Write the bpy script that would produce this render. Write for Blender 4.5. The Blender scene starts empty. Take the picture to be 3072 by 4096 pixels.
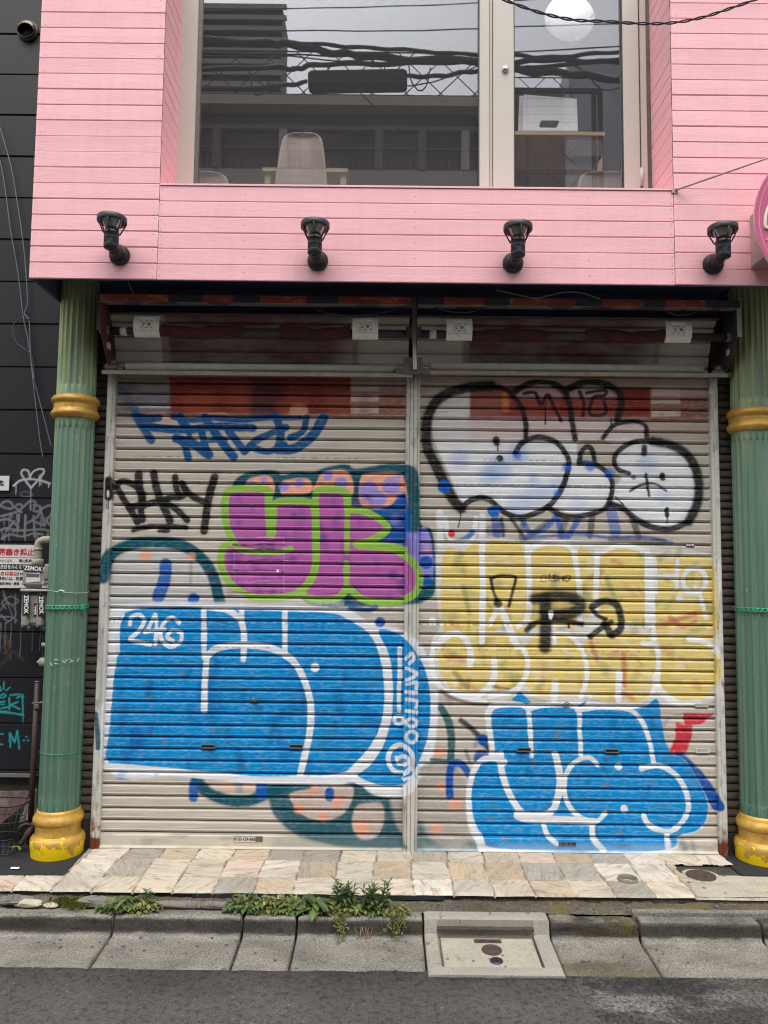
import bpy, math, random
import numpy as np
from mathutils import Vector, Matrix, Euler
random.seed(7); RNG = np.random.default_rng(7)
sc = bpy.context.scene
COL = sc.collection
PI = math.pi
R = math.radians

# ------------------------------------------------------------------ camera
F = 3076.0
PITCH, ROLL = R(4.4), R(0.6)
CAM = Vector((0.0, -4.0, 1.404))
CM = (Matrix.Rotation(PI / 2 + PITCH, 3, 'X') @ Matrix.Rotation(ROLL, 3, 'Z'))
cd = bpy.data.cameras.new('camera'); cam = bpy.data.objects.new('camera', cd); COL.objects.link(cam)
cam.matrix_world = Matrix.Translation(CAM) @ CM.to_4x4()
cd.sensor_fit = 'VERTICAL'; cd.sensor_height = 24.0; cd.lens = F / 4096 * 24.0
cd.clip_start = 0.05; cd.clip_end = 400
sc.camera = cam


def ray(px, py):
    return CM @ Vector(((px - 1536) / F, -(py - 2048) / F, -1.0))


def P(px, py, Y=None, Z=None):
    """survey helper: where the sight line of a measured photo point meets a wall plane Y or a floor plane Z"""
    d = ray(px, py)
    t = (Y - CAM.y) / d.y if Y is not None else (Z - CAM.z) / d.z
    return CAM + d * t


PANE_Y = -0.11


def RP(px, py, Y):
    """same for something across the street seen mirrored in the window"""
    d = ray(px, py)
    t = (PANE_Y - CAM.y) / d.y
    q = CAM + d * t
    s = (PANE_Y - Y) / d.y
    return Vector((q.x + d.x * s, Y, q.z + d.z * s))


def lin(c):
    return tuple(((v / 255) / 12.92 if v / 255 <= 0.04045 else ((v / 255 + 0.055) / 1.055) ** 2.4) for v in c)


# ------------------------------------------------------------------ object bookkeeping
def tag(o, label=None, cat=None, group=None, kind=None):
    if label: o['label'] = label
    if cat: o['category'] = cat
    if group: o['group'] = group
    if kind: o['kind'] = kind
    return o


def thing(name, label, cat, loc=(0, 0, 0), group=None, rotz=0.0):
    o = bpy.data.objects.new(name, None); COL.objects.link(o)
    o.empty_display_size = 0.1
    o.location = loc; o.rotation_euler = (0, 0, rotz)
    return tag(o, label, cat, group)


def par(o, parent):
    o.parent = parent
    if parent.type == 'EMPTY':      # shapes are modelled in world coordinates
        o.matrix_parent_inverse = Matrix.Translation(-Vector(parent.location))


def kids(o):
    return [c for c in bpy.data.objects if c.parent == o]


def copy_tree(o, parent=None):
    c = o.copy(); COL.objects.link(c)
    if parent: c.parent = parent
    for ch in kids(o):
        copy_tree(ch, c)
    return c


class MB:
    """collects shapes and links them as one mesh object"""
    def __init__(s):
        s.v = []; s.f = []; s.sm = []

    def add(s, vs, fs, smooth=False):
        n = len(s.v); s.v += [tuple(v) for v in vs]
        s.f += [tuple(i + n for i in f) for f in fs]; s.sm += [smooth] * len(fs)
        return s

    def box(s, x0, x1, y0, y1, z0, z1, b=0.0, M=None):
        if x0 > x1: x0, x1 = x1, x0
        if y0 > y1: y0, y1 = y1, y0
        if z0 > z1: z0, z1 = z1, z0
        if b <= 0:
            vs = [(x, y, z) for z in (z0, z1) for y in (y0, y1) for x in (x0, x1)]
            fs = [(0, 2, 3, 1), (4, 5, 7, 6), (0, 1, 5, 4), (2, 6, 7, 3), (0, 4, 6, 2), (1, 3, 7, 5)]
        else:
            b = min(b, (x1 - x0) * .49, (y1 - y0) * .49, (z1 - z0) * .49)
            def ringp(z, i):
                return [(x0 + i + b, y0 + i, z), (x1 - i - b, y0 + i, z), (x1 - i, y0 + i + b, z), (x1 - i, y1 - i - b, z),
                        (x1 - i - b, y1 - i, z), (x0 + i + b, y1 - i, z), (x0 + i, y1 - i - b, z), (x0 + i, y0 + i + b, z)]
            vs = []
            for z, i in ((z0, b * .7), (z0 + b, 0), (z1 - b, 0), (z1, b * .7)):
                vs += ringp(z, i)
            fs = [tuple(range(7, -1, -1)), tuple(range(24, 32))]
            for r in range(3):
                for k in range(8):
                    fs.append((r * 8 + k, r * 8 + (k + 1) % 8, r * 8 + 8 + (k + 1) % 8, r * 8 + 8 + k))
        if M is not None: vs = [M @ Vector(v) for v in vs]
        return s.add(vs, fs)

    def tube(s, pts, r, n=8, cap=True, smooth=True):
        pts = [Vector(p) for p in pts]
        rs = r if isinstance(r, (list, tuple)) else [r] * len(pts)
        vs = []; fs = []
        up = None
        for i, p in enumerate(pts):
            a = pts[max(i - 1, 0)]; b = pts[min(i + 1, len(pts) - 1)]
            t = (b - a).normalized()
            if up is None:
                up = Vector((0, 0, 1)) if abs(t.z) < .9 else Vector((1, 0, 0))
            x = t.cross(up)
            if x.length < 1e-5: x = t.cross(Vector((0.3, 1, 0.2)))
            x.normalize(); y = x.cross(t).normalized(); up = y
            for k in range(n):
                an = 2 * PI * k / n
                vs.append(p + (x * math.cos(an) + y * math.sin(an)) * rs[i])
        for i in range(len(pts) - 1):
            for k in range(n):
                fs.append((i * n + k, i * n + (k + 1) % n, (i + 1) * n + (k + 1) % n, (i + 1) * n + k))
        if cap:
            fs.append(tuple(range(n - 1, -1, -1))); fs.append(tuple((len(pts) - 1) * n + k for k in range(n)))
        return s.add(vs, fs, smooth)

    def lathe(s, prof, n=32, c=(0, 0, 0), axis='Z', cap=True, rfun=None):
        vs = []; fs = []
        c = Vector(c)
        for (r, h) in prof:
            for k in range(n):
                a = 2 * PI * k / n
                rr = rfun(r, h, a) if rfun else r
                q = (rr * math.cos(a), rr * math.sin(a), h)
                if axis == 'Y': q = (q[0], q[2], q[1])
                if axis == 'X': q = (q[2], q[0], q[1])
                vs.append(c + Vector(q))
        for i in range(len(prof) - 1):
            for k in range(n):
                fs.append((i * n + k, i * n + (k + 1) % n, (i + 1) * n + (k + 1) % n, (i + 1) * n + k))
        if cap:
            fs.append(tuple(range(n - 1, -1, -1))); fs.append(tuple((len(prof) - 1) * n + k for k in range(n)))
        return s.add(vs, fs, True)

    def prism(s, poly, d, M=None, smooth=False):
        """poly: list of 3-D points; extruded by vector d"""
        n = len(poly); d = Vector(d)
        vs = [Vector(p) for p in poly] + [Vector(p) + d for p in poly]
        if M is not None: vs = [M @ v for v in vs]
        fs = [tuple(range(n)), tuple(range(2 * n - 1, n - 1, -1))]
        fs += [(k, k + n, (k + 1) % n + n, (k + 1) % n) for k in range(n)]
        return s.add(vs, fs, smooth)

    def grid(s, rows, smooth=True, closed=False):
        h = len(rows); w = len(rows[0]); vs = [p for r in rows for p in r]; fs = []
        for i in range(h - 1):
            for j in range(w if closed else w - 1):
                k = (j + 1) % w
                fs.append((i * w + j, i * w + k, (i + 1) * w + k, (i + 1) * w + j))
        return s.add(vs, fs, smooth)

    def build(s, name, mat, parent=None, label=None, fix=True):
        me = bpy.data.meshes.new(name)
        me.from_pydata(s.v, [], s.f); me.update()
        me.polygons.foreach_set('use_smooth', s.sm)
        if fix:
            import bmesh
            b = bmesh.new(); b.from_mesh(me); bmesh.ops.recalc_face_normals(b, faces=b.faces); b.to_mesh(me); b.free()
        if mat: me.materials.append(mat)
        o = bpy.data.objects.new(name, me); COL.objects.link(o)
        if parent: par(o, parent)
        if label: o['label'] = label
        return o


def np_grid(name, V, nr, nc, mat, parent=None, cols=None, keep=None, smooth=True, attrs=None, label=None):
    """dense regular sheet from an (nr*nc,3) array; cols = linear rgb per vertex"""
    me = bpy.data.meshes.new(name)
    i = np.arange(nr * nc).reshape(nr, nc)
    q = np.stack([i[:-1, :-1], i[:-1, 1:], i[1:, 1:], i[1:, :-1]], -1).reshape(-1, 4)
    if keep is not None: q = q[keep.reshape(-1)]
    me.vertices.add(nr * nc); me.vertices.foreach_set('co', V.astype(np.float32).ravel())
    me.loops.add(q.size); me.loops.foreach_set('vertex_index', q.astype(np.int32).ravel())
    me.polygons.add(len(q)); me.polygons.foreach_set('loop_start', np.arange(0, q.size, 4, dtype=np.int32))
    me.polygons.foreach_set('loop_total', np.full(len(q), 4, np.int32))
    me.update(calc_edges=True)
    me.polygons.foreach_set('use_smooth', np.full(len(q), smooth))
    if cols is not None:
        a = me.color_attributes.new('col', 'FLOAT_COLOR', 'POINT')
        c4 = np.ones((nr * nc, 4), np.float32); c4[:, :cols.shape[1]] = cols
        a.data.foreach_set('color', c4.ravel())
    for k, val in (attrs or {}).items():
        a = me.attributes.new(k, 'FLOAT_VECTOR', 'POINT'); a.data.foreach_set('vector', val.astype(np.float32).ravel())
    if mat: me.materials.append(mat)
    o = bpy.data.objects.new(name, me); COL.objects.link(o)
    if parent: par(o, parent)
    if label: o['label'] = label
    return o


def spline(pts, n=8, closed=False):
    p = [np.array(q, float) for q in pts]
    if len(p) < 3: return np.array(p)
    out = []
    m = len(p)
    for i in range(m if closed else m - 1):
        if closed: a, b, c, d = p[(i - 1) % m], p[i], p[(i + 1) % m], p[(i + 2) % m]
        else: a, b, c, d = p[max(i - 1, 0)], p[i], p[i + 1], p[min(i + 2, m - 1)]
        for k in range(n):
            t = k / n
            out.append(.5 * (2 * b + (c - a) * t + (2 * a - 5 * b + 4 * c - d) * t * t + (3 * b - a - 3 * c + d) * t ** 3))
    if not closed: out.append(p[-1])
    return np.array(out)


def sp3(pts, n=8):
    return [Vector(q) for q in spline([tuple(p) for p in pts], n)]


def hashn(ix, iy, seed):
    h = (ix.astype(np.int64) * 374761393 + iy.astype(np.int64) * 668265263 + seed * 974711) & 0x7fffffff
    h = ((h ^ (h >> 13)) * 1274126177) & 0x7fffffff
    return ((h ^ (h >> 16)) & 0xffff) / 65535.0


def vnoise(x, y, seed=0):
    ix = np.floor(x); iy = np.floor(y); fx = x - ix; fy = y - iy
    fx = fx * fx * (3 - 2 * fx); fy = fy * fy * (3 - 2 * fy)
    a = hashn(ix, iy, seed); b = hashn(ix + 1, iy, seed); c = hashn(ix, iy + 1, seed); d = hashn(ix + 1, iy + 1, seed)
    return (a * (1 - fx) + b * fx) * (1 - fy) + (c * (1 - fx) + d * fx) * fy


def fbm(x, y, seed=0, o=4):
    s = 0; a = .5; t = 0
    for k in range(o):
        s = s + a * vnoise(x * 2 ** k, y * 2 ** k, seed + k * 17); t += a; a *= .5
    return s / t


def sstep(a, b, x):
    t = np.clip((x - a) / (b - a), 0, 1)
    return t * t * (3 - 2 * t)


# ------------------------------------------------------------------ materials
def nodes(name):
    m = bpy.data.materials.new(name); m.use_nodes = True
    nt = m.node_tree; nt.nodes.clear()
    out = nt.nodes.new('ShaderNodeOutputMaterial')
    return m, nt, out


def nd(nt, t, **kw):
    n = nt.nodes.new(t)
    for k, v in kw.items():
        if k.startswith('i_'):
            key = k[2:]; key = int(key) if key.isdigit() else key.replace('_', ' ')
            n.inputs[key].default_value = v
        else: setattr(n, k, v)
    return n


def noise(nt, scale, detail=4, rough=.6, stretch=None, vec=None):
    n = nd(nt, 'ShaderNodeTexNoise', i_Scale=scale, i_Detail=detail, i_Roughness=rough)
    if vec is None:
        vec = nd(nt, 'ShaderNodeTexCoord').outputs['Object']
    if stretch:
        mp = nd(nt, 'ShaderNodeMapping'); mp.inputs['Scale'].default_value = stretch
        nt.links.new(vec, mp.inputs['Vector']); vec = mp.outputs['Vector']
    nt.links.new(vec, n.inputs['Vector'])
    return n.outputs['Fac']


def ramp(nt, fac, stops, interp='LINEAR'):
    r = nd(nt, 'ShaderNodeValToRGB'); cr = r.color_ramp; cr.interpolation = interp
    while len(cr.elements) < len(stops): cr.elements.new(.5)
    for e, (p, c) in zip(cr.elements, stops):
        e.position = p; e.color = (c, c, c, 1) if isinstance(c, (int, float)) else (*c, 1)
    nt.links.new(fac, r.inputs['Fac'])
    return r.outputs['Color']


def mix(nt, fac, a, b, mode='MIX'):
    m = nd(nt, 'ShaderNodeMix', data_type='RGBA', blend_type=mode)
    for sock, v in ((m.inputs[0], fac), (m.inputs[6], a), (m.inputs[7], b)):
        if isinstance(v, (int, float)): sock.default_value = v
        elif isinstance(v, tuple): sock.default_value = (*v, 1)
        else: nt.links.new(v, sock)
    return m.outputs[2]


def bsdf(nt, out, col, rough=.6, metal=0, bumph=None, bstr=.3, bdist=.003, spec=.5):
    b = nd(nt, 'ShaderNodeBsdfPrincipled')
    b.inputs['Specular IOR Level'].default_value = spec
    for k, v in (('Base Color', col), ('Roughness', rough), ('Metallic', metal)):
        if isinstance(v, (int, float)): b.inputs[k].default_value = v
        elif isinstance(v, tuple): b.inputs[k].default_value = (*v, 1)
        else: nt.links.new(v, b.inputs[k])
    if bumph is not None:
        bp = nd(nt, 'ShaderNodeBump', i_Strength=bstr, i_Distance=bdist)
        nt.links.new(bumph, bp.inputs['Height']); nt.links.new(bp.outputs['Normal'], b.inputs['Normal'])
    nt.links.new(b.outputs[0], out.inputs['Surface'])
    return b


def attr(nt, name='col'):
    return nd(nt, 'ShaderNodeAttribute', attribute_name=name)


def mat(name, col, rough=.6, metal=0, var=.25, vs=9, bump=.15, bs=90, stretch=None, dirt=0, dirtcol=(40, 34, 28), use_attr=False, spec=.5):
    m, nt, out = nodes(name)
    base = attr(nt).outputs['Color'] if use_attr else lin(col)
    n1 = noise(nt, vs, 5, .65, stretch)
    f = ramp(nt, n1, [(.25, 1 - var), (.75, 1 + 0.0 * var)])
    c = mix(nt, 1.0, base, f, 'MULTIPLY')
    if dirt:
        n2 = noise(nt, vs * 2.3, 6, .7, stretch)
        c = mix(nt, ramp(nt, n2, [(.55 - dirt * .3, 0), (.8, min(1, dirt * 1.5))]), c, lin(dirtcol))
    nb = noise(nt, bs, 3, .6, stretch)
    bsdf(nt, out, c, rough, metal, nb, bump, .004, spec)
    return m


MAT = {}
def mk(key, *a, **k):
    MAT[key] = mat(key, *a, **k); return MAT[key]


mk('black_metal', (42, 45, 52), .45, 0, .15, 20, .05)
mk('black_plastic', (26, 27, 30), .5, 0, .15, 20, .05)
mk('dark_steel', (76, 70, 72), .55, .2, .35, 14, .15, dirt=.25, dirtcol=(70, 40, 28))
mk('rust_red', (104, 60, 56), .75, 0, .45, 16, .3, dirt=.3, dirtcol=(50, 30, 26))
mk('rust_orange', (166, 162, 146), .6, 0, .3, 9, .2, dirt=.55, dirtcol=(146, 96, 58))
mk('deep_rust', (110, 62, 44), .8, 0, .4, 25, .3)
mk('grey_steel', (120, 116, 112), .5, .3, .35, 25, .15, dirt=.35, dirtcol=(60, 50, 44))
mk('cream_plate', (250, 245, 232), .5, 0, .12, 30, .06, dirt=.22, dirtcol=(110, 95, 80))
mk('lintel_paint', (178, 182, 170), .5, 0, .2, 14, .08, dirt=.25, dirtcol=(90, 80, 66))
mk('bare_paint', (176, 174, 164), .5, 0, .15, 20, .08, dirt=.15)
mk('frame_beige', (196, 190, 180), .42, 0, .06, 6, .03)
mk('gasket', (60, 58, 56), .6)
mk('chrome', (205, 205, 205), .22, .9, .05)
mk('navy_inside', (88, 94, 122), .7, 0, .3, 6, .1)
mk('silver_glass', (176, 174, 168), .2, .6, .2, 12, .05)
mk('brown_conduit', (62, 44, 38), .6, 0, .25, 16)
mk('pipe_beige', (172, 164, 148), .55, 0, .25, 18, .1, dirt=.25)
mk('meter_grey', (158, 154, 146), .5, 0, .25, 18, .1, dirt=.3)
mk('white_print', (225, 225, 222), .6, 0, .06)
mk('black_print', (20, 20, 22), .6, 0, .1)
mk('red_print', (190, 40, 62), .6, 0, .08)
mk('grey_print', (120, 118, 116), .6)
mk('sign_white', (214, 210, 204), .55, 0, .1, 10, .03, dirt=.12)
mk('strap_green', (52, 160, 110), .5, 0, .15, 30)
mk('twine_white', (190, 205, 198), .7)
mk('cable_grey', (122, 128, 134), .6)
mk('cable_black', (44, 44, 48), .6)
mk('cable_dark_grey', (72, 72, 76), .6)
mk('rust_cover', (80, 64, 56), .75, 0, .35, 40, .3, dirt=.3)
mk('pvc_grey', (128, 124, 112), .6, 0, .2, 20)
mk('stone', (196, 186, 164), .8, 0, .4, 16, .5, 50)
mk('concrete_chunk', (130, 124, 116), .9, 0, .4, 20, .5, 70)
mk('wood', (196, 168, 128), .5, 0, .2, 12, .05, stretch=(1, 8, 8))
mk('chair_shell', (172, 154, 142), .4, 0, .05)
mk('chair_dark', (40, 36, 36), .5)
mk('wall_inside', (96, 98, 106), .9, 0, .2, 2, .05)
mk('floor_inside', (90, 80, 70), .6, 0, .2, 4)
mk('paper', (250, 250, 251), .8, 0, .03)
mk('tape_grey', (170, 170, 172), .6)
mk('board_blue', (96, 120, 150), .6)
mk('brown_box', (84, 70, 62), .6)
mk('sign_face', (196, 90, 128), .45, 0, .06, 6, .02)
mk('sign_rim', (238, 180, 200), .45)
mk('sign_side', (186, 160, 156), .6, 0, .15, 10)
mk('sign_cream', (240, 232, 214), .5)
mk('rod', (190, 160, 170), .4, .3)
mk('opp_wall', (214, 218, 226), .8, 0, .2, .6)
mk('opp_dark', (58, 58, 60), .7, 0, .3, 1.2)
mk('opp_slab', (206, 200, 190), .8, 0, .2, .8)
mk('opp_shade', (124, 120, 116), .8, 0, .2, .8)
mk('opp_awning', (226, 212, 190), .8, 0, .2, 1)
mk('leaf_new', (120, 158, 72), .5)
mk('wire_dark', (48, 48, 54), .5, .3)
mk('rubber_mat', (34, 36, 40), .75, 0, .3, 8, .2, 60, dirt=.15, dirtcol=(70, 70, 70))
mk('lock_steel', (150, 148, 144), .35, .6, .2, 40)


# painted, dirty sheet metal: colour attribute over everything, rubbed and streaked
def mat_shutter():
    m, nt, out = nodes('shutter_paint')
    c = attr(nt).outputs['Color']
    n1 = noise(nt, 7, 5, .65, (1, 1, 9))
    c = mix(nt, 1.0, c, ramp(nt, n1, [(.3, .86), (.7, 1.0)]), 'MULTIPLY')
    n2 = noise(nt, 26, 4, .7, (6, 1, .8))
    c = mix(nt, ramp(nt, n2, [(.58, 0), (.78, .12)]), c, lin((92, 84, 76)))
    n3 = noise(nt, 60, 4, .7, (1, 1, 6))
    c = mix(nt, ramp(nt, n3, [(.66, 0), (.72, .12)]), c, lin((205, 200, 190)))
    bsdf(nt, out, c, .42, 0, noise(nt, 240, 2), .08, .002, .25)
    return m


def mat_attr(name, rough=.6, bump=.1, bs=120, n=.12):
    return mat(name, None, rough, 0, n, 12, bump, bs, use_attr=True)


MAT['shutter_paint'] = mat_shutter()
MAT['attr_plain'] = mat_attr('attr_plain', .55)
MAT['wall_navy'] = mat_attr('wall_navy', .5, .12, 60, .2)


def mat_pink():
    m, nt, out = nodes('pink_board_paint')
    base = lin((252, 193, 200))
    c = mix(nt, 1.0, base, ramp(nt, noise(nt, 2.2, 4, .6, (1, 1, 4)), [(.3, .93), (.7, 1.0)]), 'MULTIPLY')
    c = mix(nt, 1.0, c, ramp(nt, noise(nt, 14, 5, .7, (2.2, 1, .12)), [(.35, .955), (.62, 1.0)]), 'MULTIPLY')
    c = mix(nt, ramp(nt, noise(nt, 26, 6, .75), [(.66, 0), (.76, .12)]), c, lin((190, 150, 140)))
    grain = noise(nt, 10, 7, .78, (1.0, 1, 8))
    flake = ramp(nt, grain, [(.50, 0), (.56, .55), (.60, .6), (.64, 1)])
    fine = noise(nt, 90, 3, .6, (1, 1, 5))
    h = mix(nt, .3, flake, fine)
    bsdf(nt, out, c, .5, 0, h, .30, .0022, .35)
    return m


MAT['pink'] = mat_pink()


def mat_column():
    m, nt, out = nodes('column_paint')
    c = attr(nt).outputs['Color']
    c = mix(nt, 1.0, c, ramp(nt, noise(nt, 6, 5, .65, (2, 2, .4)), [(.3, .82), (.7, 1.0)]), 'MULTIPLY')
    chip = ramp(nt, noise(nt, 38, 5, .7, (1, 1, .6)), [(.66, 0), (.69, .7)], 'LINEAR')
    c = mix(nt, chip, c, lin((188, 200, 180)))
    dk = ramp(nt, noise(nt, 30, 5, .75, (1, 1, .35)), [(.66, 0), (.72, .6)])
    c = mix(nt, dk, c, lin((52, 66, 50)))
    bsdf(nt, out, c, .5, 0, noise(nt, 70, 4), .12, .003)
    return m


def mat_gold():
    m, nt, out = nodes('chipped_gold_paint')
    g = mix(nt, ramp(nt, noise(nt, 16, 5, .7), [(.35, 0), (.7, 1)]), lin((172, 130, 56)), lin((218, 174, 78)))
    tc = nd(nt, 'ShaderNodeTexCoord'); sx = nd(nt, 'ShaderNodeSeparateXYZ'); nt.links.new(tc.outputs['Object'], sx.inputs[0])
    n = noise(nt, 17, 5, .65)
    mr = nd(nt, 'ShaderNodeMapRange'); nt.links.new(sx.outputs['Z'], mr.inputs[0])
    mr.inputs[1].default_value = -.045; mr.inputs[2].default_value = .14; mr.inputs[3].default_value = .30; mr.inputs[4].default_value = -.16
    ad = nd(nt, 'ShaderNodeMath', operation='ADD'); nt.links.new(n, ad.inputs[0]); nt.links.new(mr.outputs[0], ad.inputs[1])
    ye = ramp(nt, ad.outputs[0], [(.575, 0), (.585, 1)])
    c = mix(nt, ye, g, lin((236, 200, 10)))
    bl = ramp(nt, noise(nt, 24, 5, .7), [(.68, 0), (.695, 1)])
    c = mix(nt, bl, c, lin((84, 70, 56)))
    inv = nd(nt, 'ShaderNodeMath', operation='SUBTRACT'); inv.inputs[0].default_value = .16; nt.links.new(ye, inv.inputs[1]); inv.use_clamp = True
    bsdf(nt, out, c, .44, inv.outputs[0], noise(nt, 50, 4), .15, .003)
    return m


MAT['column'] = mat_column(); MAT['gold'] = mat_gold()


def mat_asphalt(name, c0, c1, wet=False, sc_=170):
    m, nt, out = nodes(name)
    sp = noise(nt, sc_, 4, .8)
    c = mix(nt, ramp(nt, sp, [(.35, 0), (.68, 1)]), lin(c0), lin(c1))
    c = mix(nt, 1.0, c, ramp(nt, noise(nt, 2.5, 5, .6), [(.3, .74), (.7, 1.08)]), 'MULTIPLY')
    c = mix(nt, 1.0, c, ramp(nt, noise(nt, 42, 4, .7), [(.36, .45), (.52, 1.0)]), 'MULTIPLY')
    vo = nd(nt, 'ShaderNodeTexVoronoi', i_Scale=150.0); tc = nd(nt, 'ShaderNodeTexCoord')
    nt.links.new(tc.outputs['Object'], vo.inputs['Vector'])
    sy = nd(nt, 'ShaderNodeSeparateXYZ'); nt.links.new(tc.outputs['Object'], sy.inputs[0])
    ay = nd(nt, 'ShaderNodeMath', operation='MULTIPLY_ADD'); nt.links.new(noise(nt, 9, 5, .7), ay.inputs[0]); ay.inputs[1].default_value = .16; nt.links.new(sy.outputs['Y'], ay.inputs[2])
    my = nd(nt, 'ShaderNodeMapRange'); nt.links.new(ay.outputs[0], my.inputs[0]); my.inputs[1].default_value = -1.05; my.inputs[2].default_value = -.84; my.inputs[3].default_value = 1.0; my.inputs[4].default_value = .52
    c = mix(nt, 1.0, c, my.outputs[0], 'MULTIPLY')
    spk = ramp(nt, vo.outputs['Color'], [(.93, 0), (.97, .5)])
    c = mix(nt, spk, c, lin((150, 148, 146)))
    rough = .85
    if wet:
        w = ramp(nt, noise(nt, 3.2, 4, .6, (1, 2.2, 1)), [(.46, 0), (.6, 1)])
        c = mix(nt, w, c, mix(nt, 1.0, c, (.36, .36, .37), 'MULTIPLY'))
        rough = mix(nt, w, (.85,) * 3, (.5,) * 3)
    hb = mix(nt, .5, noise(nt, sc_ * .8, 3, .7), vo.outputs['Distance'])
    bsdf(nt, out, c, rough, 0, hb, .75, .006, .4)
    return m


MAT['asphalt'] = mat_asphalt('fresh_asphalt', (58, 55, 54), (112, 107, 104))
MAT['asphalt_old'] = mat_asphalt('coarse_old_asphalt', (58, 56, 54), (150, 145, 138), True, 75)


def mat_concrete(name, c0, c1, sc_=140, moss=0, stain=.6, rough=.88, use_attr=False):
    m, nt, out = nodes(name)
    sp = noise(nt, sc_, 4, .8)
    c = mix(nt, ramp(nt, sp, [(.33, 0), (.66, 1)]), lin(c0), lin(c1))
    st = ramp(nt, noise(nt, 4.5, 6, .65, (1, 2, 2)), [(.3, stain), (.62, 1.0)])
    c = mix(nt, 1.0, c, st, 'MULTIPLY')
    c = mix(nt, ramp(nt, noise(nt, 55, 4, .75), [(.60, 0), (.68, .5)]), c, lin((64, 60, 55)))
    spots = nd(nt, 'ShaderNodeTexVoronoi', i_Scale=9.0, i_Randomness=1.0); tc = nd(nt, 'ShaderNodeTexCoord')
    nt.links.new(tc.outputs['Object'], spots.inputs['Vector'])
    c = mix(nt, ramp(nt, spots.outputs['Distance'], [(.10, .55), (.125, 0)]), c, lin((62, 60, 57)))
    if use_attr: c = mix(nt, 1.0, c, attr(nt).outputs['Color'], 'MULTIPLY')
    if moss:
        g = ramp(nt, noise(nt, 7, 7, .72), [(.62 - moss * .35, 0), (.74 - moss * .25, .92)])
        c = mix(nt, g, c, mix(nt, noise(nt, 60, 3), lin((62, 60, 30)), lin((116, 106, 44))))
    bsdf(nt, out, c, rough, 0, mix(nt, .35, sp, noise(nt, 30, 5)), .4, .004, .3)
    return m


MAT['concrete'] = mat_concrete('kerb_concrete', (84, 79, 73), (158, 152, 142), 130)
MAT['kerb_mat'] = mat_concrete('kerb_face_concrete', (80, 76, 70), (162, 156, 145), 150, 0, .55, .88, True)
MAT['concrete_moss'] = mat_concrete('mossy_concrete', (84, 79, 70), (150, 144, 128), 130, .55)
MAT['concrete_smooth'] = mat_concrete('smooth_concrete', (138, 133, 124), (170, 165, 153), 150, 0, .82)
MAT['concrete_lid'] = mat_concrete('lid_concrete', (150, 145, 130), (184, 178, 162), 150, .05, .8)
MAT['concrete_pad'] = mat_concrete('pad_concrete', (158, 148, 132), (196, 186, 168), 120, .0, .7)
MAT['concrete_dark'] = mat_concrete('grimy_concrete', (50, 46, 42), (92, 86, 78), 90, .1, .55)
MAT['ledge'] = mat_concrete('dirty_ledge', (62, 57, 50), (118, 110, 98), 90, .3, .5)


def mat_tiles():
    m, nt, out = nodes('cleft_slate_tile')
    at = attr(nt, 'tuv').outputs['Vector']
    c = attr(nt).outputs['Color']
    n1 = noise(nt, 10, 6, .7, (1, 7, 1), at)
    c = mix(nt, ramp(nt, n1, [(.36, 0), (.5, .35), (.68, 0)]), c, lin((220, 208, 188)))
    c = mix(nt, ramp(nt, noise(nt, 9, 6, .72, (1, 4, 1), at), [(.5, 0), (.68, .75)]), c, lin((128, 108, 84)))
    n3 = noise(nt, 4, 4, .6, (1, 1.5, 1), at)
    c = mix(nt, ramp(nt, n3, [(.5, 0), (.75, .5)]), c, lin((150, 146, 138)))
    c = mix(nt, ramp(nt, noise(nt, 5, 4, .6, (1, 2, 1), at), [(.58, 0), (.75, .5)]), c, lin((206, 168, 120)))
    c = mix(nt, 1.0, c, ramp(nt, noise(nt, 100, 4, .7), [(.3, .84), (.7, 1.0)]), 'MULTIPLY')
    hb = mix(nt, .5, ramp(nt, n1, [(.3, 0), (.7, 1)], 'CONSTANT') , noise(nt, 14, 6, .7, (1, 5, 1), at))
    bsdf(nt, out, c, .72, 0, hb, .5, .004, .35)
    return m


MAT['tiles'] = mat_tiles()


def mat_glass():
    m, nt, out = nodes('grimed_hazed_glass')
    tr = nd(nt, 'ShaderNodeBsdfTransparent'); tr.inputs[0].default_value = (.97, .975, .98, 1)
    gl = nd(nt, 'ShaderNodeBsdfGlossy', i_Roughness=0.0); gl.inputs[0].default_value = (.93, .95, 1, 1)
    mx = nd(nt, 'ShaderNodeMixShader'); mx.inputs[0].default_value = .165
    nt.links.new(tr.outputs[0], mx.inputs[1]); nt.links.new(gl.outputs[0], mx.inputs[2])
    df = nd(nt, 'ShaderNodeBsdfDiffuse'); df.inputs[0].default_value = (.6, .6, .6, 1)
    st = ramp(nt, noise(nt, 60, 5, .7, (5, 1, .25)), [(.42, .030), (.8, .055)])  # dirt streaks over an even pale haze painted in to lift the darks
    m2 = nd(nt, 'ShaderNodeMixShader'); nt.links.new(st, m2.inputs[0]); nt.links.new(mx.outputs[0], m2.inputs[1]); nt.links.new(df.outputs[0], m2.inputs[2])
    nt.links.new(m2.outputs[0], out.inputs['Surface'])
    return m


MAT['glass'] = mat_glass()


def mat_leaf(name, c0, c1):
    m, nt, out = nodes(name)
    g = nd(nt, 'ShaderNodeNewGeometry')
    c = mix(nt, g.outputs['Random Per Island'], lin(c0), lin(c1))
    c = mix(nt, 1.0, c, ramp(nt, noise(nt, 60, 3), [(.3, .75), (.7, 1.0)]), 'MULTIPLY')
    b = bsdf(nt, out, c, .45)
    return m


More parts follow.
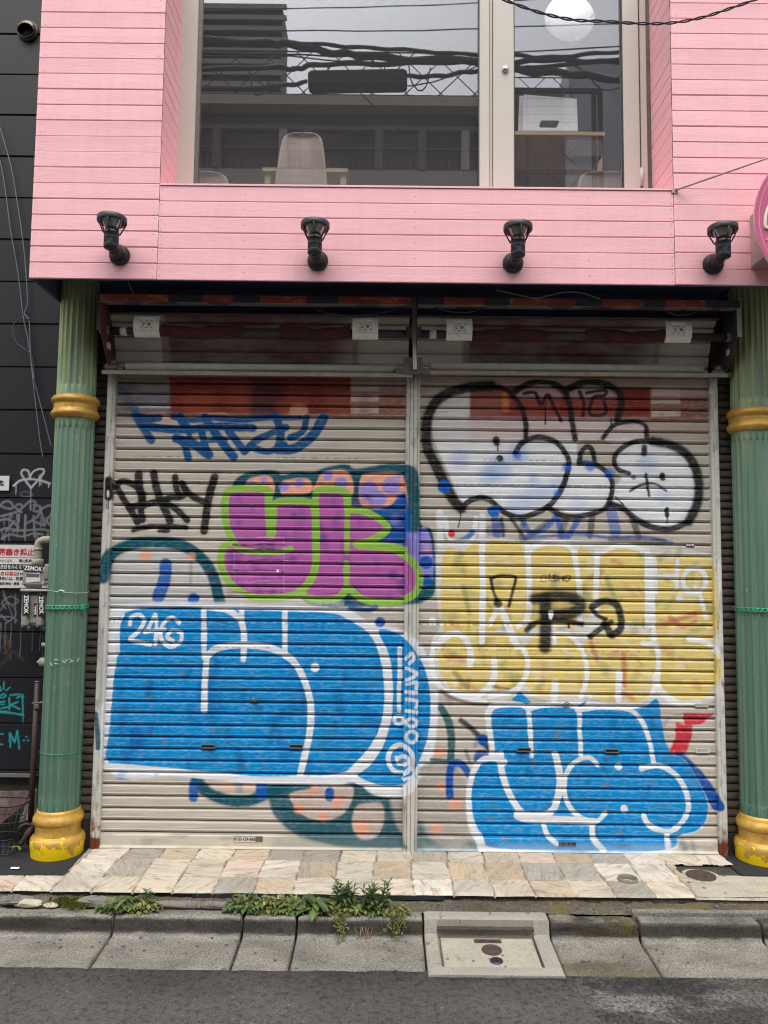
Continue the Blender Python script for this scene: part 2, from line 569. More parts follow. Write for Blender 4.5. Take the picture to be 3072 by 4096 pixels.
MAT['leaf_a'] = mat_leaf('weed_leaf', (54, 78, 40), (104, 126, 66))
MAT['leaf_b'] = mat_leaf('pale_weed_leaf', (82, 94, 44), (148, 148, 82))
MAT['moss'] = mat_leaf('moss_tuft', (62, 74, 22), (104, 112, 36))
mk('stem', (110, 120, 62), .6)
mk('dry_root', (140, 112, 84), .8)


def mat_brick():
    m, nt, out = nodes('dark_ribbed_tile')
    c = mix(nt, noise(nt, 14, 5, .7), lin((64, 56, 52)), lin((112, 100, 90)))
    c = mix(nt, ramp(nt, noise(nt, 40, 4, .8), [(.6, 0), (.7, .3)]), c, lin((150, 140, 128)))
    bsdf(nt, out, c, .7, 0, noise(nt, 60, 4, .7), .4, .004)
    return m


MAT['brick'] = mat_brick()


def text(body, size, at, parent, m, name='lettering', rx=PI / 2, rz=0.0, roll=0.0, bold=0.0, align='LEFT', sx=1.0, ext=0.0004, shear=0):
    cu = bpy.data.curves.new(name, 'FONT'); cu.body = body; cu.size = size; cu.offset = bold; cu.extrude = ext
    cu.align_x = align; cu.align_y = 'CENTER'; cu.resolution_u = 3; cu.shear = shear
    o = bpy.data.objects.new(name, cu); COL.objects.link(o)
    dg = bpy.context.evaluated_depsgraph_get(); dg.update()
    me = bpy.data.meshes.new_from_object(o.evaluated_get(dg)); COL.objects.unlink(o); bpy.data.objects.remove(o)
    M = Matrix.Translation(Vector(at)) @ Matrix.Rotation(rz, 4, 'Z') @ Matrix.Rotation(rx, 4, 'X') @ Matrix.Rotation(roll, 4, 'Z') @ Matrix.Diagonal((sx, 1, 1, 1))
    me.transform(M); me.materials.clear(); me.materials.append(m)
    q = bpy.data.objects.new(name, me); COL.objects.link(q)
    if parent: par(q, parent)
    return q
EXPO = 0.75
# ------------------------------------------------------------------ spray paint: layers of strokes, fills and dots laid on a sheet
class Canvas:
    def __init__(s, X, Z, base):
        s.X = X.ravel(); s.Z = Z.ravel(); s.c = np.array(base, float).reshape(-1, 3).copy()
        if len(s.c) == 1: s.c = np.repeat(s.c, len(s.X), 0)
        s.n1 = (fbm(s.X * 22, s.Z * 22, 3, 4) - .5)
        s.n2 = fbm(s.X * 55, s.Z * 160, 11, 3)
        s.n3 = fbm(s.X * 9, s.Z * 30, 23, 4)

    def sel(s, p, pad):
        lo = p.min(0) - pad; hi = p.max(0) + pad
        return np.nonzero((s.X > lo[0]) & (s.X < hi[0]) & (s.Z > lo[1]) & (s.Z < hi[1]))[0]

    def dist(s, i, p):
        x = s.X[i]; z = s.Z[i]; best = np.full(len(i), 1e9)
        for a, b in zip(p[:-1], p[1:]):
            d = b - a; L = d @ d
            t = np.clip(((x - a[0]) * d[0] + (z - a[1]) * d[1]) / (L + 1e-12), 0, 1)
            best = np.minimum(best, (x - a[0] - t * d[0]) ** 2 + (z - a[1] - t * d[1]) ** 2)
        return np.sqrt(best)

    def lay(s, i, al, col, patchy=0.0):
        if patchy: al = al * (1 - patchy * sstep(.45, .75, s.n2[i]))
        s.c[i] = s.c[i] * (1 - al[:, None]) + np.array(lin(col)) * al[:, None]

    def stroke(s, p, w, col, soft=.004, a=1.0, patchy=.12, wob=.004, closed=False):
        p = np.array(p); p = np.vstack([p, p[:1]]) if closed else p
        if len(p) == 1: p = np.vstack([p, p + 1e-5])
        i = s.sel(p, w + soft * 3)
        if not len(i): return
        d = s.dist(i, p) - w / 2 + s.n1[i] * wob * 2
        s.lay(i, a * (1 - sstep(-soft, soft, d)), col, patchy)

    def poly(s, p, col, soft=.004, a=1.0, patchy=.12, wob=.004):
        p = np.array(p); q = np.vstack([p, p[:1]])
        i = s.sel(p, soft * 3 + .01)
        if not len(i): return
        x = s.X[i]; z = s.Z[i]; ins = np.zeros(len(i), bool)
        for a0, b0 in zip(q[:-1], q[1:]):
            if a0[1] == b0[1]: continue
            c = ((a0[1] > z) != (b0[1] > z)) & (x < (b0[0] - a0[0]) * (z - a0[1]) / (b0[1] - a0[1]) + a0[0])
            ins ^= c
        d = s.dist(i, q); d = np.where(ins, -d, d) + s.n1[i] * wob * 2
        s.lay(i, a * (1 - sstep(-soft, soft, d)), col, patchy)


class Crop:
    """turns measured photo positions into positions on a wall plane"""
    def __init__(s, ox, oy, k, Y=0.0):
        s.o = (ox, oy, k, Y)
        q = P(ox + 700 * k, oy + 600 * k, Y); r = P(ox + 800 * k, oy + 600 * k, Y)
        s.m = (r - q).length / 100          # metres per measured unit

    def __call__(s, pts):
        ox, oy, k, Y = s.o; out = []
        for (x, y) in pts:
            w = P(ox + x * k, oy + y * k, Y); out.append((w.x, w.z))
        return np.array(out)


K = 1400 / 1659
CA, CB, CC, CD, CE = Crop(380, 1480, K), Crop(380, 2380, K), Crop(1600, 1480, K), Crop(1600, 2100, K), Crop(1600, 2680, K)
BLK = (24, 24, 27); WHT = (226, 229, 234); BLU = (0, 138, 204); DBL = (24, 72, 168); TEAL = (16, 84, 100)
VIO = (182, 98, 168); LIME = (148, 190, 78); PEACH = (238, 166, 130); LAV = (150, 142, 222); YEL = (228, 204, 116)
REDB = (132, 44, 34)


def graffiti(cv):
    def S(cr, pts, w, col, soft=3.5, a=1.0, sm=True, patchy=.12, wob=.003, closed=False):
        q = spline(pts, 7, closed) if sm and len(pts) > 2 else np.array(pts, float)
        cv.stroke(cr(q), w * cr.m, col, soft * cr.m, a, patchy, wob, closed)

    def G(cr, pts, col, soft=4, a=1.0, sm=True, patchy=.12, wob=.003):
        q = spline(pts, 5, True) if sm else np.array(pts, float)
        cv.poly(cr(q), col, soft * cr.m, a, patchy, wob)

    def D(cr, x, y, r, col, soft=4, a=1.0, ry=None):
        if ry: S(cr, [(x, y - ry + r), (x, y + ry - r)], 2 * r, col, soft, a, False)
        else: S(cr, [(x, y), (x + .1, y)], 2 * r, col, soft, a, False)

    def rect(x0, y0, x1, y1): return [(x0, y0), (x1, y0), (x1, y1), (x0, y1)]

    # ---------------- left leaf, top: red primer overspray and the blue tag
    G(CA, rect(-300, -330, 1475, 0), (120, 66, 60), 60, .0, False)
    G(CA, rect(100, 20, 1470, 235), (122, 84, 74), 40, .55, False, .3)
    G(CA, rect(350, 30, 1212, 210), REDB, 10, .97, False, .12)
    G(CA, rect(1100, 100, 1470, 225), (150, 80, 64), 30, .75, False, .3)
    G(CA, rect(100, 40, 350, 220), (92, 96, 106), 30, .6, False, .3)
    G(CA, [(730, 60), (890, 60), (880, 210), (740, 210)], (58, 46, 50), 40, .7)
    for p in ([(430, 120), (560, 100), (540, 230), (440, 200)], [(640, 70), (740, 60), (720, 210), (660, 200)], [(860, 150), (1000, 150), (1000, 230), (880, 215)]):
        G(CA, p, (180, 88, 62), 22, .4)
    G(CA, rect(215, 57, 352, 98), (172, 162, 150), 3, .55, False, .5)
    G(CA, rect(230, 100, 352, 160), (120, 128, 142), 12, .6, False, .4)
    for y in (176,): S(CA, [(215, y), (352, y)], 12, (196, 196, 200), 2, .9, False, .5)
    for y0, y1, a in ((70, 100, .6), (118, 150, .8), (170, 205, .7)):
        G(CA, rect(1213, y0, 1346, y1), (214, 200, 186), 4, a, False, .5)
    G(CA, rect(1255, 112, 1300, 205), (150, 70, 60), 12, .4, False)
    for p in ([(220, 215), (330, 205), (330, 245), (240, 245)], [(340, 215), (460, 212), (460, 245), (350, 245)], [(480, 210), (620, 205), (620, 245), (490, 245)], [(930, 170), (1000, 170), (1000, 235), (930, 240)]):
        G(CA, p, (226, 178, 148), 10, .7)
    NB = (20, 84, 140)
    CF = Crop(320, 1080, 1400 / 952)
    S(CF, [(116, 322), (138, 366), (152, 398)], 26, (72, 90, 118), 9, .6); S(CF, [(150, 392), (166, 420), (182, 446), (194, 464)], 22, NB, 4)
    for pts, w in (([(160, 398), (186, 404), (214, 402)], 16), ([(176, 424), (230, 432), (300, 434), (370, 426), (470, 430)], 17), ([(252, 398), (300, 408), (360, 402), (440, 407), (522, 400)], 13), ([(272, 398), (280, 415), (296, 432)], 17),
                   ([(340, 400), (352, 420), (368, 444)], 17), ([(264, 456), (284, 476), (294, 512)], 15), ([(262, 458), (306, 472), (350, 502)], 20), ([(350, 502), (338, 470), (330, 438)], 15), ([(366, 440), (390, 474), (418, 508)], 18),
                   ([(352, 464), (396, 460)], 11), ([(404, 438), (428, 468), (448, 494)], 16), ([(448, 494), (476, 466), (520, 444), (560, 428)], 15), ([(462, 480), (510, 494), (556, 474)], 14), ([(532, 400), (546, 440), (538, 484)], 17),
                   ([(530, 403), (600, 402)], 11), ([(540, 488), (588, 484), (636, 446), (662, 402)], 21), ([(616, 402), (606, 438), (572, 456)], 14), ([(292, 432), (300, 460)], 11)):
        S(CF, pts, w * 1.3, NB, 2.2)
    # ---------------- black signature
    for pts, w in (([(106, 560), (140, 620), (172, 668), (202, 722)], 24), ([(95, 556), (128, 528), (186, 545), (226, 590), (212, 636), (162, 652)], 24),
                   ([(206, 496), (210, 550), (226, 622)], 30), ([(225, 710), (220, 655), (262, 632), (345, 612)], 24),
                   ([(278, 490), (292, 560), (312, 622), (345, 690), (354, 714)], 28), ([(380, 506), (386, 565), (402, 600), (352, 606), (312, 622)], 24),
                   ([(400, 604), (428, 590), (416, 545)], 20), ([(318, 624), (370, 650), (402, 676), (436, 712)], 24),
                   ([(412, 536), (440, 580), (486, 612), (528, 628)], 25), ([(567, 508), (546, 575), (530, 660), (516, 762)], 29),
                   ([(184, 758), (262, 742), (350, 742), (430, 746)], 19), ([(303, 763), (346, 763)], 14)):
        S(CA, pts, w * 1.7, (70, 68, 68), 14, .18); S(CA, pts, w * 1.28, BLK, 4, .97)
    D(CA, 72, 565, 17, BLK, 4, ry=58); D(CA, 70, 588, 5, (230, 230, 230), 2, ry=16)
    for x in (62, 70): S(CA, [(x, 610), (x, 660)], 4, BLK, 1.5, .9, False)
    # ---------------- teal arch on the left
    G(CA, [(90, 1000), (120, 890), (270, 835), (430, 850), (540, 960), (580, 1095), (80, 1095)], (196, 196, 198), 10, .75, True, .3)
    S(CA, [(45, 985), (62, 900), (110, 850), (200, 820), (300, 815), (420, 835), (510, 900), (562, 985), (590, 1095)], 54, TEAL, 7)
    D(CA, 240, 884, 27, PEACH, 9, .8); D(CA, 456, 886, 20, PEACH, 10, .7); D(CA, 360, 1000, 14, PEACH, 10, .5)
    S(CA, [(455, 910), (452, 1010)], 12, (120, 100, 90), 8, .5, False)
    S(CA, [(335, 920), (330, 990), (300, 1075)], 58, (14, 96, 178), 6, .95); D(CA, 466, 1085, 27, (14, 96, 178), 5)
    # ---------------- teal slab with peach cells, green-violet piece
    G(CA, [(650, 545), (700, 495), (790, 474), (860, 478), (885, 498), (960, 482), (1030, 486), (1090, 462), (1195, 446), (1240, 468), (1370, 446), (1480, 452), (1534, 505),
           (1542, 720), (1598, 762), (1614, 900), (1612, 1050), (1560, 1098), (1480, 1110), (1200, 1120), (1000, 1100), (620, 700)], TEAL, 7)
    cells = ([(712, 540), (745, 510), (832, 505), (842, 590), (700, 590)], [(886, 540), (905, 520), (1012, 516), (1022, 580), (890, 590)],
             [(1052, 530), (1085, 484), (1200, 482), (1214, 600), (1040, 580)], [(1258, 520), (1290, 490), (1430, 486), (1466, 520), (1472, 680), (1330, 660), (1256, 630)])
    for c in cells: G(CA, c, (240, 174, 146), 6)
    for x, y, r in ((740, 540, 16), (800, 520, 14), (896, 552, 24), (968, 536, 22), (1104, 500, 24), (1166, 536, 30), (1298, 572, 46), (1404, 550, 42), (1340, 614, 40), (1452, 604, 26), (1440, 500, 14)):
        D(CA, x, y, r, LAV, 9, .9)
    G(CA, [(1322, 668), (1400, 640), (1440, 600), (1478, 606), (1490, 830), (1370, 830), (1345, 800), (1400, 770), (1392, 700)], (16, 88, 166), 8)
    D(CA, 1420, 715, 22, (130, 140, 220), 10, .7)
    G(CA, rect(1478, 770, 1536, 960), LAV, 10, .9, False); G(CA, [(1545, 760), (1585, 780), (1604, 900), (1596, 1000), (1545, 1010)], LAV, 6)
    D(CA, 1570, 912, 30, (14, 86, 172), 5); D(CA, 1572, 1000, 26, (14, 86, 172), 5); D(CA, 1572, 850, 18, PEACH, 9, .6)
    Yp = [(620, 600), (640, 568), (720, 562), (805, 565), (820, 590), (824, 700), (835, 790), (846, 700), (850, 640), (890, 622), (1000, 624), (1040, 655), (1046, 800), (1040, 950), (990, 1035),
          (900, 1076), (760, 1078), (660, 1030), (606, 950), (596, 880), (612, 836), (654, 815), (626, 750), (616, 680)]
    Kp = [(1044, 620), (1058, 572), (1110, 566), (1175, 572), (1196, 610), (1206, 660), (1290, 674), (1388, 748), (1310, 806), (1240, 828), (1400, 848), (1480, 888), (1534, 960), (1528, 1040),
          (1470, 1085), (1380, 1104), (1270, 1086), (1200, 1040), (1150, 1082), (1050, 1090), (985, 1055), (1040, 950), (1048, 800)]
    for p in (Yp, Kp):
        G(CA, p, VIO, 4); 
    rr = random.Random(3)
    for k in range(46):
        x = rr.uniform(620, 1500); y = rr.uniform(590, 1070)
        S(CA, [(x, y), (x + rr.uniform(-15, 15), y + rr.uniform(20, 60))], rr.uniform(18, 44), (116, 74, 150), 12, .35)
    for k in range(10):
        x = rr.uniform(640, 1480); y = rr.uniform(600, 1060); D(CA, x, y, rr.uniform(10, 26), (60, 70, 150), 10, .5)
    for p in (Yp, Kp): S(CA, p, 34, LIME, 4, 1, True, .12, .003, True)
    for pts, w in (([(830, 570), (830, 690), (828, 770)], 26), ([(656, 812), (690, 852), (770, 862), (880, 862), (930, 846)], 26), ([(1196, 600), (1196, 740), (1194, 862)], 28), ([(1192, 915), (1192, 1050)], 28), ([(1235, 822), (1400, 832), (1470, 850)], 26)):
        S(CA, pts, w, LIME, 4)
    for x in (658, 893): S(CA, [(x, 800), (x + 3, 1090)], 5, (206, 176, 200), 2, .5, False, .6)
    for y, c in ((796, (205, 140, 196)), (828, (70, 50, 70)), (852, (40, 40, 46)), (904, (84, 50, 84)), (950, (90, 60, 100)), (1002, (200, 130, 190)), (1052, (110, 80, 60))):
        S(CA, [(656, y), (720, y + 3), (800, y - 2), (894, y + 2)], 7, c, 2, .85, True, .5, .006)
    D(CA, 866, 952, 7, (235, 235, 235), 2); D(CA, 890, 958, 6, (30, 30, 34), 2)
    G(CA, [(650, 1062), (700, 1060), (720, 1090), (650, 1090)], (190, 190, 188), 4, .8, False)
    # ---------------- teal loops near the floor, left
    S(CB, [(480, 880), (540, 940), (640, 975), (740, 972), (830, 935), (900, 900)], 54, TEAL, 9)
    G(CB, [(560, 880), (830, 880), (760, 922), (640, 925)], (216, 182, 166), 8)
    D(CB, 690, 895, 16, PEACH, 8, .7)
    G(CB, [(820, 900), (826, 980), (860, 1060), (960, 1140), (1100, 1180), (1250, 1196), (1462, 1196), (1462, 1150), (1400, 900)], TEAL, 12, .97)
    G(CB, [(925, 940), (1060, 915), (1215, 905), (1212, 990), (1160, 1048), (1080, 1070), (985, 1042), (940, 990)], (196, 178, 168), 7)
    G(CB, [(1218, 1070), (1240, 1000), (1300, 985), (1360, 990), (1370, 1070), (1340, 1140), (1275, 1160), (1232, 1130)], (188, 172, 164), 8)
    G(CB, [(1400, 950), (1470, 950), (1470, 1130), (1425, 1080)], (176, 166, 158), 14, .9)
    G(CB, rect(850, 1150, 1470, 1200), (120, 134, 136), 40, .4, False, .5)
    for x, y, r in ((966, 1010, 25), (1080, 1052, 24), (1146, 976, 27), (1263, 1106, 35), (1040, 924, 20), (1010, 935, 14)): D(CB, x, y, r, (230, 160, 132), 9, .8)
    D(CB, 1112, 945, 21, (16, 90, 168), 5, ry=34); D(CB, 466, 930, 22, (14, 92, 176), 7, ry=52); D(CB, 790, 925, 27, (14, 92, 176), 7, ry=46)
    S(CB, [(110, 868), (160, 872)], 12, (20, 140, 215), 8, .8, False)
    # ---------------- the big blue letter on the left leaf
    G(CB, [(62, 300), (72, 80), (110, 46), (300, 36), (600, 40), (900, 46), (1180, 68), (1310, 130), (1440, 160), (1530, 220), (1590, 320), (1625, 450), (1622, 620), (1596, 780), (1540, 880),
           (1480, 945), (1400, 962), (1310, 942), (1240, 890), (1120, 908), (1000, 902), (700, 884), (400, 858), (56, 826)], WHT, 8, .97, True, .2)
    G(CB, rect(60, 30, 1180, 56), (214, 218, 222), 8, .5, False, .5)
    G(CB, [(104, 290), (108, 140), (135, 88), (210, 66), (360, 58), (520, 60), (620, 70), (760, 72), (900, 76), (1130, 88), (1230, 128), (1330, 200), (1372, 300), (1382, 480), (1352, 640), (1290, 752), (1210, 826), (1120, 856),
           (1000, 856), (780, 862), (600, 856), (500, 838), (300, 816), (66, 802), (68, 640), (80, 500), (90, 380)], BLU, 4, 1, True, .12)
    G(CB, [(1345, 168), (1440, 186), (1520, 268), (1578, 400), (1590, 560), (1570, 700), (1520, 815), (1468, 890), (1390, 906), (1310, 890), (1240, 862), (1310, 800), (1372, 700), (1408, 560), (1410, 400), (1392, 280)], BLU, 4)
    rr = random.Random(5)
    for k in range(70):
        x = rr.uniform(90, 1370); y = rr.uniform(260, 840)
        if x > 1100 and y > 720: continue
        S(CB, [(x, y), (x + rr.uniform(-20, 20), y + rr.uniform(20, 90))], rr.uniform(16, 55), rr.choice([(20, 84, 130), (20, 96, 170), (18, 92, 150), (40, 130, 170), (16, 70, 160)]), 14, rr.uniform(.25, .55))
    for x, y in ((300, 240), (410, 370), (800, 790), (260, 490), (330, 690), (560, 640)): D(CB, x, y, 13, (130, 118, 110), 9, .5)
    for pts, w in (([(515, 62), (516, 180), (518, 296)], 26), ([(528, 292), (580, 252), (690, 236), (830, 252), (930, 306), (990, 400), (1022, 520), (1016, 660), (990, 780), (968, 872)], 32),
                   ([(530, 288), (520, 420), (518, 550)], 30), ([(540, 58), (630, 74), (690, 122), (706, 200), (703, 306)], 28), ([(900, 76), (900, 286)], 26), ([(697, 50), (694, 130)], 26),
                   ([(1180, 88), (1286, 150), (1350, 240), (1382, 380), (1386, 520), (1354, 660), (1292, 756), (1208, 842)], 32),
                   ([(112, 270), (112, 150), (135, 92)], 14), ([(55, 812), (300, 832), (500, 852), (780, 878), (1000, 876), (1120, 872), (1215, 846)], 34), ([(1215, 862), (1300, 905), (1390, 928)], 34)):
        S(CB, pts, w, WHT, 3)
    D(CB, 1042, 343, 22, WHT, 3); D(CB, 95, 280, 14, WHT, 4)
    for pts in ([(166, 138), (172, 104), (212, 94), (232, 124), (208, 170), (168, 212), (226, 226), (262, 236)], [(284, 92), (250, 166), (240, 172), (330, 164)], [(288, 96), (292, 160), (286, 232)],
                [(398, 132), (360, 106), (316, 150), (316, 210), (356, 244), (404, 222), (408, 182), (368, 168), (342, 198), (370, 216)]):
        S(CB, pts, 19, WHT, 2.5)
    D(CB, 1352, 128, 24, (24, 84, 180), 6); S(CB, [(1210, 60), (1290, 72), (1330, 58)], 26, (16, 90, 168), 8, .9)
    # lettering painted down the centre post
    for pts, w in (([(1444, 255), (1446, 390)], 22), ([(1446, 300), (1440, 520)], 18), ([(1440, 430), (1442, 545)], 20), ([(1474, 300), (1500, 276), (1512, 296), (1490, 322)], 17), ([(1476, 345), (1524, 372), (1478, 400)], 17),
                   ([(1478, 420), (1522, 412), (1522, 440)], 17), ([(1474, 455), (1524, 462)], 17), ([(1478, 492), (1524, 500), (1520, 530)], 17), ([(1476, 545), (1526, 552)], 16)):
        S(CB, pts, w, WHT, 2.5)
    def ring(cr, x, y, rx, ry, w, col, a=1.0): S(cr, [(x + rx * math.cos(t * PI / 6), y + ry * math.sin(t * PI / 6)) for t in range(12)], w, col, 2.5, a, True, .12, .002, True)
    ring(CB, 1440, 592, 22, 20, 17, WHT); ring(CB, 1500, 600, 24, 18, 16, WHT); ring(CB, 1500, 668, 26, 26, 16, WHT)
    ring(CB, 1448, 776, 58, 66, 22, WHT); S(CB, [(1438, 772), (1470, 760), (1490, 790), (1440, 800), (1430, 770)], 17, WHT, 2.5)
    S(CB, [(1500, 800), (1512, 850), (1460, 870)], 16, WHT, 3)
    # ---------------- right leaf, top: pale throw-up with black outline
    for pts, w, c, a in (([(450, 690), (460, 780)], 40, (40, 92, 180), .8), ([(482, 705), (490, 785)], 16, BLK, .85), ([(524, 700), (592, 800)], 16, BLK, .85), ([(580, 705), (622, 772), (700, 740), (745, 680)], 26, (52, 104, 190), .85),
                         ([(590, 700), (580, 800), (700, 720)], 24, (60, 66, 84), .6), ([(745, 690), (782, 800), (850, 700)], 28, (48, 96, 184), .85), ([(790, 700), (760, 790)], 30, (60, 62, 70), .6), ([(912, 690), (900, 785)], 30, (56, 58, 62), .75),
                         ([(1000, 655), (1022, 770)], 52, (70, 110, 190), .7), ([(1100, 700), (1132, 790)], 30, (40, 40, 44), .75), ([(590, 796), (850, 780), (1000, 796), (1150, 790), (1290, 820)], 16, (56, 92, 170), .8),
                         ([(1000, 800), (1250, 815)], 30, (70, 70, 74), .6), ([(430, 760), (480, 750)], 50, (70, 84, 130), .5)):
        S(CC, pts, w, c, 6, a)
    G(CC, [(190, 690), (360, 690), (360, 780), (300, 840), (230, 800)], (206, 200, 198), 6, .7)
    S(CC, [(188, 680), (192, 830)], 34, WHT, 6, .85); S(CC, [(392, 690), (388, 830)], 30, WHT, 6, .85); S(CC, [(216, 700), (232, 790), (290, 846), (344, 800), (360, 700)], 22, WHT, 4, .9)
    D(CC, 243, 776, 17, (206, 30, 50), 4); S(CC, [(345, 770), (310, 800), (275, 815)], 26, (40, 110, 185), 5, .9)
    L1 = [(150, 260), (175, 175), (230, 115), (330, 88), (440, 100), (540, 140), (620, 84), (720, 74), (780, 104), (880, 70), (980, 78), (1040, 130), (1040, 230), (960, 322), (850, 335), (850, 420), (940, 445), (1008, 505), (1000, 620),
          (950, 668), (850, 688), (700, 650), (620, 690), (530, 684), (440, 634), (370, 608), (300, 642), (272, 590), (226, 480), (176, 370)]
    L2 = [(1018, 430), (1040, 376), (1120, 346), (1240, 350), (1330, 396), (1392, 500), (1402, 620), (1362, 710), (1290, 746), (1190, 735), (1110, 695), (1020, 636), (1008, 560), (1050, 510)]
    L3 = [(960, 320), (1010, 268), (1090, 246), (1160, 270), (1170, 325), (1040, 350)]
    for p in (L1, L2, L3): G(CC, p, (236, 238, 242), 6, .95, True, .18)
    for x, y, r, a in ((470, 470, 60, .45), (560, 400, 46, .5), (650, 590, 60, .35), (280, 420, 44, .4), (740, 550, 40, .4), (420, 500, 46, .4), (1170, 450, 50, .3), (560, 640, 60, .35), (630, 510, 16, .6), (1250, 600, 30, .25), (850, 640, 40, .25)):
        D(CC, x, y, r, (120, 164, 226), 28, a)
    G(CC, rect(100, 20, 1462, 340), (168, 120, 106), 50, .34, False, .35)
    G(CC, rect(330, 80, 1192, 228), REDB, 12, 1, False, .08); G(CC, rect(330, 92, 480, 226), (220, 170, 150), 30, .2, False)
    G(CC, rect(1190, 125, 1462, 240), (136, 62, 50), 18, .8, False, .3)
    G(CC, rect(330, 226, 1192, 330), (200, 150, 138), 30, .3, False, .3)
    G(CC, rect(196, 92, 330, 216), (226, 218, 212), 4, .55, False, .4)
    for y0, y1 in ((86, 122), (134, 160), (186, 220)): G(CC, rect(1192, y0, 1330, y1), (216, 200, 188), 4, .75, False, .5)
    D(CC, 500, 150, 18, (226, 140, 76), 14, .8, ry=50)
    for x0, x1 in ((560, 760), (800, 1030)): G(CC, [(x0, 110), (x0 + 60, 84), (x1 - 40, 84), (x1, 110), (x1, 132), (x0, 132)], (214, 196, 188), 8, .6); G(CC, rect(x0, 130, x1, 225), (184, 104, 88), 20, .22, False)
    OL = [([(430, 75), (300, 88), (200, 125), (142, 195), (124, 280), (132, 375), (170, 450), (214, 545), (252, 615), (290, 655)], 50, 9), ([(290, 660), (328, 622), (390, 604), (442, 628), (492, 672), (560, 696), (640, 680), (720, 632), (772, 550), (800, 450), (782, 390), (730, 336), (650, 318), (580, 345), (548, 392)], 26, 4),
          ([(700, 650), (770, 690), (850, 692), (940, 672), (986, 638), (1006, 560), (992, 500), (935, 452), (850, 440)], 26, 4), ([(850, 432), (862, 385), (890, 362), (915, 388), (922, 436)], 24, 4),
          ([(1000, 636), (1060, 658), (1120, 708), (1200, 746), (1290, 752), (1370, 716)], 30, 5), ([(1370, 716), (1412, 620), (1412, 505), (1370, 412), (1290, 358), (1200, 338)], 44, 9), ([(1240, 342), (1160, 334), (1090, 348), (1032, 388), (1015, 432), (1036, 472), (1085, 490)], 22, 4),
          ([(420, 78), (500, 92), (570, 165), (596, 250), (596, 318)], 26, 5), ([(548, 96), (620, 62), (700, 60), (772, 90), (802, 160), (816, 240), (830, 326)], 28, 5), ([(790, 92), (868, 60), (960, 64), (1032, 100), (1050, 160), (1030, 232)], 34, 8),
          ([(962, 322), (1010, 266), (1072, 246), (1132, 246), (1166, 270), (1170, 324)], 22, 4),
          ([(588, 112), (640, 108), (668, 165), (700, 118), (728, 170), (764, 240)], 17, 4), ([(690, 160), (690, 256)], 7, 2), ([(852, 104), (872, 160), (866, 214)], 16, 4), ([(886, 108), (972, 96), (968, 122), (918, 130), (902, 208), (975, 205), (968, 150)], 16, 4),
          ([(1002, 228), (1001, 275)], 6, 2), ([(1090, 574), (1150, 542), (1210, 540), (1262, 572)], 13, 5), ([(1166, 495), (1180, 596)], 14, 4), ([(1266, 660), (1266, 690)], 20, 3), ([(1266, 690), (1268, 726)], 6, 2), ([(1158, 366), (1158, 396)], 28, 6), ([(455, 330), (458, 345)], 32, 5), ([(462, 350), (464, 382)], 8, 2),
          ([(472, 418), (474, 420)], 32, 4), ([(1244, 500), (1246, 512)], 28, 4), ([(288, 665), (286, 700), (276, 745)], 6, 2), ([(1020, 600), (1060, 640)], 6, 2)]
    for pts, w, so in OL:
        if w > 20: S(CC, pts, w * 1.5, (60, 58, 60), 26, .16)
        S(CC, pts, w, BLK, so, .97)
    D(CC, 1108, 510, 11, (120, 120, 124), 3, .9)
    for x, y, r in ((790, 462, 20), (900, 456, 24), (995, 490, 24), (556, 406, 20), (745, 585, 14)): D(CC, x, y, r, (36, 100, 205), 10, .75)
    D(CC, 210, 552, 32, (12, 92, 182), 4); G(CC, [(415, 660), (450, 640), (480, 650), (460, 690), (425, 690)], (14, 98, 184), 5)
    # ---------------- yellow piece
    G(CD, [(172, 300), (178, 110), (250, 76), (400, 62), (520, 66), (600, 86), (700, 70), (850, 72), (1000, 90), (1180, 106), (1350, 116), (1470, 136), (1512, 200), (1530, 480), (1566, 620), (1545, 760), (1480, 834), (1350, 866),
           (1200, 836), (1080, 856), (880, 820), (760, 846), (600, 816), (400, 866), (220, 806), (150, 700), (150, 550), (186, 480)], (222, 220, 216), 8, .92, True, .25)
    ye = ([(204, 140), (300, 122), (378, 112), (376, 480), (340, 540), (290, 510), (206, 505)], [(405, 110), (520, 86), (588, 130), (600, 470), (560, 520), (500, 470), (406, 500)], [(625, 140), (700, 98), (790, 108), (832, 180), (850, 460), (730, 470), (622, 468)],
          [(842, 125), (900, 126), (918, 200), (920, 380), (872, 420)], [(952, 140), (1050, 112), (1130, 128), (1166, 200), (1168, 460), (1060, 470), (956, 470)], [(1202, 175), (1300, 148), (1440, 148), (1482, 200), (1492, 530), (1350, 545), (1212, 540)],
          [(182, 610), (220, 552), (290, 530), (334, 590), (352, 650), (430, 652), (420, 740), (340, 802), (260, 782), (200, 722)], [(352, 530), (540, 535), (600, 600), (602, 690), (555, 765), (450, 780), (440, 660), (350, 640)],
          [(606, 560), (720, 492), (820, 528), (876, 640), (880, 720), (836, 805), (770, 806), (742, 740), (700, 810), (620, 790), (586, 700)], [(880, 545), (1050, 500), (1180, 530), (1214, 600), (1216, 720), (1180, 808), (1080, 842), (1046, 700), (1010, 830), (900, 800), (888, 690)],
          [(1230, 590), (1300, 545), (1440, 550), (1508, 610), (1508, 720), (1450, 818), (1330, 842), (1244, 780), (1226, 680)])
    for p in ye: G(CD, p, YEL, 5, .97, True, .32)
    rr = random.Random(9)
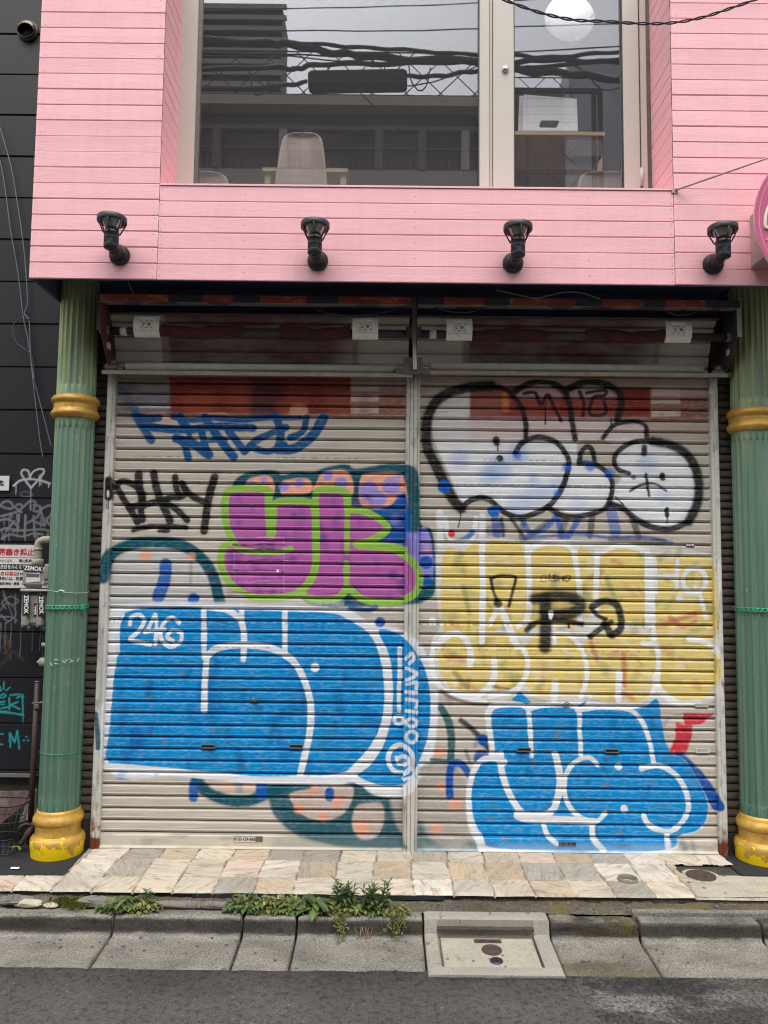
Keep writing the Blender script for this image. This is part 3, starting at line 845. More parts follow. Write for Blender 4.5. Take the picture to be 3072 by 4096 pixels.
    for k in range(190):
        x = rr.uniform(195, 1490); y = rr.uniform(110, 820)
        c = rr.choice([(128, 150, 100), (150, 168, 110), (206, 140, 110), (190, 96, 84), (222, 206, 190), (216, 190, 150), (130, 140, 120), (236, 218, 120), (232, 226, 204), (228, 214, 160)])
        S(CD, [(x, y), (x + rr.uniform(-50, 50), y + rr.uniform(10, 50))], rr.uniform(14, 40), c, 12, rr.uniform(.25, .6))
    for pts, c in (([(1060, 610), (1065, 760)], (190, 86, 74)), ([(905, 560), (935, 640)], (196, 120, 96)), ([(1260, 470), (1400, 420)], (186, 96, 90)), ([(1280, 440), (1340, 480), (1400, 460)], (196, 110, 100)), ([(260, 700), (320, 770)], (120, 130, 90)), ([(215, 620), (300, 640)], (206, 130, 100)), ([(300, 290), (330, 420)], (140, 160, 110)), ([(980, 250), (1030, 380)], (132, 156, 108))):
        S(CD, pts, 24, c, 9, .65)
    WS = [([(388, 90), (392, 330), (388, 555)], 24), ([(604, 100), (614, 300), (606, 440), (560, 480)], 22), ([(826, 125), (850, 300), (852, 470)], 22), ([(934, 125), (928, 390)], 22), ([(1174, 125), (1176, 480)], 24), ([(1190, 150), (1204, 540)], 20), ([(608, 120), (700, 84), (800, 100), (832, 160)], 20), ([(935, 140), (1050, 96), (1150, 120)], 20),
          ([(180, 560), (250, 512), (310, 540), (336, 610), (332, 662)], 24), ([(446, 640), (442, 740), (370, 806), (260, 796)], 24), ([(530, 545), (596, 610), (602, 700), (550, 780), (430, 812)], 20), ([(716, 508), (810, 526), (870, 610), (886, 720), (858, 815)], 18), ([(735, 745), (730, 828)], 26), ([(1040, 700), (1034, 828)], 24), ([(1150, 560), (1218, 585), (1222, 720), (1196, 800)], 20),
          ([(480, 398), (556, 576)], 26), ([(470, 385), (425, 470)], 20), ([(160, 560), (150, 660), (180, 752), (260, 806), (400, 836)], 20), ([(1370, 540), (1460, 560), (1510, 620)], 20), ([(1210, 720), (1240, 790), (1320, 842), (1420, 840)], 24), ([(700, 490), (720, 500), (730, 560)], 26)]
    for pts, w in WS: S(CD, pts, w * 1.2, (238, 238, 236), 3, 1)
    for pts in ([(1206, 172), (1212, 320)], [(1316, 168), (1312, 300)], [(1212, 246), (1310, 244)], [(1398, 290), (1424, 340), (1440, 396)]): S(CD, pts, 22, WHT, 3)
    ring(CD, 1396, 264, 54, 60, 22, WHT); ring(CD, 1400, 270, 26, 34, 8, (226, 200, 150), .6); D(CD, 1450, 437, 13, WHT, 3); D(CD, 1325, 345, 18, WHT, 4); D(CD, 155, 455, 18, WHT, 5)
    for pts, w, so in (([(432, 258), (470, 240), (540, 244), (546, 268), (516, 384)], 15, 5), ([(430, 254), (442, 310), (462, 366)], 15, 5), ([(462, 370), (466, 374)], 40, 7), ([(640, 350), (760, 338), (840, 356), (852, 396), (790, 424), (700, 430)], 56, 12), ([(688, 350), (690, 470), (688, 580)], 60, 12),
                       ([(600, 500), (650, 462), (750, 452), (862, 470)], 26, 7), ([(800, 470), (800, 485)], 14, 4), ([(910, 388), (960, 362), (1022, 374), (1046, 430), (1046, 490), (1010, 522)], 34, 6), ([(906, 396), (940, 430), (976, 446)], 20, 5), ([(1000, 520), (970, 468)], 34, 6), ([(902, 530), (950, 492), (1000, 462)], 28, 6)):
        S(CD, pts, w, BLK, so, .95)
    S(CD, rect(640, 330, 870, 410), 60, (60, 58, 50), 30, .35, False)
    G(CD, [(706, 405), (728, 410), (720, 445), (706, 440)], (236, 236, 230), 3)
    for pts in ([(668, 266), (676, 240), (690, 238), (694, 262)], [(700, 240), (712, 236), (706, 262), (720, 262)], [(722, 240), (738, 238), (728, 252), (742, 262), (724, 266)], [(748, 240), (750, 264), (762, 250), (774, 264), (776, 240)], [(784, 242), (804, 240), (808, 256), (786, 266), (784, 244)], [(664, 268), (690, 270)]):
        S(CD, pts, 4.5, (52, 50, 40), 1.5, .9)
    # ---------------- lower right: grey cells, dark strokes, blue letters
    G(CE, [(95, 480), (200, 450), (300, 500), (330, 700), (290, 800), (95, 800)], (160, 154, 148), 16, .7, True, .3)
    S(CE, [(100, 470), (180, 440), (260, 470)], 20, (110, 112, 110), 12, .5)
    for x, y, r in ((190, 388, 27), (200, 555, 26), (262, 640, 32), (172, 752, 27), (45, 600, 9)): D(CE, x, y, r, (226, 160, 134), 10, .75)
    S(CE, [(196, 180), (232, 250), (244, 330), (240, 425)], 36, (24, 92, 100), 6, .95); S(CE, [(150, 425), (235, 432)], 16, (24, 92, 100), 5, .9, False)
    G(CE, [(95, 720), (140, 790), (240, 812), (330, 800), (400, 860), (95, 862)], (34, 96, 108), 22, .8)
    G(CE, [(130, 770), (200, 810), (290, 780), (320, 840), (220, 850)], (180, 168, 160), 18, .6)
    S(CE, [(236, 596), (234, 520), (246, 452), (290, 446), (332, 500)], 36, (16, 82, 166), 5); S(CE, [(290, 240), (350, 290), (400, 350), (440, 395)], 26, (30, 30, 36), 7, .92); S(CE, [(310, 380), (332, 440)], 14, (70, 66, 60), 8, .7, False)
    D(CE, 395, 332, 27, (14, 76, 158), 5); D(CE, 388, 420, 40, (14, 76, 158), 8, .9)
    S(CE, [(196, 100), (250, 132), (330, 158), (440, 166)], 18, (96, 56, 60), 8, .8); S(CE, [(440, 78), (520, 90)], 10, (80, 80, 84), 5, .7)
    G(CE, [(1340, 204), (1496, 204), (1430, 256), (1388, 262), (1380, 330), (1362, 380), (1322, 428), (1268, 404), (1304, 330), (1308, 244), (1348, 258)], (204, 34, 58), 5, .95, False)
    S(CE, [(1258, 380), (1300, 400)], 26, (220, 60, 70), 8, .8)
    S(CE, [(1330, 420), (1410, 500), (1470, 580), (1500, 640)], 54, (16, 82, 166), 5)
    G(CE, [(408, 240), (428, 180), (560, 158), (740, 158), (850, 140), (1000, 160), (1110, 170), (1170, 160), (1215, 146), (1236, 250), (1256, 340), (1290, 400), (1346, 424), (1410, 520), (1456, 620), (1456, 710), (1410, 765), (1325, 790),
           (1305, 850), (1180, 866), (900, 866), (600, 860), (420, 850), (345, 790), (316, 690), (316, 560), (344, 460), (420, 410)], WHT, 6, .96)
    G(CE, [(432, 230), (455, 184), (560, 176), (610, 186), (740, 172), (850, 184), (1050, 184), (1150, 178), (1218, 138), (1240, 240), (1256, 330), (1290, 396), (1346, 424), (1410, 520), (1456, 620), (1456, 700), (1410, 760), (1325, 784),
           (1300, 836), (1200, 858), (900, 858), (600, 852), (420, 836), (365, 780), (340, 690), (332, 560), (360, 470), (440, 420), (446, 350)], BLU, 4)
    for p in ([(570, 104), (622, 152), (590, 176), (528, 140)], [(842, 174), (884, 142), (872, 176)]): G(CE, p, BLU, 3, 1, False)
    rr = random.Random(12)
    for k in range(60):
        x = rr.uniform(360, 1420); y = rr.uniform(210, 840)
        S(CE, [(x, y), (x + rr.uniform(-25, 25), y + rr.uniform(10, 50))], rr.uniform(14, 40), rr.choice([(18, 84, 136), (24, 96, 160), (30, 140, 200), (18, 90, 150), (90, 120, 140)]), 12, rr.uniform(.25, .5))
    for x, y in ((740, 310), (640, 440), (1040, 770), (430, 710), (700, 385), (980, 545), (500, 800)): D(CE, x, y, 14, (130, 118, 112), 8, .55)
    for pts, w in (([(412, 210), (424, 300), (440, 395)], 22), ([(412, 210), (446, 168), (560, 162), (604, 186), (616, 270), (624, 408)], 22), ([(610, 186), (700, 166), (836, 180), (852, 300), (858, 400)], 22), ([(840, 190), (960, 176), (1090, 190), (1150, 250), (1186, 350), (1202, 440)], 22),
                   ([(496, 432), (400, 420), (352, 480), (328, 590), (336, 700), (372, 790)], 24), ([(478, 400), (482, 480), (520, 590), (580, 676), (650, 694), (720, 668), (750, 600), (758, 500), (736, 400)], 32), ([(936, 450), (900, 416), (840, 430), (790, 490), (780, 580), (812, 660), (870, 708), (930, 718), (974, 680)], 22),
                   ([(1146, 466), (1230, 454), (1310, 500), (1360, 590), (1362, 680), (1300, 756), (1232, 760), (1178, 732), (1156, 696)], 25), ([(560, 690), (640, 712), (760, 712), (920, 722)], 40), ([(680, 730), (700, 786), (742, 822)], 22), ([(910, 740), (918, 800), (962, 852)], 28), ([(1266, 770), (1270, 852)], 26), ([(372, 790), (390, 850)], 40), ([(455, 405), (495, 440)], 30)):
        S(CE, pts, w, WHT, 3)
    D(CE, 1036, 458, 17, WHT, 3); D(CE, 1063, 660, 16, WHT, 3, ry=20); D(CE, 975, 676, 8, WHT, 3); D(CE, 1142, 568, 4, WHT, 2)
    G(CE, rect(110, 826, 1320, 866), (196, 202, 206), 18, .35, False, .6)
    # right jamb smears
    S(CE, [(1520, 60), (1538, 120)], 14, (206, 70, 90), 6, .7); S(CD, [(1500, 180), (1520, 420)], 18, (232, 232, 232), 6, .6); S(CD, [(1512, 560), (1535, 700)], 10, (236, 190, 190), 5, .6)
    # left jamb smears
    S(CB, [(28, 60), (20, 300)], 18, (150, 150, 154), 14, .6); S(CB, [(12, 560), (20, 640), (22, 720)], 22, TEAL, 4, .95); S(CB, [(40, 160), (34, 500)], 14, (120, 122, 126), 16, .5)


# ------------------------------------------------------------------ roller shutters
PITCHS = 0.0592
ZG = P(970, 3335, 0).z                    # lowest joint between two slats
ZFLOOR = P(970, 3395, 0).z
ZLINT = P(1000, 1508, 0).z
XL0, XL1 = P(437, 2400, 0).x, P(1620, 2070, 0).x
XR0, XR1 = P(1677, 2070, 0).x, (P(2849, 2353, 0).x + P(2836, 1650, 0).x) / 2
XJL = P(403, 2400, 0).x; XJR = P(2881, 2353, 0).x
ZTOP = P(1000, 1262, -.1).z
SHUT_BASE = (196, 188, 176)


def slat_profile(z):
    t = ((z - ZG) / PITCHS) % 1.0          # 0 at a joint, rising upward
    y = .016 * (1 - sstep(.03, .065, t)) + .006 * sstep(.965, 1.0, t)          # slit between slats
    y += .009 * (1 - np.clip((t - .05) / .17, 0, 1))                           # hooked lower edge, faces down
    y += .009 * np.clip((t - .86) / .12, 0, 1)                                 # shoulder, faces up
    y -= .0016 * sstep(.22, .25, t) * (1 - sstep(.29, .33, t))
    y += .0012 * sstep(.33, .35, t) * (1 - sstep(.37, .40, t))
    y += .0007 * np.sin(t * 2 * PI * 9) * sstep(.42, .46, t) * (1 - sstep(.80, .86, t))
    return y


def curtain(x0, x1, root):
    dx = .0034
    nc = int((x1 - x0) / dx) + 1
    z0 = ZG - .006
    nr = int((ZLINT + .02 - z0) / (PITCHS / 24)) + 1
    zs = z0 + np.arange(nr) * (PITCHS / 24); xs = np.linspace(x0, x1, nc)
    X, Z = np.meshgrid(xs, zs)
    k_ = np.floor((Z - ZG) / PITCHS + .5)
    Zw = Z + .0022 * (fbm(X * 1.6, k_ * 3.7, 19, 3) - .5) + .0012 * (fbm(X * 9, k_ * 5.3, 20, 2) - .5)
    Y = slat_profile(Zw) + .004 * (fbm(X * 2.2, Z * 5, 29, 3) - .5) + .0025 * (fbm(X * 7, k_ * 2.9, 33, 3) - .5)
    base = np.array(lin(SHUT_BASE))[None, :] * (.92 + .12 * fbm(X.ravel() * 1.5, Z.ravel() * 26, 5, 3))[:, None]
    cv = Canvas(X, Z, base)
    graffiti(cv)
    # rubbed grime lines along some slats
    for k, (zz, a) in enumerate([(1830, .35), (1893, .4), (1640, .25), (2160, .3), (2490, .4), (2590, .3), (2840, .25), (1930, .3)]):
        zc = P(1000, zz, 0).z
        m = np.exp(-((cv.Z - zc) / .0035) ** 2) * sstep(.45, .6, vnoise(cv.X * 90, cv.Z * 20, 40 + k)) * sstep(.35, .6, vnoise(cv.X * 3, cv.Z * 0 + k, 70))
        cv.c *= (1 - a * 1.5 * m)[:, None]
    tj = ((cv.Z - ZG) / PITCHS) % 1.0; cv.c *= (1 - .75 * (tj < .055) - .34 * (1 - sstep(.06, .20, tj)) * (tj >= .055) * (.5 + cv.n3))[:, None]     # grime packed into the joints; hooked edges above them darker too
    V = np.stack([X.ravel(), Y.ravel(), Z.ravel()], 1)
    o = np_grid('slat_curtain', V, nr, nc, MAT['shutter_paint'], root, cv.c)
    # bottom rail plate
    zb = np.linspace(ZFLOOR + .002, z0 - .001, 18); X, Z = np.meshgrid(xs[::2], zb)
    t = (Z - ZFLOOR) / (z0 - ZFLOOR)
    Y = -.004 - .010 * (1 - sstep(.10, .16, t)) + .003 * sstep(.9, 1, t) + .008 * sstep(.97, 1, t)
    cv = Canvas(X, Z, lin((200, 192, 176))); graffiti(cv)
    d = sstep(.5, .75, cv.n3); cv.c = cv.c * (1 - .25 * d[:, None])
    np_grid('bottom_rail', np.stack([X.ravel(), Y.ravel(), Z.ravel()], 1), X.shape[0], X.shape[1], MAT['shutter_paint'], root, cv.c)
    # part of the curtain above the lintel, curling forward on to its shaft
    n = 90; s_ = np.linspace(0, 1, n); xs2 = np.linspace(x0 - .02, x1 + .012, nc // 3)
    X, T = np.meshgrid(xs2, s_)
    Z = ZLINT + .01 + (ZTOP - ZLINT) * T
    Y = .03 - .13 * T ** 2.2
    tt = (T * 4.6) % 1.0
    Y = Y + .018 * (1 - sstep(.03, .07, tt)) + .009 * (1 - np.clip((tt - .05) / .16, 0, 1)) + .008 * np.clip((tt - .86) / .12, 0, 1) + .0006 * np.sin(tt * 40)
    cv = Canvas(X, Z, lin((236, 228, 216)))
    xm0 = x0 + (x1 - x0) * (.16 if x0 < -1 else .14); xm1 = x0 + (x1 - x0) * .9
    m = sstep(xm0, xm0 + .03, cv.X) * (1 - sstep(xm1 - .3, xm1, cv.X)) * (.55 + .5 * cv.n3)
    m = np.clip(m, 0, .9)
    cv.c = cv.c * (1 - m[:, None]) + np.array(lin((104, 54, 50))) * m[:, None]
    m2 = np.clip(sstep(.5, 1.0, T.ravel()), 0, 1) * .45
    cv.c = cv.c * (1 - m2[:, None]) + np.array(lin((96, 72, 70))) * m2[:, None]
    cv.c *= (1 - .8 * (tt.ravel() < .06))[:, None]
    for xx in (x0 + .24, x1 - .27):
        mm = ((np.abs(cv.X - xx) < .017) & (T.ravel() < .62)); cv.c[mm] = lin((176, 166, 156))
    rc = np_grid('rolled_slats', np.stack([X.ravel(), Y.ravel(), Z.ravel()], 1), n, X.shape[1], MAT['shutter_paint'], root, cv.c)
    b = MB(); b.box(x0 - .03, x1 + .02, -.112, -.100, ZTOP - .002, ZTOP + .006); b.build('leading_edge', MAT['grey_steel'], rc)
    return o


def painted_upright(name, x0, x1, prof, z0, z1, root, base, back=.03, rust=None):
    """guide rail: a folded sheet whose section runs (x fraction, y) with the graffiti carried over it"""
    pts = np.array(prof, float)
    u = []
    for a, b in zip(pts[:-1], pts[1:]):
        n = max(2, int(np.hypot((b[0] - a[0]) * (x1 - x0), b[1] - a[1]) / .003))
        for k in range(n): u.append(a + (b - a) * k / n)
    u.append(pts[-1]); u = np.array(u)
    zs = np.arange(z0, z1, .0045)
    X = np.repeat((x0 + (x1 - x0) * u[:, 0])[None, :], len(zs), 0); Y = np.repeat(u[:, 1][None, :], len(zs), 0); Z = np.repeat(zs[:, None], len(u), 1)
    cv = Canvas(X, Z, lin(base)); graffiti(cv)
    w = sstep(.62, .7, fbm(cv.X * 60, cv.Z * 14, 91, 4)); cv.c = cv.c * (1 - .35 * w[:, None]) + .35 * w[:, None] * np.array(lin((90, 88, 80)))
    if rust:
        h, side = rust
        r = (1 - sstep(h * .3, h, cv.Z - z0 + (cv.n1) * .25)); r = r * sstep(.3, .5, fbm(cv.X * 50, cv.Z * 26, 8, 4) + .25 * (1 - sstep(0, h * .5, cv.Z - z0)))
        cv.c = cv.c * (1 - r[:, None]) + np.array(lin((112, 58, 40))) * r[:, None]
    return np_grid(name, np.stack([X.ravel(), Y.ravel(), Z.ravel()], 1), len(zs), len(u), MAT['shutter_paint'], root, cv.c, smooth=False)


def shutter(x0, x1, jamb, label):
    root = thing('roller_shutter', label, 'shutter', ((x0 + x1) / 2, 0, ZFLOOR), 'roller shutters closing the shop front')
    curtain(x0, x1, root)
    zt = ZLINT + .02
    if jamb == 'L':
        painted_upright('guide_rail', XJL, x0, [(0, .03), (0, -.022), (.12, -.026), (.62, -.026), (.66, -.021), (.94, -.021), (1, -.018), (1, .012)], P(385, 3388, 0).z, zt, root, (206, 204, 196), rust=(.16, 1))
    else:
        painted_upright('guide_rail', x1, XJR, [(0, .012), (0, -.018), (.06, -.021), (.36, -.021), (.40, -.026), (.9, -.026), (1, -.022), (1, .03)], P(2900, 3428, 0).z, zt, root, (206, 204, 196), rust=(.2, 1))
    return root


left = shutter(XL0, XL1, 'L', 'left roller shutter sprayed with a violet and lime piece above a big blue letter')
right = shutter(XR0, XR1, 'R', 'right roller shutter sprayed with white black-outlined letters, a yellow piece and blue letters')
ps = [(0, .012), (0, -.02), (.04, -.024), (.24, -.024), (.26, -.019), (.29, -.019), (.31, -.024), (.50, -.024), (.52, -.018), (.55, -.018), (.57, -.024), (.8, -.024), (.82, -.019), (.85, -.019), (.87, -.024), (.96, -.024), (1, -.02), (1, .012)]
cpost = painted_upright('shutter_post', XL1, XR0, ps, ZFLOOR - .004, ZLINT + .02, None, (196, 196, 186))
tag(cpost, 'painted metal post between the two graffiti shutters with white letters running down it', 'post')

# locks and finger pulls on the curtains
def lock(px, py, root):
    w = P(px, py, -.004); o = MB()
    a, h = .022, .012
    o.prism([(w.x - a, -.003, w.z), (w.x, -.003, w.z - h), (w.x + a, -.003, w.z), (w.x, -.003, w.z + h)], (0, -.006, 0))
    o.lathe([(.007, -.011), (.007, -.005)], 14, (w.x, 0, w.z), 'Y')
    k = o.build('lock', MAT['lock_steel'], root)
    MB().box(w.x - .0045, w.x + .0045, -.0125, -.0105, w.z - .001, w.z + .001).build('keyhole', MAT['black_print'], k)


def pull(px, py, root):
    w = P(px, py, -.004); a, h = .035, .010
    o = MB()
    for (x0_, x1_, z0_, z1_) in ((-a, a, h - .004, h), (-a, a, -h, -h + .004), (-a, -a + .004, -h + .004, h - .004), (a - .004, a, -h + .004, h - .004)):
        o.box(w.x + x0_, w.x + x1_, -.009, .002, w.z + z0_, w.z + z1_)
    k = o.build('finger_pull', MAT['lock_steel'], root)
    MB().box(w.x - a + .004, w.x + a - .004, -.004, -.002, w.z - h + .004, w.z + h - .004).build('recess', MAT['black_print'], k)


lock(1014, 2798, left); pull(832, 2985, left); pull(1185, 2985, left)
lock(2267, 2816, right); pull(2096, 2998, right); pull(2448, 3003, right)


def plate(px, py, w, h, m, root, y=-.0155, name='sticker'):
    c = P(px, py, y)
    return MB().box(c.x - w / 2, c.x + w / 2, y, y + .0015, c.z - h / 2, c.z + h / 2).build(name, m, root), c


s_, c = plate(978, 3356, .105, .030, MAT['sign_white'], left, -.0065)
text('0120-129-365', .0205, (c.x, -.0072, c.z - .001), s_, MAT['black_print'], bold=.0005, align='CENTER', sx=.92)
MB().box(c.x - .0505, c.x + .0505, -.0069, -.0066, c.z + .0105, c.z + .0125).build('rule', MAT['black_print'], s_)
s_, c = plate(1036, 3356, .036, .026, MAT['grey_steel'], left, -.0065)
s_, c = plate(2270, 3375, .085, .026, MAT['board_blue'], right, -.0065)
text('0120-129-365', .0185, (c.x, -.0072, c.z), s_, MAT['black_print'], bold=.0006, align='CENTER', sx=.84)
s_, c = plate(2761, 2180, .044, .017, MAT['black_print'], right, -.005)
text('SLEHS', .0155, (c.x, -.0058, c.z), s_, MAT['white_print'], bold=.0006, align='CENTER')
s_, c = plate(2812, 3003, .07, .022, MAT['sign_white'], right, -.004)
for k in range(3): MB().box(c.x - .03, c.x + .028, -.0046, -.0041, c.z + .006 - k * .006, c.z + .0075 - k * .006).build('rule', MAT['grey_print'], s_)
s_, c = plate(2808, 2822, .07, .018, MAT['bare_paint'], right, -.004)

# ---- header gear above the lintel
def header(root, px0, px1, side):
    a0 = P(px0, 1480, -.05); a1 = P(px1, 1490, -.05)
    zt = P((px0 + px1) / 2, 1472, -.05).z
    b = MB(); b.tube([(a0.x, -.052, zt), (a1.x, -.052, zt)], .021, 18)
    lt = b.build('lintel_tube', MAT['lintel_paint'], root)
    zb = P((px0 + px1) / 2, 1500, -.05).z
    xe0 = XJL - .012 if side == 'L' else XL1 + .03; xe1 = XL1 + .03 if side == 'L' else XJR + .03
    if side == 'R': xe0 += .001
    b = MB(); b.box(xe0, xe1, -.072, .0, zb + .004, zb + .010); b.box(xe0, xe1, -.078, -.072, zb - .010, zb + .010)
    b.build('lintel_angle', MAT['rust_orange'], root)
    # shaft, springs, drums
    zs = P(1000, 1330, -.13).z; ys = -.13
    xa = P(430, 1330, ys).x if side == 'L' else P(1668, 1340, ys).x
    xb = P(1652, 1340, ys).x if side == 'L' else P(2895, 1350, ys).x
    MB().tube([(xa, ys, zs), (xb, ys, zs)], .0215, 18).build('shaft', MAT['dark_steel'], root)
    drums = (584, 1461) if side == 'L' else (1838, 2716)
    sp_ = ((646, 968), (1120, 1402)) if side == 'L' else ((1900, 2190), (2345, 2652))
    for (q0, q1) in sp_:
        x0_ = P(q0, 1330, ys).x; x1_ = P(q1, 1330, ys).x
        n = 150; pts = []; rs = []
        ph = random.random() * 6
        for i in range(n):
            t = i / (n - 1)
            pts.append((x0_ + (x1_ - x0_) * t, ys - .004, zs + .007 * math.sin(t * 7 + ph)))
            rs.append(.0295 + .0022 * math.sin(i * PI) + (.0016 if i % 2 else -.0016) + .003 * math.sin(i * .13 + ph))
        MB().tube(pts, rs, 14, True, False).build('coil_spring', MAT['rust_red'], root)
    for q in drums:
        cx = P(q, 1310, ys - .04).x; zc = P(q, 1308 + (q - 1461) * .0104, ys - .04).z
        w, h = .066, .054
        nr, nc = 44, 52
        T, U = np.meshgrid(np.linspace(-1, 1, nr), np.linspace(-1, 1, nc), indexing='ij')
        X = cx + U * w; ang = T * .85
        yy = ys + .035 - (.075 * np.cos(ang)); zz = zc + h * T
        inset = (1 - sstep(.50, .62, np.abs(U))) * (1 - sstep(.48, .66, np.abs(T - .12)))
        yy = yy + .007 * inset
        yy = yy - .004 * sstep(-.62, -.56, -np.abs(T + .64) + 0) * 0
        lip = (np.abs(T + .60) < .05); yy = yy - .004 * lip
        yy = yy + .010 * sstep(.93, 1.0, -T)
        tc = (T[:-1, :-1] + T[1:, 1:]) / 2; uc = (U[:-1, :-1] + U[1:, 1:]) / 2
        keep = np.ones_like(tc, bool)
        for (hx, hz, hw, hh) in ((-.42, .42, .045, .05), (0, .42, .045, .05), (.42, .42, .045, .05), (-.42, -.2, .045, .05), (0, -.2, .045, .05), (.42, -.2, .045, .05), (-.22, .22, .10, .05), (-.22, 0, .10, .05)):
            keep &= ~((np.abs(uc - hx) < hw) & (np.abs(tc - hz) < hh))
        keep &= ~(((uc - .2) / .13) ** 2 + ((tc - .1) / .16) ** 2 < 1)
        d = np_grid('pulley_plate', np.stack([X.ravel(), yy.ravel(), zz.ravel()], 1), nr, nc, MAT['cream_plate'], root, keep=keep)
        so = d.modifiers.new('thickness', 'SOLIDIFY'); so.thickness = .003; so.offset = 1
        # dark hub seen through the openings
        MB().lathe([(.030, -w * .8), (.030, w * .8)], 20, (cx, ys, zs), 'X').build('pulley_hub', MAT['dark_steel'], d)
    # cardboard tag on the shaft
    q = 497 if side == 'L' else 1731
    xt = P(q, 1330, ys).x
    MB().lathe([(.0225, -.017), (.0225, .017)], 18, (xt, ys, zs), 'X').build('paper_tag', MAT['sign_white'], root)
    # front angle rail with red primer and black bands
    px = (385, 1650) if side == 'L' else (1672, 2960)
    yr = -.215
    x0_ = P(px[0], 1180, yr).x; x1_ = P(px[1], 1195, yr).x
    zt = P(1536, 1190, yr).z + .004
    seg = [(400, 675), (810, 935), (1040, 1225), (1355, 1650)] if side == 'L' else [(1778, 1938), (2040, 2305), (2405, 2575), (2665, 2822)]
    nr, nc = 26, int((x1_ - x0_) / .004)
    prof = [(yr + .035, zt + .001), (yr, zt), (yr, zt - .038), (yr + .003, zt - .040), (yr + .045, zt - .041)]
    pr = np.array([np.array(prof[i]) + (np.array(prof[i + 1]) - np.array(prof[i])) * k / 5 for i in range(4) for k in range(5)] + [np.array(prof[-1])])
    xs = np.linspace(x0_, x1_, nc); X = np.repeat(xs[None, :], len(pr), 0); Y = np.repeat(pr[:, :1], nc, 1); Z = np.repeat(pr[:, 1:], nc, 1)
    cv = Canvas(X, Z + Y * .5, lin((66, 64, 70)))
    fr = ((cv.Z - (Y * .5).ravel()) > zt - .0385)
    for (q0, q1) in seg:
        m = sstep(P(q0, 1190, yr).x - .002, P(q0, 1190, yr).x + .002, cv.X + cv.n1 * .01) * (1 - sstep(P(q1, 1190, yr).x - .002, P(q1, 1190, yr).x + .002, cv.X + cv.n1 * .01)) * fr
        rc = np.array(lin((158, 78, 66)))[None, :] * (.6 + .8 * cv.n3)[:, None]
        hot = sstep(.58, .72, fbm(cv.X * 16, cv.Z * 60, 4, 4)); rc = rc * (1 - hot[:, None]) + np.array(lin((204, 120, 70))) * hot[:, None]
        cv.c = cv.c * (1 - m[:, None]) + rc * m[:, None]
    edge = ~fr & (cv.n3 > .45); cv.c[edge] = lin((110, 110, 106))
    np_grid('front_rail', np.stack([X.ravel(), Y.ravel(), Z.ravel()], 1), len(pr), nc, MAT['attr_plain'], root, cv.c, smooth=False)
    return zs, ys, zt, yr


zs, ys, zrail, yr = header(left, 505, 1590, 'L')
header(right, 1722, 2808, 'R')
# end brackets (plates standing out from the wall)
zlow = ZLINT + .01
def cheek(x, root, m, flip):
    zt = zrail + .006
    poly = [(x, .02, zlow + .02), (x, .02, zt), (x, yr + .01, zt), (x, yr + .01, zs - .02), (x, -.12, zlow + .06), (x, -.06, zlow + .02)]
    b = MB(); b.prism(poly, (.005, 0, 0)); o = b.build('end_plate', m, root)
    fl = MB(); xx = x if flip > 0 else x + .005
    fl.box(xx, xx + flip * .022, yr + .005, yr + .010, zs - .02, zt + .004)
    fl.build('plate_flange', MAT['dark_steel'] if flip < 0 else MAT['bare_paint'], o)
    b = MB(); b.box(x - .024, x + .024, ys - .026, ys + .02, zs - .022, zs + .022, .006)
    b.build('shaft_bearing', MAT['grey_steel'], o)
    c = MB(); c.box(x - flip * .002, x - flip * .004 + (0 if flip > 0 else .009), -.12, -.085, zs - .085, zs - .055); c.build('paper_label', MAT['sign_white'], o)
    return o


cheek(P(398, 1300, yr).x, left, MAT['rust_red'], -1)
cheek(P(2952, 1310, yr).x, right, MAT['dark_steel'], 1)
xc = P(1657, 1300, yr).x
post = MB(); post.box(xc - .011, xc + .011, yr - .006, yr + .008, zs - .06, zrail + .008)
pm = Matrix.Translation((xc, -.215, zs - .06)) @ Matrix.Rotation(R(-38), 4, 'X')
post.box(-.009, .009, -.004, .010, -.24, .0, 0, pm)
post.box(xc - .04, xc + .04, ys - .03, ys - .022, zs - .018, zs + .03)
post = post.build('header_post', MAT['dark_steel'], None)
tag(post, 'dark upright strut between the two shutter shafts under the pink fascia', 'strut')
b = MB(); z0 = ZLINT + .035
b.box(xc - .05, xc + .05, -.085, -.079, z0 - .03, z0 + .055); b.box(xc - .09, xc + .09, -.079, -.055, z0 - .03, z0 + .002)
b.lathe([(.012, -.105), (.009, -.088)], 14, (xc, 0, z0 + .012), 'Y')
b.build('foot_bracket', MAT['grey_steel'], post)
for x, rt in ((XJL + .02, left), (XJR - .01, right)):
    b = MB(); b.box(x - .03, x + .04, -.07, -.02, ZLINT + .012, ZLINT + .05, .01); b.lathe([(.022, -.02), (.022, .03)], 18, (x + .01, -.045, ZLINT + .055), 'Y'); b.box(x + .04, x + .075, -.062, -.035, ZLINT + .014, ZLINT + .034)
    b.build('guide_mouth', MAT['grey_steel'], rt)
# ------------------------------------------------------------------ pink upper storey
YF = -0.40                                   # face of the cladding
ZB = (P(120, 1107, YF).z + P(2900, 1147, YF).z) / 2      # lower edge
ZSILL = (P(660, 741, YF).z + P(2690, 764, YF).z) / 2
XP0 = (P(120, 1107, YF).x + P(163, 30, YF).x) / 2
XW0 = (P(642, 737, YF).x + P(660, 60, YF).x) / 2          # window recess edges
XW1 = (P(2690, 760, YF).x + P(2684, 60, YF).x) / 2
XP1 = 2.35
ZT = 4.75
YW = -0.12
bld = thing('pink_shop_building', 'pink boarded shop building with two green columns under its overhanging upper storey', 'building', (0.25, 0, -.02))
DR = Vector


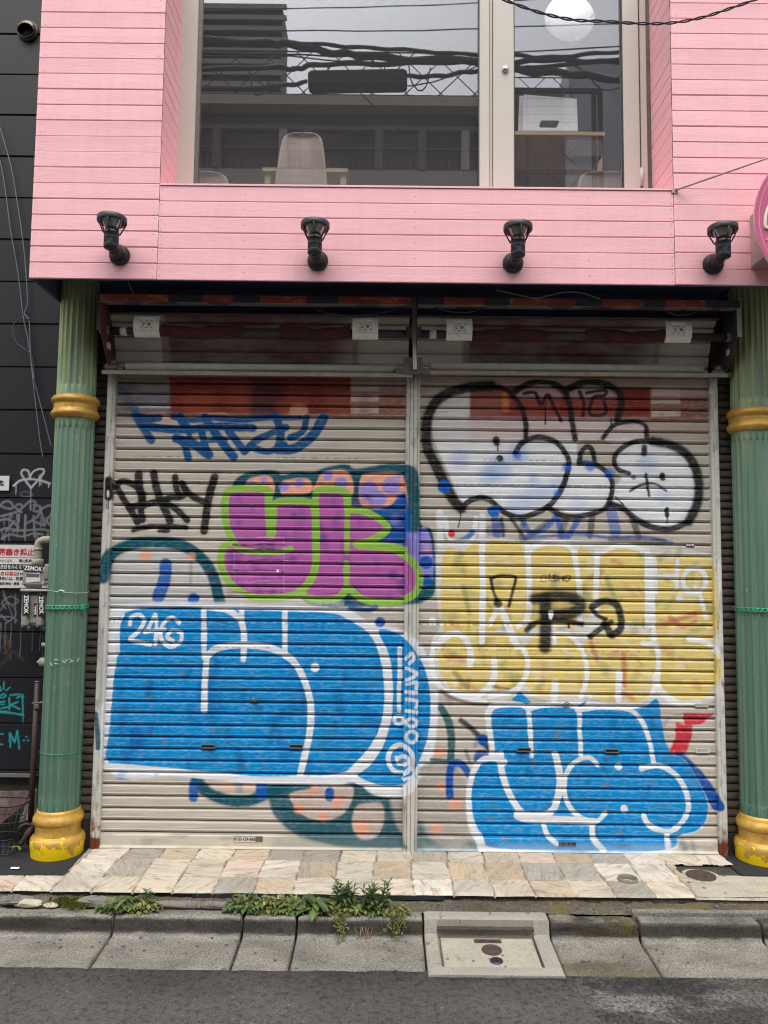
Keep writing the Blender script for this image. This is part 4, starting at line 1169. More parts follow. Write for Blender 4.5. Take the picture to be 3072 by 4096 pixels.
def boards(u0, u1, z0, z1, n, frm, mb):
    """boards with shadow grooves between them on a flat frame: frm(u, depth, z)"""
    g = .0022; prof = []
    p = (z1 - z0) / n
    for k in range(n):
        a = z0 + k * p + (random.uniform(-.0012, .0012) if 0 < k else 0); e_ = random.uniform(-.0008, .0010)
        prof += [(.005, a), (.005, a + g * .4), (.001, a + g), (e_, a + g + .002), (e_ * .5, a + p * .5), (-e_, a + p - g - .002), (.001, a + p - g), (.005, a + p - g * .4)]
    prof.append((.005, z1))
    nu = max(2, int((u1 - u0) / .25))
    rows = [[frm(u0 + (u1 - u0) * j / nu, d, z) for j in range(nu + 1)] for (d, z) in prof]
    mb.grid(rows, False)


pt = (P(560, 1120, YF).z - P(560, 54, YF).z) / -17 if False else (P(640, 54, YF).z - P(640, 1120, YF).z) / 17
nL = round((ZT - ZB) / pt)
mb = MB()
boards(XP0, XW0 - .001, ZB, ZB + pt * nL, nL, lambda u, d, z: (u, YF + d, z), mb)
mb.build('left_cladding', MAT['pink'], bld)
mb = MB()
boards(XW0 + .001, XW1 - .001, ZB - .001, ZSILL, 6, lambda u, d, z: (u, YF + d + .0005, z), mb)
mb.grid([[(XW0 + .001, YF, ZSILL), (XW1, YF, ZSILL)], [(XW0 + .001, YF - .004, ZSILL + .001), (XW1, YF - .004, ZSILL + .001)], [(XW0 + .001, YF - .004, ZSILL + .010), (XW1, YF - .004, ZSILL + .010)], [(XW0 + .001, YF + .27, ZSILL + .016), (XW1, YF + .27, ZSILL + .016)]], False)
mb.build('sill_cladding', MAT['pink'], bld)
ptr = (P(2690, 21, YF).z - P(2690, 1149, YF).z) / 18
nR = round((ZT - ZB) / ptr)
mb = MB()
boards(XW1 + .001, XP1, ZB + .001, ZB + ptr * nR, nR, lambda u, d, z: (u, YF + d - .0004, z), mb)
mb.build('right_cladding', MAT['pink'], bld)
for x, nm in ((XW0 - .0015, 'left'), (XW1 + .0015, 'right')):
    mb = MB(); s = 1 if nm == 'left' else -1
    n = nL - 6
    boards(0, .285, ZSILL + .014, ZSILL + .014 + .073 * n, n, lambda u, d, z: (x - s * d + s * .002, YF + .003 + u, z), mb)
    mb.build('window_reveal', MAT['pink'], bld)
# nails
mb = MB()
def nail(x, z, r=.0028):
    n = 7
    vs = [(x, YF - .0012, z)] + [(x + r * math.cos(2 * PI * k / n), YF + .0004, z + r * math.sin(2 * PI * k / n)) for k in range(n)]
    mb.add(vs, [(0, k + 1, (k + 1) % n + 1) for k in range(n)])
for k in range(nL):
    for dz in (.014, pt - .014):
        z = ZB + k * pt + dz
        nail(XP0 + .022 + random.uniform(-.004, .004), z); nail(XW0 - .024 + random.uniform(-.004, .004), z)
for k in range(nR):
    for dz in (.014, ptr - .014): nail(XW1 + .027 + random.uniform(-.004, .004), ZB + k * ptr + dz)
for k in range(6):
    z = ZB + (k + .5) * (ZSILL - ZB) / 6
    for q in (978, 1660, 2356): nail(P(q, 900, YF).x, z)
    nail(XW0 + .012, z - .022); nail(XW0 + .012, z + .022); nail(XW1 - .012, z - .022); nail(XW1 - .012, z + .022)
mk('nail_head', (176, 116, 122), .6)
tag(mb.build('nail', MAT['nail_head'], bld), kind='stuff')
# hollow of the overhang
mb = MB()
mb.box(XP0 + .002, XP1, YF + .010, YF + .024, ZB + .001, ZB + .30)           # back of fascia
mb.box(XP0 + .002, XP0 + .016, YF + .024, .30, ZB + .001, ZB + .30)          # left cheek
mb.box(XP0 + .016, XP1, YF + .024, .30, ZB + .12, ZB + .14)                  # soffit
mb.box(XP0 + .016, XP1, .06, .08, ZLINT - .30, ZB + .12)                     # wall behind the shutter gear
mb.build('soffit', MAT['navy_inside'], bld)
CY = -.045
CLX = P(269, 2450, CY).x; CRX = P(3024, 2450, CY).x
# dark ribbed tile beside the shutters
def tiles(x0, x1, z0, z1, zj, root):
    p = .0415; n = int((z1 - z0) / p) + 1
    prof = []
    for k in range(n):
        a = zj + k * p
        prof += [(.012, a), (.012, a + .006), (-.001, a + .008), (-.0035, a + .018), (0, a + p - .002)]
    m = max(2, int((x1 - x0) / .02))
    rows = []
    for (d, z) in prof:
        rows.append([(x0 + (x1 - x0) * j / m, .035 + d + .0012 * math.sin(j * 1.7 + int(z / p) * 2.3), z) for j in range(m + 1)])
    mb = MB(); mb.grid(rows, False); return mb.build('ribbed_tile_wall', MAT['brick'], root)
zt0 = P(390, 3285, .035).z
tiles(CLX + .02, XJL + .012, zt0, ZB, zt0, bld); tiles(XJR - .012, 1.98, zt0 - .03, ZB, zt0 - .03, bld)
mb = MB(); mb.box(CLX + .02, XJL + .02, .030, .12, -.06, zt0 - .002); mb.build('plinth', MAT['concrete_dark'], bld)
mb = MB(); mb.box(XJR - .02, 1.98, .030, .12, -.08, zt0 - .033); mb.build('plinth', MAT['concrete_dark'], bld)
# fluted columns
def column(cx, cy, zf, ring_z, top, label):
    r0 = .0985; nfl = 20; n = 240
    zb1 = zf + .216
    def seg(za, zb, rr):
        ts = [0, .0001, .03, .055, .066, .075, .085] ; h = zb - za
        zs_ = [za, za + .05, za + .058, za + .066, za + .075, za + .085] + list(np.linspace(za + .1, zb - .1, 30)) + [zb - .085, zb - .075, zb - .066, zb - .058, zb - .05, zb]
        return zs_
    rows = []; cols = []
    def push(zs_, taper0, taper1, za, zb, bare):
        for z in zs_:
            e = min(z - za, zb - z)
            row = []
            for k in range(n):
                a = 2 * PI * k / n
                ph = (a * nfl / (2 * PI)) % 1.0 - .5
                w = .40
                if e > .05:
                    lim = w if e > .085 else w * math.sqrt(max(0, 1 - ((.085 - e) / .035) ** 2))
                    dep = .0085 * math.sqrt(max(0, 1 - (ph / max(lim, 1e-4)) ** 2)) if abs(ph) < lim and lim > 0 else 0
                else: dep = 0
                t = (z - za) / (zb - za); r = taper0 + (taper1 - taper0) * t - dep
                row.append((cx + r * math.cos(a), cy + r * math.sin(a), z))
            rows.append(row)
    za, zb = zb1, ring_z - .05
    push(seg(za, zb, r0), r0, r0 * .985, za, zb, 0)
    zc, zd = ring_z + .05, top
    push(seg(zc, zd + .2, r0), r0 * .985, r0 * .95, zc, zd + .2, 0)
    V = np.array(rows); X = V[..., 0]; Z = V[..., 2]
    A = np.arctan2(V[..., 1] - cy, X - cx)
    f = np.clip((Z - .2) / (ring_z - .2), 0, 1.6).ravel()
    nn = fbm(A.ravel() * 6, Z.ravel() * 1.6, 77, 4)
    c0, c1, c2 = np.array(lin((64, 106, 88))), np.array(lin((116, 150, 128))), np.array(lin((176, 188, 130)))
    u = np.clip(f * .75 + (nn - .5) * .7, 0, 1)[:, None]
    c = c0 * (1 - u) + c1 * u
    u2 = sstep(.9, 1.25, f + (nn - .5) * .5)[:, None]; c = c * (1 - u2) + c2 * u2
    rad = np.hypot(X - cx, V[..., 1] - cy).ravel()
    inn = (np.clip((r0 - rad) / .008, 0, 1) * .2)[:, None]; c = c * (1 - inn) + np.array(lin((122, 146, 130))) * inn
    strip = sstep(.5, .62, fbm(A.ravel() * 9, Z.ravel() * .5 + 3, 41, 3)) * .3; c = c * (1 - strip[:, None]) + np.array(lin((140, 152, 122))) * strip[:, None]
    V2 = np.concatenate([V, V[:, :1]], 1); c2_ = c.reshape(V.shape); c2_ = np.concatenate([c2_, c2_[:, :1]], 1)
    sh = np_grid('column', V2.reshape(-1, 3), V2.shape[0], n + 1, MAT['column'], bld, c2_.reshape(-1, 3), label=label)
    def torus_prof(z0, h, r, m=9): return [(r - h / 2 + h / 2 * math.sin(PI * k / m) if False else r - .5 * h + .5 * h * math.sin(PI * k / m), z0 + h * (1 - math.cos(PI * k / m)) / 2) for k in range(m + 1)]
    base = [(.118, zf - .03), (.124, zf + .0)] + [(.126, zf + .03), (.130, zf + .055), (.130, zf + .068), (.126, zf + .08), (.118, zf + .09), (.108, zf + .093), (.1065, zf + .097), (.1065, zf + .135), (.108, zf + .14)]
    base += [(.108 + .012 * math.sin(PI * k / 8), zf + .14 + .054 * k / 8) for k in range(9)] + [(.106, zf + .198), (.104, zf + .205), (.100, zf + .218)]
    b = MB(); b.lathe(base, 64, (cx, cy, 0)); b.build('base', MAT['gold'], sh)
    rz = ring_z
    rp = [(.099, rz - .062)] + [(.108 + .012 * math.sin(PI * k / 8), rz - .058 + .042 * k / 8) for k in range(9)] + [(.108, rz - .010), (.108, rz + .008)] + [(.108 + .012 * math.sin(PI * k / 8), rz + .012 + .042 * k / 8) for k in range(9)] + [(.099, rz + .058)]
    b = MB(); b.lathe(rp, 64, (cx, cy, 0)); b.build('ring', MAT['gold'], sh)
    return sh


ZFL = P(225, 3446, CY - .13).z; ZFR = P(3040, 3470, CY - .13).z; print('ZFL', ZFL, ZFR)
colL = column(CLX, CY, ZFL, (P(292, 1630, CY - .02).z), ZB + .12, 'green fluted column with green strap and gas meter beside it')
colR = column(CRX, CY, ZFR, P(3024, 1682, CY - .02).z, ZB + .12, 'green fluted column standing on the pale concrete pad')

# ---- window
ZW1 = 4.9
wf = None
def vbar(x0, x1, y0, y1, b=.003):
    global wf
    q = MB().box(x0, x1, y0, y1, ZSILL - .02, ZW1, b).build('stile' if wf else 'window', MAT['frame_beige'], wf or bld)
    wf = wf or q
xf = [P(q, 600, YW).x for q in (716, 776, 792, 1918, 1958, 1972, 2056, 2496, 2560, 2566, 2588)]
vbar(xf[0] - .03, xf[1], YW, YW + .06)
vbar(xf[3], xf[4], YW, YW + .06); vbar(xf[4] + .0015, xf[5] - .0015, YW + .008, YW + .06); vbar(xf[5], xf[6], YW - .004, YW + .056)
vbar(xf[7], xf[8], YW - .004, YW + .056); vbar(xf[9], xf[10] + .004, YW, YW + .06)
g = MB(); g.box(xf[0] - .06, xf[0] - .028, YW + .01, YW + .05, ZSILL - .02, ZW1); g.build('side_track', MAT['grey_steel'], wf)
g = MB(); g.box(xf[10] + .002, xf[10] + .05, YW + .012, YW + .05, ZSILL - .02, ZW1); g.build('side_track', MAT['grey_steel'], wf)
for a, b_ in ((xf[1], xf[2]),):
    g = MB(); g.box(a, b_, YW + .012, YW + .05, ZSILL - .02, ZW1); g.build('gasket', MAT['grey_steel'], wf)
for a in (xf[3] - .006, xf[6], xf[7] - .006):
    g = MB(); g.box(a, a + .006, YW + .006, YW + .02, ZSILL - .02, ZW1); g.build('gasket', MAT['gasket'], wf)
g = MB(); g.box(xf[1] - .01, xf[3] + .01, YW + .021, YW + .026, ZSILL - .02, ZW1); g.build('pane', MAT['glass'], wf)
g = MB(); g.box(xf[6] - .01, xf[7] + .01, YW + .021, YW + .026, ZSILL - .02, ZW1); g.build('pane', MAT['glass'], wf)
for pn_, x0_, x1_ in ((0, xf[1], xf[3]), (1, xf[6], xf[7])):
    g = MB(); yy_ = YW + .0285
    z = ZSILL
    while z < ZW1 - .05:
        g.tube([(x0_, yy_, z), (x1_, yy_, z)], .0005, 3, False); z += .044
    zt0_ = ZSILL + .36; x = x0_ + .01; kk = 0
    while x < x1_ - .02:
        q = random.uniform(.010, .022); g.tube([(x, yy_ + .001, ZSILL - .01), (x + q, yy_ + .001, zt0_ - random.uniform(0, .05))], .0004, 3, False); g.tube([(x + q, yy_ + .001, zt0_ - .05), (x + q * 2, yy_ + .001, ZSILL - .01)], .0004, 3, False); x += q * 2
    tag(g.build('wire_mesh', MAT['cable_grey'], wf), kind='stuff')
k = P(2022, 275, YW - .01)
g = MB(); g.lathe([(.006, 0), (.0165, -.003), (.0175, -.008), (.016, -.012), (.006, -.014)], 24, (k.x, YW - .004, k.z), 'Y'); g.build('knob', MAT['chrome'], wf)
k = P(2568, 705, YW - .01)
g = MB(); g.tube([(k.x, YW - .008, k.z - .05), (k.x, YW - .008, k.z + .045)], .009, 12); g.build('hinge', MAT['frame_beige'], wf)

# ------------------------------------------------------------------ room behind the glass
ZFI = ZSILL - .05
MB().box(-1.6, 2.0, -.04, 3.4, ZFI - .05, ZFI).build('room_floor', MAT['floor_inside'])['kind'] = 'structure'
b = MB(); b.box(-1.65, -1.6, -.04, 3.4, ZFI, 5.6); b.box(2.0, 2.05, -.04, 3.4, ZFI, 5.6); b.box(-1.6, 2.0, 3.4, 3.45, ZFI, 5.6); b.box(-1.6, 2.0, -.04, 3.4, 5.6, 5.65)
o = b.build('room_walls', MAT['wall_inside']); o['kind'] = 'structure'


def shell_chair(px, py_top, Y, w, label, m, rz=0.0, dz=0):
    t = P(px, py_top, Y)
    z0 = t.z
    H = .42
    root = thing('shell_chair', label, 'chair', (t.x, Y, z0 - .82), None, 0)
    rows = []
    for i in range(20):
        u = i / 19
        hw = (w / 2) * min(1, (1 - (1 - min(1, u * 3.0 + .0005)) ** 2.2) ** .5 * (.66 + .40 * u))
        row = []
        for j in range(17):
            v = -1 + 2 * j / 16
            x = v * hw; z = z0 - u ** 1.6 * H - .0 * abs(v); y = Y - .02 + .05 * (1 - v * v) * .6 - .12 * u * .3
            row.append((t.x + x, y, z))
        rows.append(row)
    for i in range(12):
        u = i / 11
        row = []
        for j in range(17):
            v = -1 + 2 * j / 16
            row.append((t.x + v * (w / 2) * 1.04, Y - .056 + .40 * u + .02 * (1 - v * v), z0 - H - .02 + .03 * abs(v) ** 2 - .03 * math.sin(u * 2)))
        rows.append(row)
    b = MB(); b.grid(rows); o = b.build('shell', m, root); so = o.modifiers.new('thickness', 'SOLIDIFY'); so.thickness = .007
    for sx in (-1, 1):
        for yy in (.02, .30):
            MB().tube([(t.x + sx * .12, Y + yy, z0 - H - .05), (t.x + sx * .19, Y + yy * 1.2 - .02, z0 - .82)], .01, 8).build('leg', MAT['wood'], root)
    return root


shell_chair(1212, 536, .42, .31, 'pale plastic shell chair seen from behind in the middle of the wide pane', MAT['chair_shell'])
shell_chair(800, 690, .10, .42, 'white shell chair peeping over the sill in the left corner of the window', MAT['chair_shell'])
shell_chair(2420, 690, .14, .40, 'thin rimmed chair back peeping over the sill behind the narrow pane', MAT['chair_shell'])
# table behind the chair
def table(q0, q1, qy, Y, dep, label):
    a = P(q0, qy, Y); c = P(q1, qy, Y); z = a.z
    root = thing('table', label, 'table', ((a.x + c.x) / 2, Y + dep / 2, ZFI))
    MB().box(a.x, c.x, Y, Y + dep, z - .028, z, .003).build('table_top', MAT['wood'], root)
    for x in (a.x + .03, c.x - .03):
        for y in (Y + .04, Y + dep - .04):
            MB().box(x - .018, x + .018, y - .018, y + .018, ZFI, z - .029).build('leg', MAT['wood'], root)
    return root
table(1050, 1392, 668, .72, .6, 'small light wood table behind the pale shell chair')
table(1990, 2420, 522, .62, .5, 'light wood counter carrying the white sheets behind the narrow pane')
a = P(2200, 524, .78); z = a.z
for (x0, x1, zt0_, zt1_, y, lb) in ((2090, 2312, 355, 372, .78, 'large white sheet of paper standing on the wood counter'), (2072, 2200, 360, 364, .83, 'second white sheet standing behind the large one on the counter')):
    p0 = P(x0, 524, y); p1 = P(x1, 524, y); t0 = P(x0 + 12, zt0_, y); t1 = P(x1 + 4, zt1_, y)
    o = MB().prism([(p0.x, y, z + .001), (p1.x, y, z + .001), (t1.x, y + .06, t1.z), (t0.x, y + .06, t0.z)], (0, .002, 0)).build('paper_sheet', MAT['paper']); tag(o, lb, 'paper')
p0 = P(2164, 520, .66); p1 = P(2238, 520, .66); t = P(2164, 486, .66)
o = MB().box(p0.x, p1.x, .66, .73, z + .001, t.z, .012).build('storage_tin', MAT['board_blue']); tag(o, 'small blue grey tin in front of the white paper sheet', 'tin')
p0 = P(2266, 745, .35); p1 = P(2408, 562, .35)
b = MB(); b.box(p0.x, p1.x, .35, .39, p1.z - .10, p1.z, .004); b.prism([(p0.x, .36, p0.z - .1), (p1.x - .06, .36, p0.z - .1), (p1.x - .01, .38, p1.z - .101), (p0.x, .38, p1.z - .101)], (0, .03, 0))
o = b.build('wooden_chair_back', MAT['brown_box']); tag(o, 'dark brown chair back behind the narrow pane under the counter', 'chair')
# round paper disc taped inside the narrow pane
c = P(2278, 72, YW + .03); rr_ = 104 / 3076 * 3.95
root = thing('paper_disc', 'round white paper disc taped inside the narrow window pane', 'paper disc', (c.x, YW + .03, c.z))
MB().lathe([(rr_, YW + .0275), (rr_, YW + .0285)], 64, (c.x, 0, c.z), 'Y').build('disc', MAT['paper'], root)
mk('paper_lit', (246, 246, 248), .8, 0, .02)
for (q, y, a) in ((2188, 100, 80), (2370, 62, 60), (2306, 154, -20)):
    w = P(q, y, YW + .026); M = Matrix.Translation((w.x, YW + .0265, w.z)) @ Matrix.Rotation(R(-a), 4, 'Y')
    MB().box(-.016, .016, 0, .0008, -.007, .007, 0, M).build('tape', MAT['tape_grey'], root)

# ------------------------------------------------------------------ wall lamps
def wall_lamp():
    root = thing('wall_lamp', '', 'wall lamp', (0, 0, 0), 'black uplight lamps along the pink fascia')
    b = MB(); b.lathe([(.050, 0), (.050, -.008), (.047, -.018), (.036, -.030), (.018, -.037), (.004, -.039)], 40, (0, 0, 0), 'Y')
    for s in (-1, 1): b.lathe([(.004, -.030), (.004, -.036)], 10, (s * .027, 0, .004), 'Y')
    base = b.build('wall_rose', MAT['black_plastic'], root)
    yb = -.120
    b = MB(); b.tube(sp3([(0, -.03, -.002), (0, -.06, -.003), (0, -.09, -.003), (0, yb, -.002)], 6), [.030] * 6 + [.026] * 6 + [.022] * 7, 18); b.build('arm', MAT['black_plastic'], root)
    made = set(bpy.data.objects)
    prof = [(.010, .012), (.030, .016), (.0335, .022), (.0335, .040)]
    for k in range(5):
        z = .042 + k * .0065; prof += [(.0335, z), (.0300, z + .0006), (.0300, z + .0030), (.0335, z + .0036)]
    prof += [(.0335, .078), (.0335, .104), (.036, .106), (.036, .112), (.030, .112)]
    b = MB(); b.lathe(prof, 40, (0, yb, 0)); bod = b.build('body', MAT['black_metal'], root)
    b = MB(); b.lathe([(.0345, .1125), (.0345, .120), (.028, .1205)], 40, (0, yb, 0)); b.build('collar', MAT['lock_steel'], root)
    b = MB(); b.lathe([(.031, .121), (.031, .134), (.026, .136)], 36, (0, yb, 0)); b.build('socket', MAT['black_plastic'], root)
    b = MB(); b.lathe([(.027, .1365), (.036, .158), (.047, .182), (.050, .196), (.046, .197)], 48, (0, yb, 0)); b.build('reflector', MAT['silver_glass'], root)
    b = MB(); b.lathe([(.052, .182), (.066, .176), (.0675, .180), (.0675, .207), (.064, .211), (.058, .211), (.056, .190), (.052, .182)], 52, (0, yb, 0), cap=False); b.build('hood_ring', MAT['black_metal'], root)
    b = MB(); b.lathe([(.005, .206), (.0575, .206), (.0575, .2075), (.005, .2078)], 40, (0, yb, 0)); b.build('glass_cap', MAT['silver_glass'], root)
    for k in range(6):
        a = 2 * PI * k / 6 + .55
        p0 = (.0365 * math.cos(a), yb + .0365 * math.sin(a), .108); p1 = (.0655 * math.cos(a), yb + .0655 * math.sin(a), .181)
        MB().tube([p0, p1], .0034, 6).build('cage_bar', MAT['black_metal'], root)
    for o in bpy.data.objects:
        if o not in made:
            for v in o.data.vertices: v.co.z = -.020 + (v.co.z - .012) * .78
    return root


lampL = ['black uplight wall lamp nearest the dark neighbouring wall', 'black uplight wall lamp under the wide window pane', 'black uplight wall lamp under the narrow window pane', 'black uplight wall lamp beside the round pink sign']
lamp0 = wall_lamp()
for i, (q, y) in enumerate(((474, 1016), (1270, 1038), (2054, 1047), (2858, 1052))):
    o = lamp0 if i == 0 else copy_tree(lamp0)
    w = P(q, y, YF - .02); o.location = (w.x, YF - .0005, w.z); o['label'] = lampL[i]
    o.rotation_euler = (0, 0, R((0, -2, 2, -1)[i]))

# ------------------------------------------------------------------ oval sign and its stay rod
cx = P(3014, 880, -.54).x + .37; cz = P(3072, 878, -.54).z
sg = thing('projecting_sign', 'round pink sign with cream lettering on a box bracket at the right picture edge', 'sign', (cx, YF, cz))
def oval(rx, rz, y0, y1, m, name, par_, n=72):
    b = MB(); b.prism([(cx + rx * math.cos(2 * PI * k / n), y0, cz + rz * math.sin(2 * PI * k / n)) for k in range(n)], (0, y1 - y0, 0)); return b.build(name, m, par_)
pn = oval(.37, .37, -.545, -.535, MAT['sign_rim'], 'panel_edge', sg)
oval(.3675, .3675, -.5465, -.5455, MAT['sign_face'], 'panel', pn)
b = MB(); n = 90; rows = []
for rx in (.346, .349): rows.append([(cx + rx * math.cos(2 * PI * k / n), -.5472, cz + rx * math.sin(2 * PI * k / n)) for k in range(n + 1)])
b.grid(rows, False); b.build('border_line', MAT['sign_rim'], sg)
x0 = P(3002, 1000, YF).x
b = MB(); b.box(x0, x0 + .40, -.5345, YF - .001, P(3002, 1070, YF).z, P(3002, 866, YF).z, .002); b.build('box_bracket', MAT['sign_side'], sg)
def sg_curve(pts, r):
    b = MB(); q = sp3([P(x, y, -.549) for x, y in pts], 8)
    b.tube([(v.x, -.5485, v.z) for v in q], r, 8); return b
o = sg_curve([(3105, 812), (3084, 815), (3066, 850), (3060, 890), (3064, 912), (3080, 905), (3100, 880), (3112, 850), (3105, 812)], .0075); o.build('lettering', MAT['sign_cream'], sg)
sg_curve([(3061, 962), (3075, 952), (3095, 940)], .0015).build('flourish', MAT['sign_cream'], sg)
a = P(2700, 762, YF - .004); e = P(3072, 632, -.62); e2 = e + (e - a) * .5
rod = MB(); rod.tube([a, e2], .0042, 10)
rd = rod.build('stay_rod', MAT['rod'], sg)
MB().box(a.x - .016, a.x + .012, YF - .006, YF - .0005, a.z - .012, a.z + .006).build('rod_foot', MAT['rod'], rd)

# ------------------------------------------------------------------ dark neighbour building
YN = .16
XN1 = -1.60
ZN0 = P(60, 3094, YN).z
nb = thing('dark_neighbour_building', 'dark navy panelled building with graffiti on its lower panels', 'building', (-2.1, YN, ZN0))
zj = [P(60, y, YN).z for y in (1126, 1296)]
pp = zj[0] - zj[1]
xs = np.arange(-2.6, XN1, .0045); zz_ = []
nz = int((4.9 - ZN0) / .0045)
zs_ = ZN0 + np.arange(nz) * .0045
X, Z = np.meshgrid(xs, zs_)
t = ((Z - zj[0]) / pp) % 1.0
Y = YN + .008 * (np.minimum(t, 1 - t) < .014)
cv = Canvas(X, Z, lin((16, 18, 26)))
cv.c *= (.85 + .3 * fbm(X * 2, Z * 4, 60, 3).ravel())[:, None]
dk = (np.minimum(t, 1 - t) < .016).ravel(); cv.c[dk] *= .5
LN = Crop(0, 1800, 440 / 1081, YN); LM = Crop(0, 2600, 440 / 1014, YN)
def s2(cr, pts, w, col, a=1.0, sm=True, soft=3):
    q = spline(pts, 7) if sm and len(pts) > 2 else np.array(pts, float)
    cv.stroke(cr(q), w * cr.m, col, soft * cr.m, a, .15, .0015)
HW = (186, 178, 186); GR = (120, 122, 126); TL = (28, 150, 154)
for p in ([(305, 370), (250, 300), (210, 230), (230, 195), (275, 205), (290, 260), (290, 290)], [(290, 280), (320, 220), (370, 190), (425, 190), (425, 230), (370, 300), (305, 370)], [(135, 350), (200, 300), (300, 285), (400, 300), (490, 330)]): s2(LN, p, 20, HW)
for p in ([(303, 370), (303, 470)], [(302, 470), (300, 590)], [(155, 350), (158, 440)], [(400, 240), (402, 340)], [(385, 250), (388, 350)], [(480, 330), (478, 365)]): s2(LN, p, 9, HW, .9)
s2(LN, [(200, 425), (250, 408), (320, 435), (280, 455), (210, 450), (200, 425)], 10, (110, 108, 116), .9)
rr = random.Random(21)
for p in ([(0, 550), (40, 510), (100, 510), (130, 570), (60, 570), (10, 550)], [(10, 650), (90, 630), (180, 600), (220, 560), (190, 530), (150, 560), (210, 610)], [(230, 560), (300, 500), (350, 520), (330, 590), (380, 600), (440, 560), (500, 540)], [(330, 540), (400, 560), (380, 640), (300, 700), (250, 720)], [(390, 560), (420, 660), (440, 740)], [(0, 690), (80, 680), (140, 720), (180, 760), (130, 800)], [(0, 790), (60, 770), (200, 790), (400, 780), (500, 800)], [(180, 640), (170, 800)], [(250, 640), (240, 850)], [(330, 650), (340, 850)], [(500, 640), (460, 690), (490, 740)], [(20, 870), (100, 830), (220, 850), (330, 820), (420, 830)], [(330, 700), (440, 745)], [(60, 800), (140, 700)]):
    s2(LN, p, 22, GR, .92)
for k in range(34):
    x = rr.uniform(5, 500); y = rr.choice((620, 660, 800, 820)); s2(LN, [(x, y), (x + 1, y + rr.uniform(40, 110))], 9, GR, .85)
for p in ([(30, 1380), (60, 1480), (130, 1520), (180, 1480), (100, 1440), (20, 1500), (60, 1560)], [(0, 1580), (80, 1500), (160, 1600), (80, 1680), (10, 1620)], [(40, 1420), (120, 1640), (60, 1700)], [(0, 1640), (100, 1640), (170, 1680)], [(150, 1420), (150, 1700)]): s2(LN, p, 13, (112, 114, 118), .85)
for x in (8, 55, 110, 205, 322, 398, 425): s2(LN, [(x, 1700), (x - 10, 1990 + rr.uniform(-40, 90))], 7, (116, 118, 122), .85)
for p in ([(0, 2120), (60, 2060), (130, 1980), (230, 2060)], [(0, 1850), (60, 1830), (90, 1900)], [(20, 1940), (100, 1880), (60, 2000)]): s2(LN, p, 26, (96, 66, 44), .4)
for p, w in (([(35, 295), (33, 360)], 14), ([(0, 340), (10, 375)], 14), ([(92, 345), (58, 372)], 14), ([(0, 425), (30, 405), (52, 425), (20, 440), (0, 435)], 13), ([(0, 480), (40, 475)], 16), ([(0, 500), (40, 500)], 12), ([(0, 540), (75, 525)], 14), ([(85, 440), (88, 545)], 16), ([(165, 480), (95, 505)], 14), ([(95, 505), (180, 545)], 14), ([(95, 415), (150, 412), (210, 415), (212, 440)], 13), ([(158, 440), (205, 438), (210, 600)], 14), ([(0, 575), (100, 580), (215, 600)], 16), ([(0, 560), (90, 570)], 10), ([(212, 600), (208, 685)], 7),
             ([(0, 775), (30, 775)], 13), ([(0, 870), (25, 872)], 13), ([(95, 895), (88, 765)], 15), ([(90, 765), (135, 850)], 14), ([(135, 850), (160, 745)], 14), ([(160, 745), (178, 910)], 15)): s2(LM, p, w, TL, .98)
for x, y in ((245, 800), (220, 832), (258, 834)): s2(LM, [(x, y), (x + 1, y)], 18, TL)
for y0 in (1126, 960, 787, 620, 452, 286):
    zc = P(60, y0, YN).z - .11
    for xq in (110,):
        xx = P(xq, y0 + 80, YN).x; m = np.abs(np.hypot(cv.X - xx, cv.Z - zc) - .010) < .003; cv.c[m] *= 1.35
np_grid('panel_wall', np.stack([X.ravel(), Y.ravel(), Z.ravel()], 1), X.shape[0], X.shape[1], MAT['wall_navy'], nb, cv.c, smooth=False)
b = MB(); b.box(-2.6, P(143, 3094, YN).x, YN - .012, YN + .02, ZN0 - .016, ZN0 - .001); b.build('base_trim', MAT['lock_steel'], nb)
b = MB(); b.box(-2.6, XN1, YN + .03, YN + .06, -.2, ZN0 - .017); b.build('plinth', MAT['concrete_dark'], nb)
w = P(103, 112, YN - .03); r = .053
b = MB(); rows = []
mkd = Matrix.Rotation(R(0), 4, 'X')
pf = [(r * 1.06, .05), (r * 1.06, .02), (r, .0)]
b.lathe([(r * 1.12, YN), (r * 1.12, YN - .012), (r, YN - .012), (r * .98, YN - .020)], 40, (w.x, 0, w.z), 'Y', cap=False)
for i in range(11):
    th = PI / 2 * i / 10
    row = []
    for k in range(41):
        a = 2 * PI * k / 40
        # dome that is cut open below
        rr2 = r * math.cos(th); y = YN - .020 - r * .55 * math.sin(th)
        row.append((w.x + rr2 * math.cos(a), y, w.z + rr2 * math.sin(a)))
    rows.append(row)
fs_keep = []
n0 = len(b.v); vs = [p for r_ in rows for p in r_]; fs = []
for i in range(10):
    for k in range(40):
        zc = (rows[i][k][2] + rows[i + 1][k + 1][2]) / 2 - w.z; xc_ = (rows[i][k][0] + rows[i + 1][k + 1][0]) / 2 - w.x
        if (xc_ / (.86 * r)) ** 2 + ((zc + .30 * r) / (.62 * r)) ** 2 < 1: continue
        fs.append((i * 41 + k, i * 41 + k + 1, (i + 1) * 41 + k + 1, (i + 1) * 41 + k))
b.add(vs, fs, True)
mk('bronze_metal', (104, 94, 84), .35, .6, .2, 20)
vh = b.build('vent_hood', MAT['bronze_metal'], nb)
so = vh.modifiers.new('thickness', 'SOLIDIFY'); so.thickness = .002
MB().lathe([(r * .92, YN - .014), (r * .92, YN - .013)], 32, (w.x, 0, w.z), 'Y').build('vent_mesh', MAT['black_print'], vh)

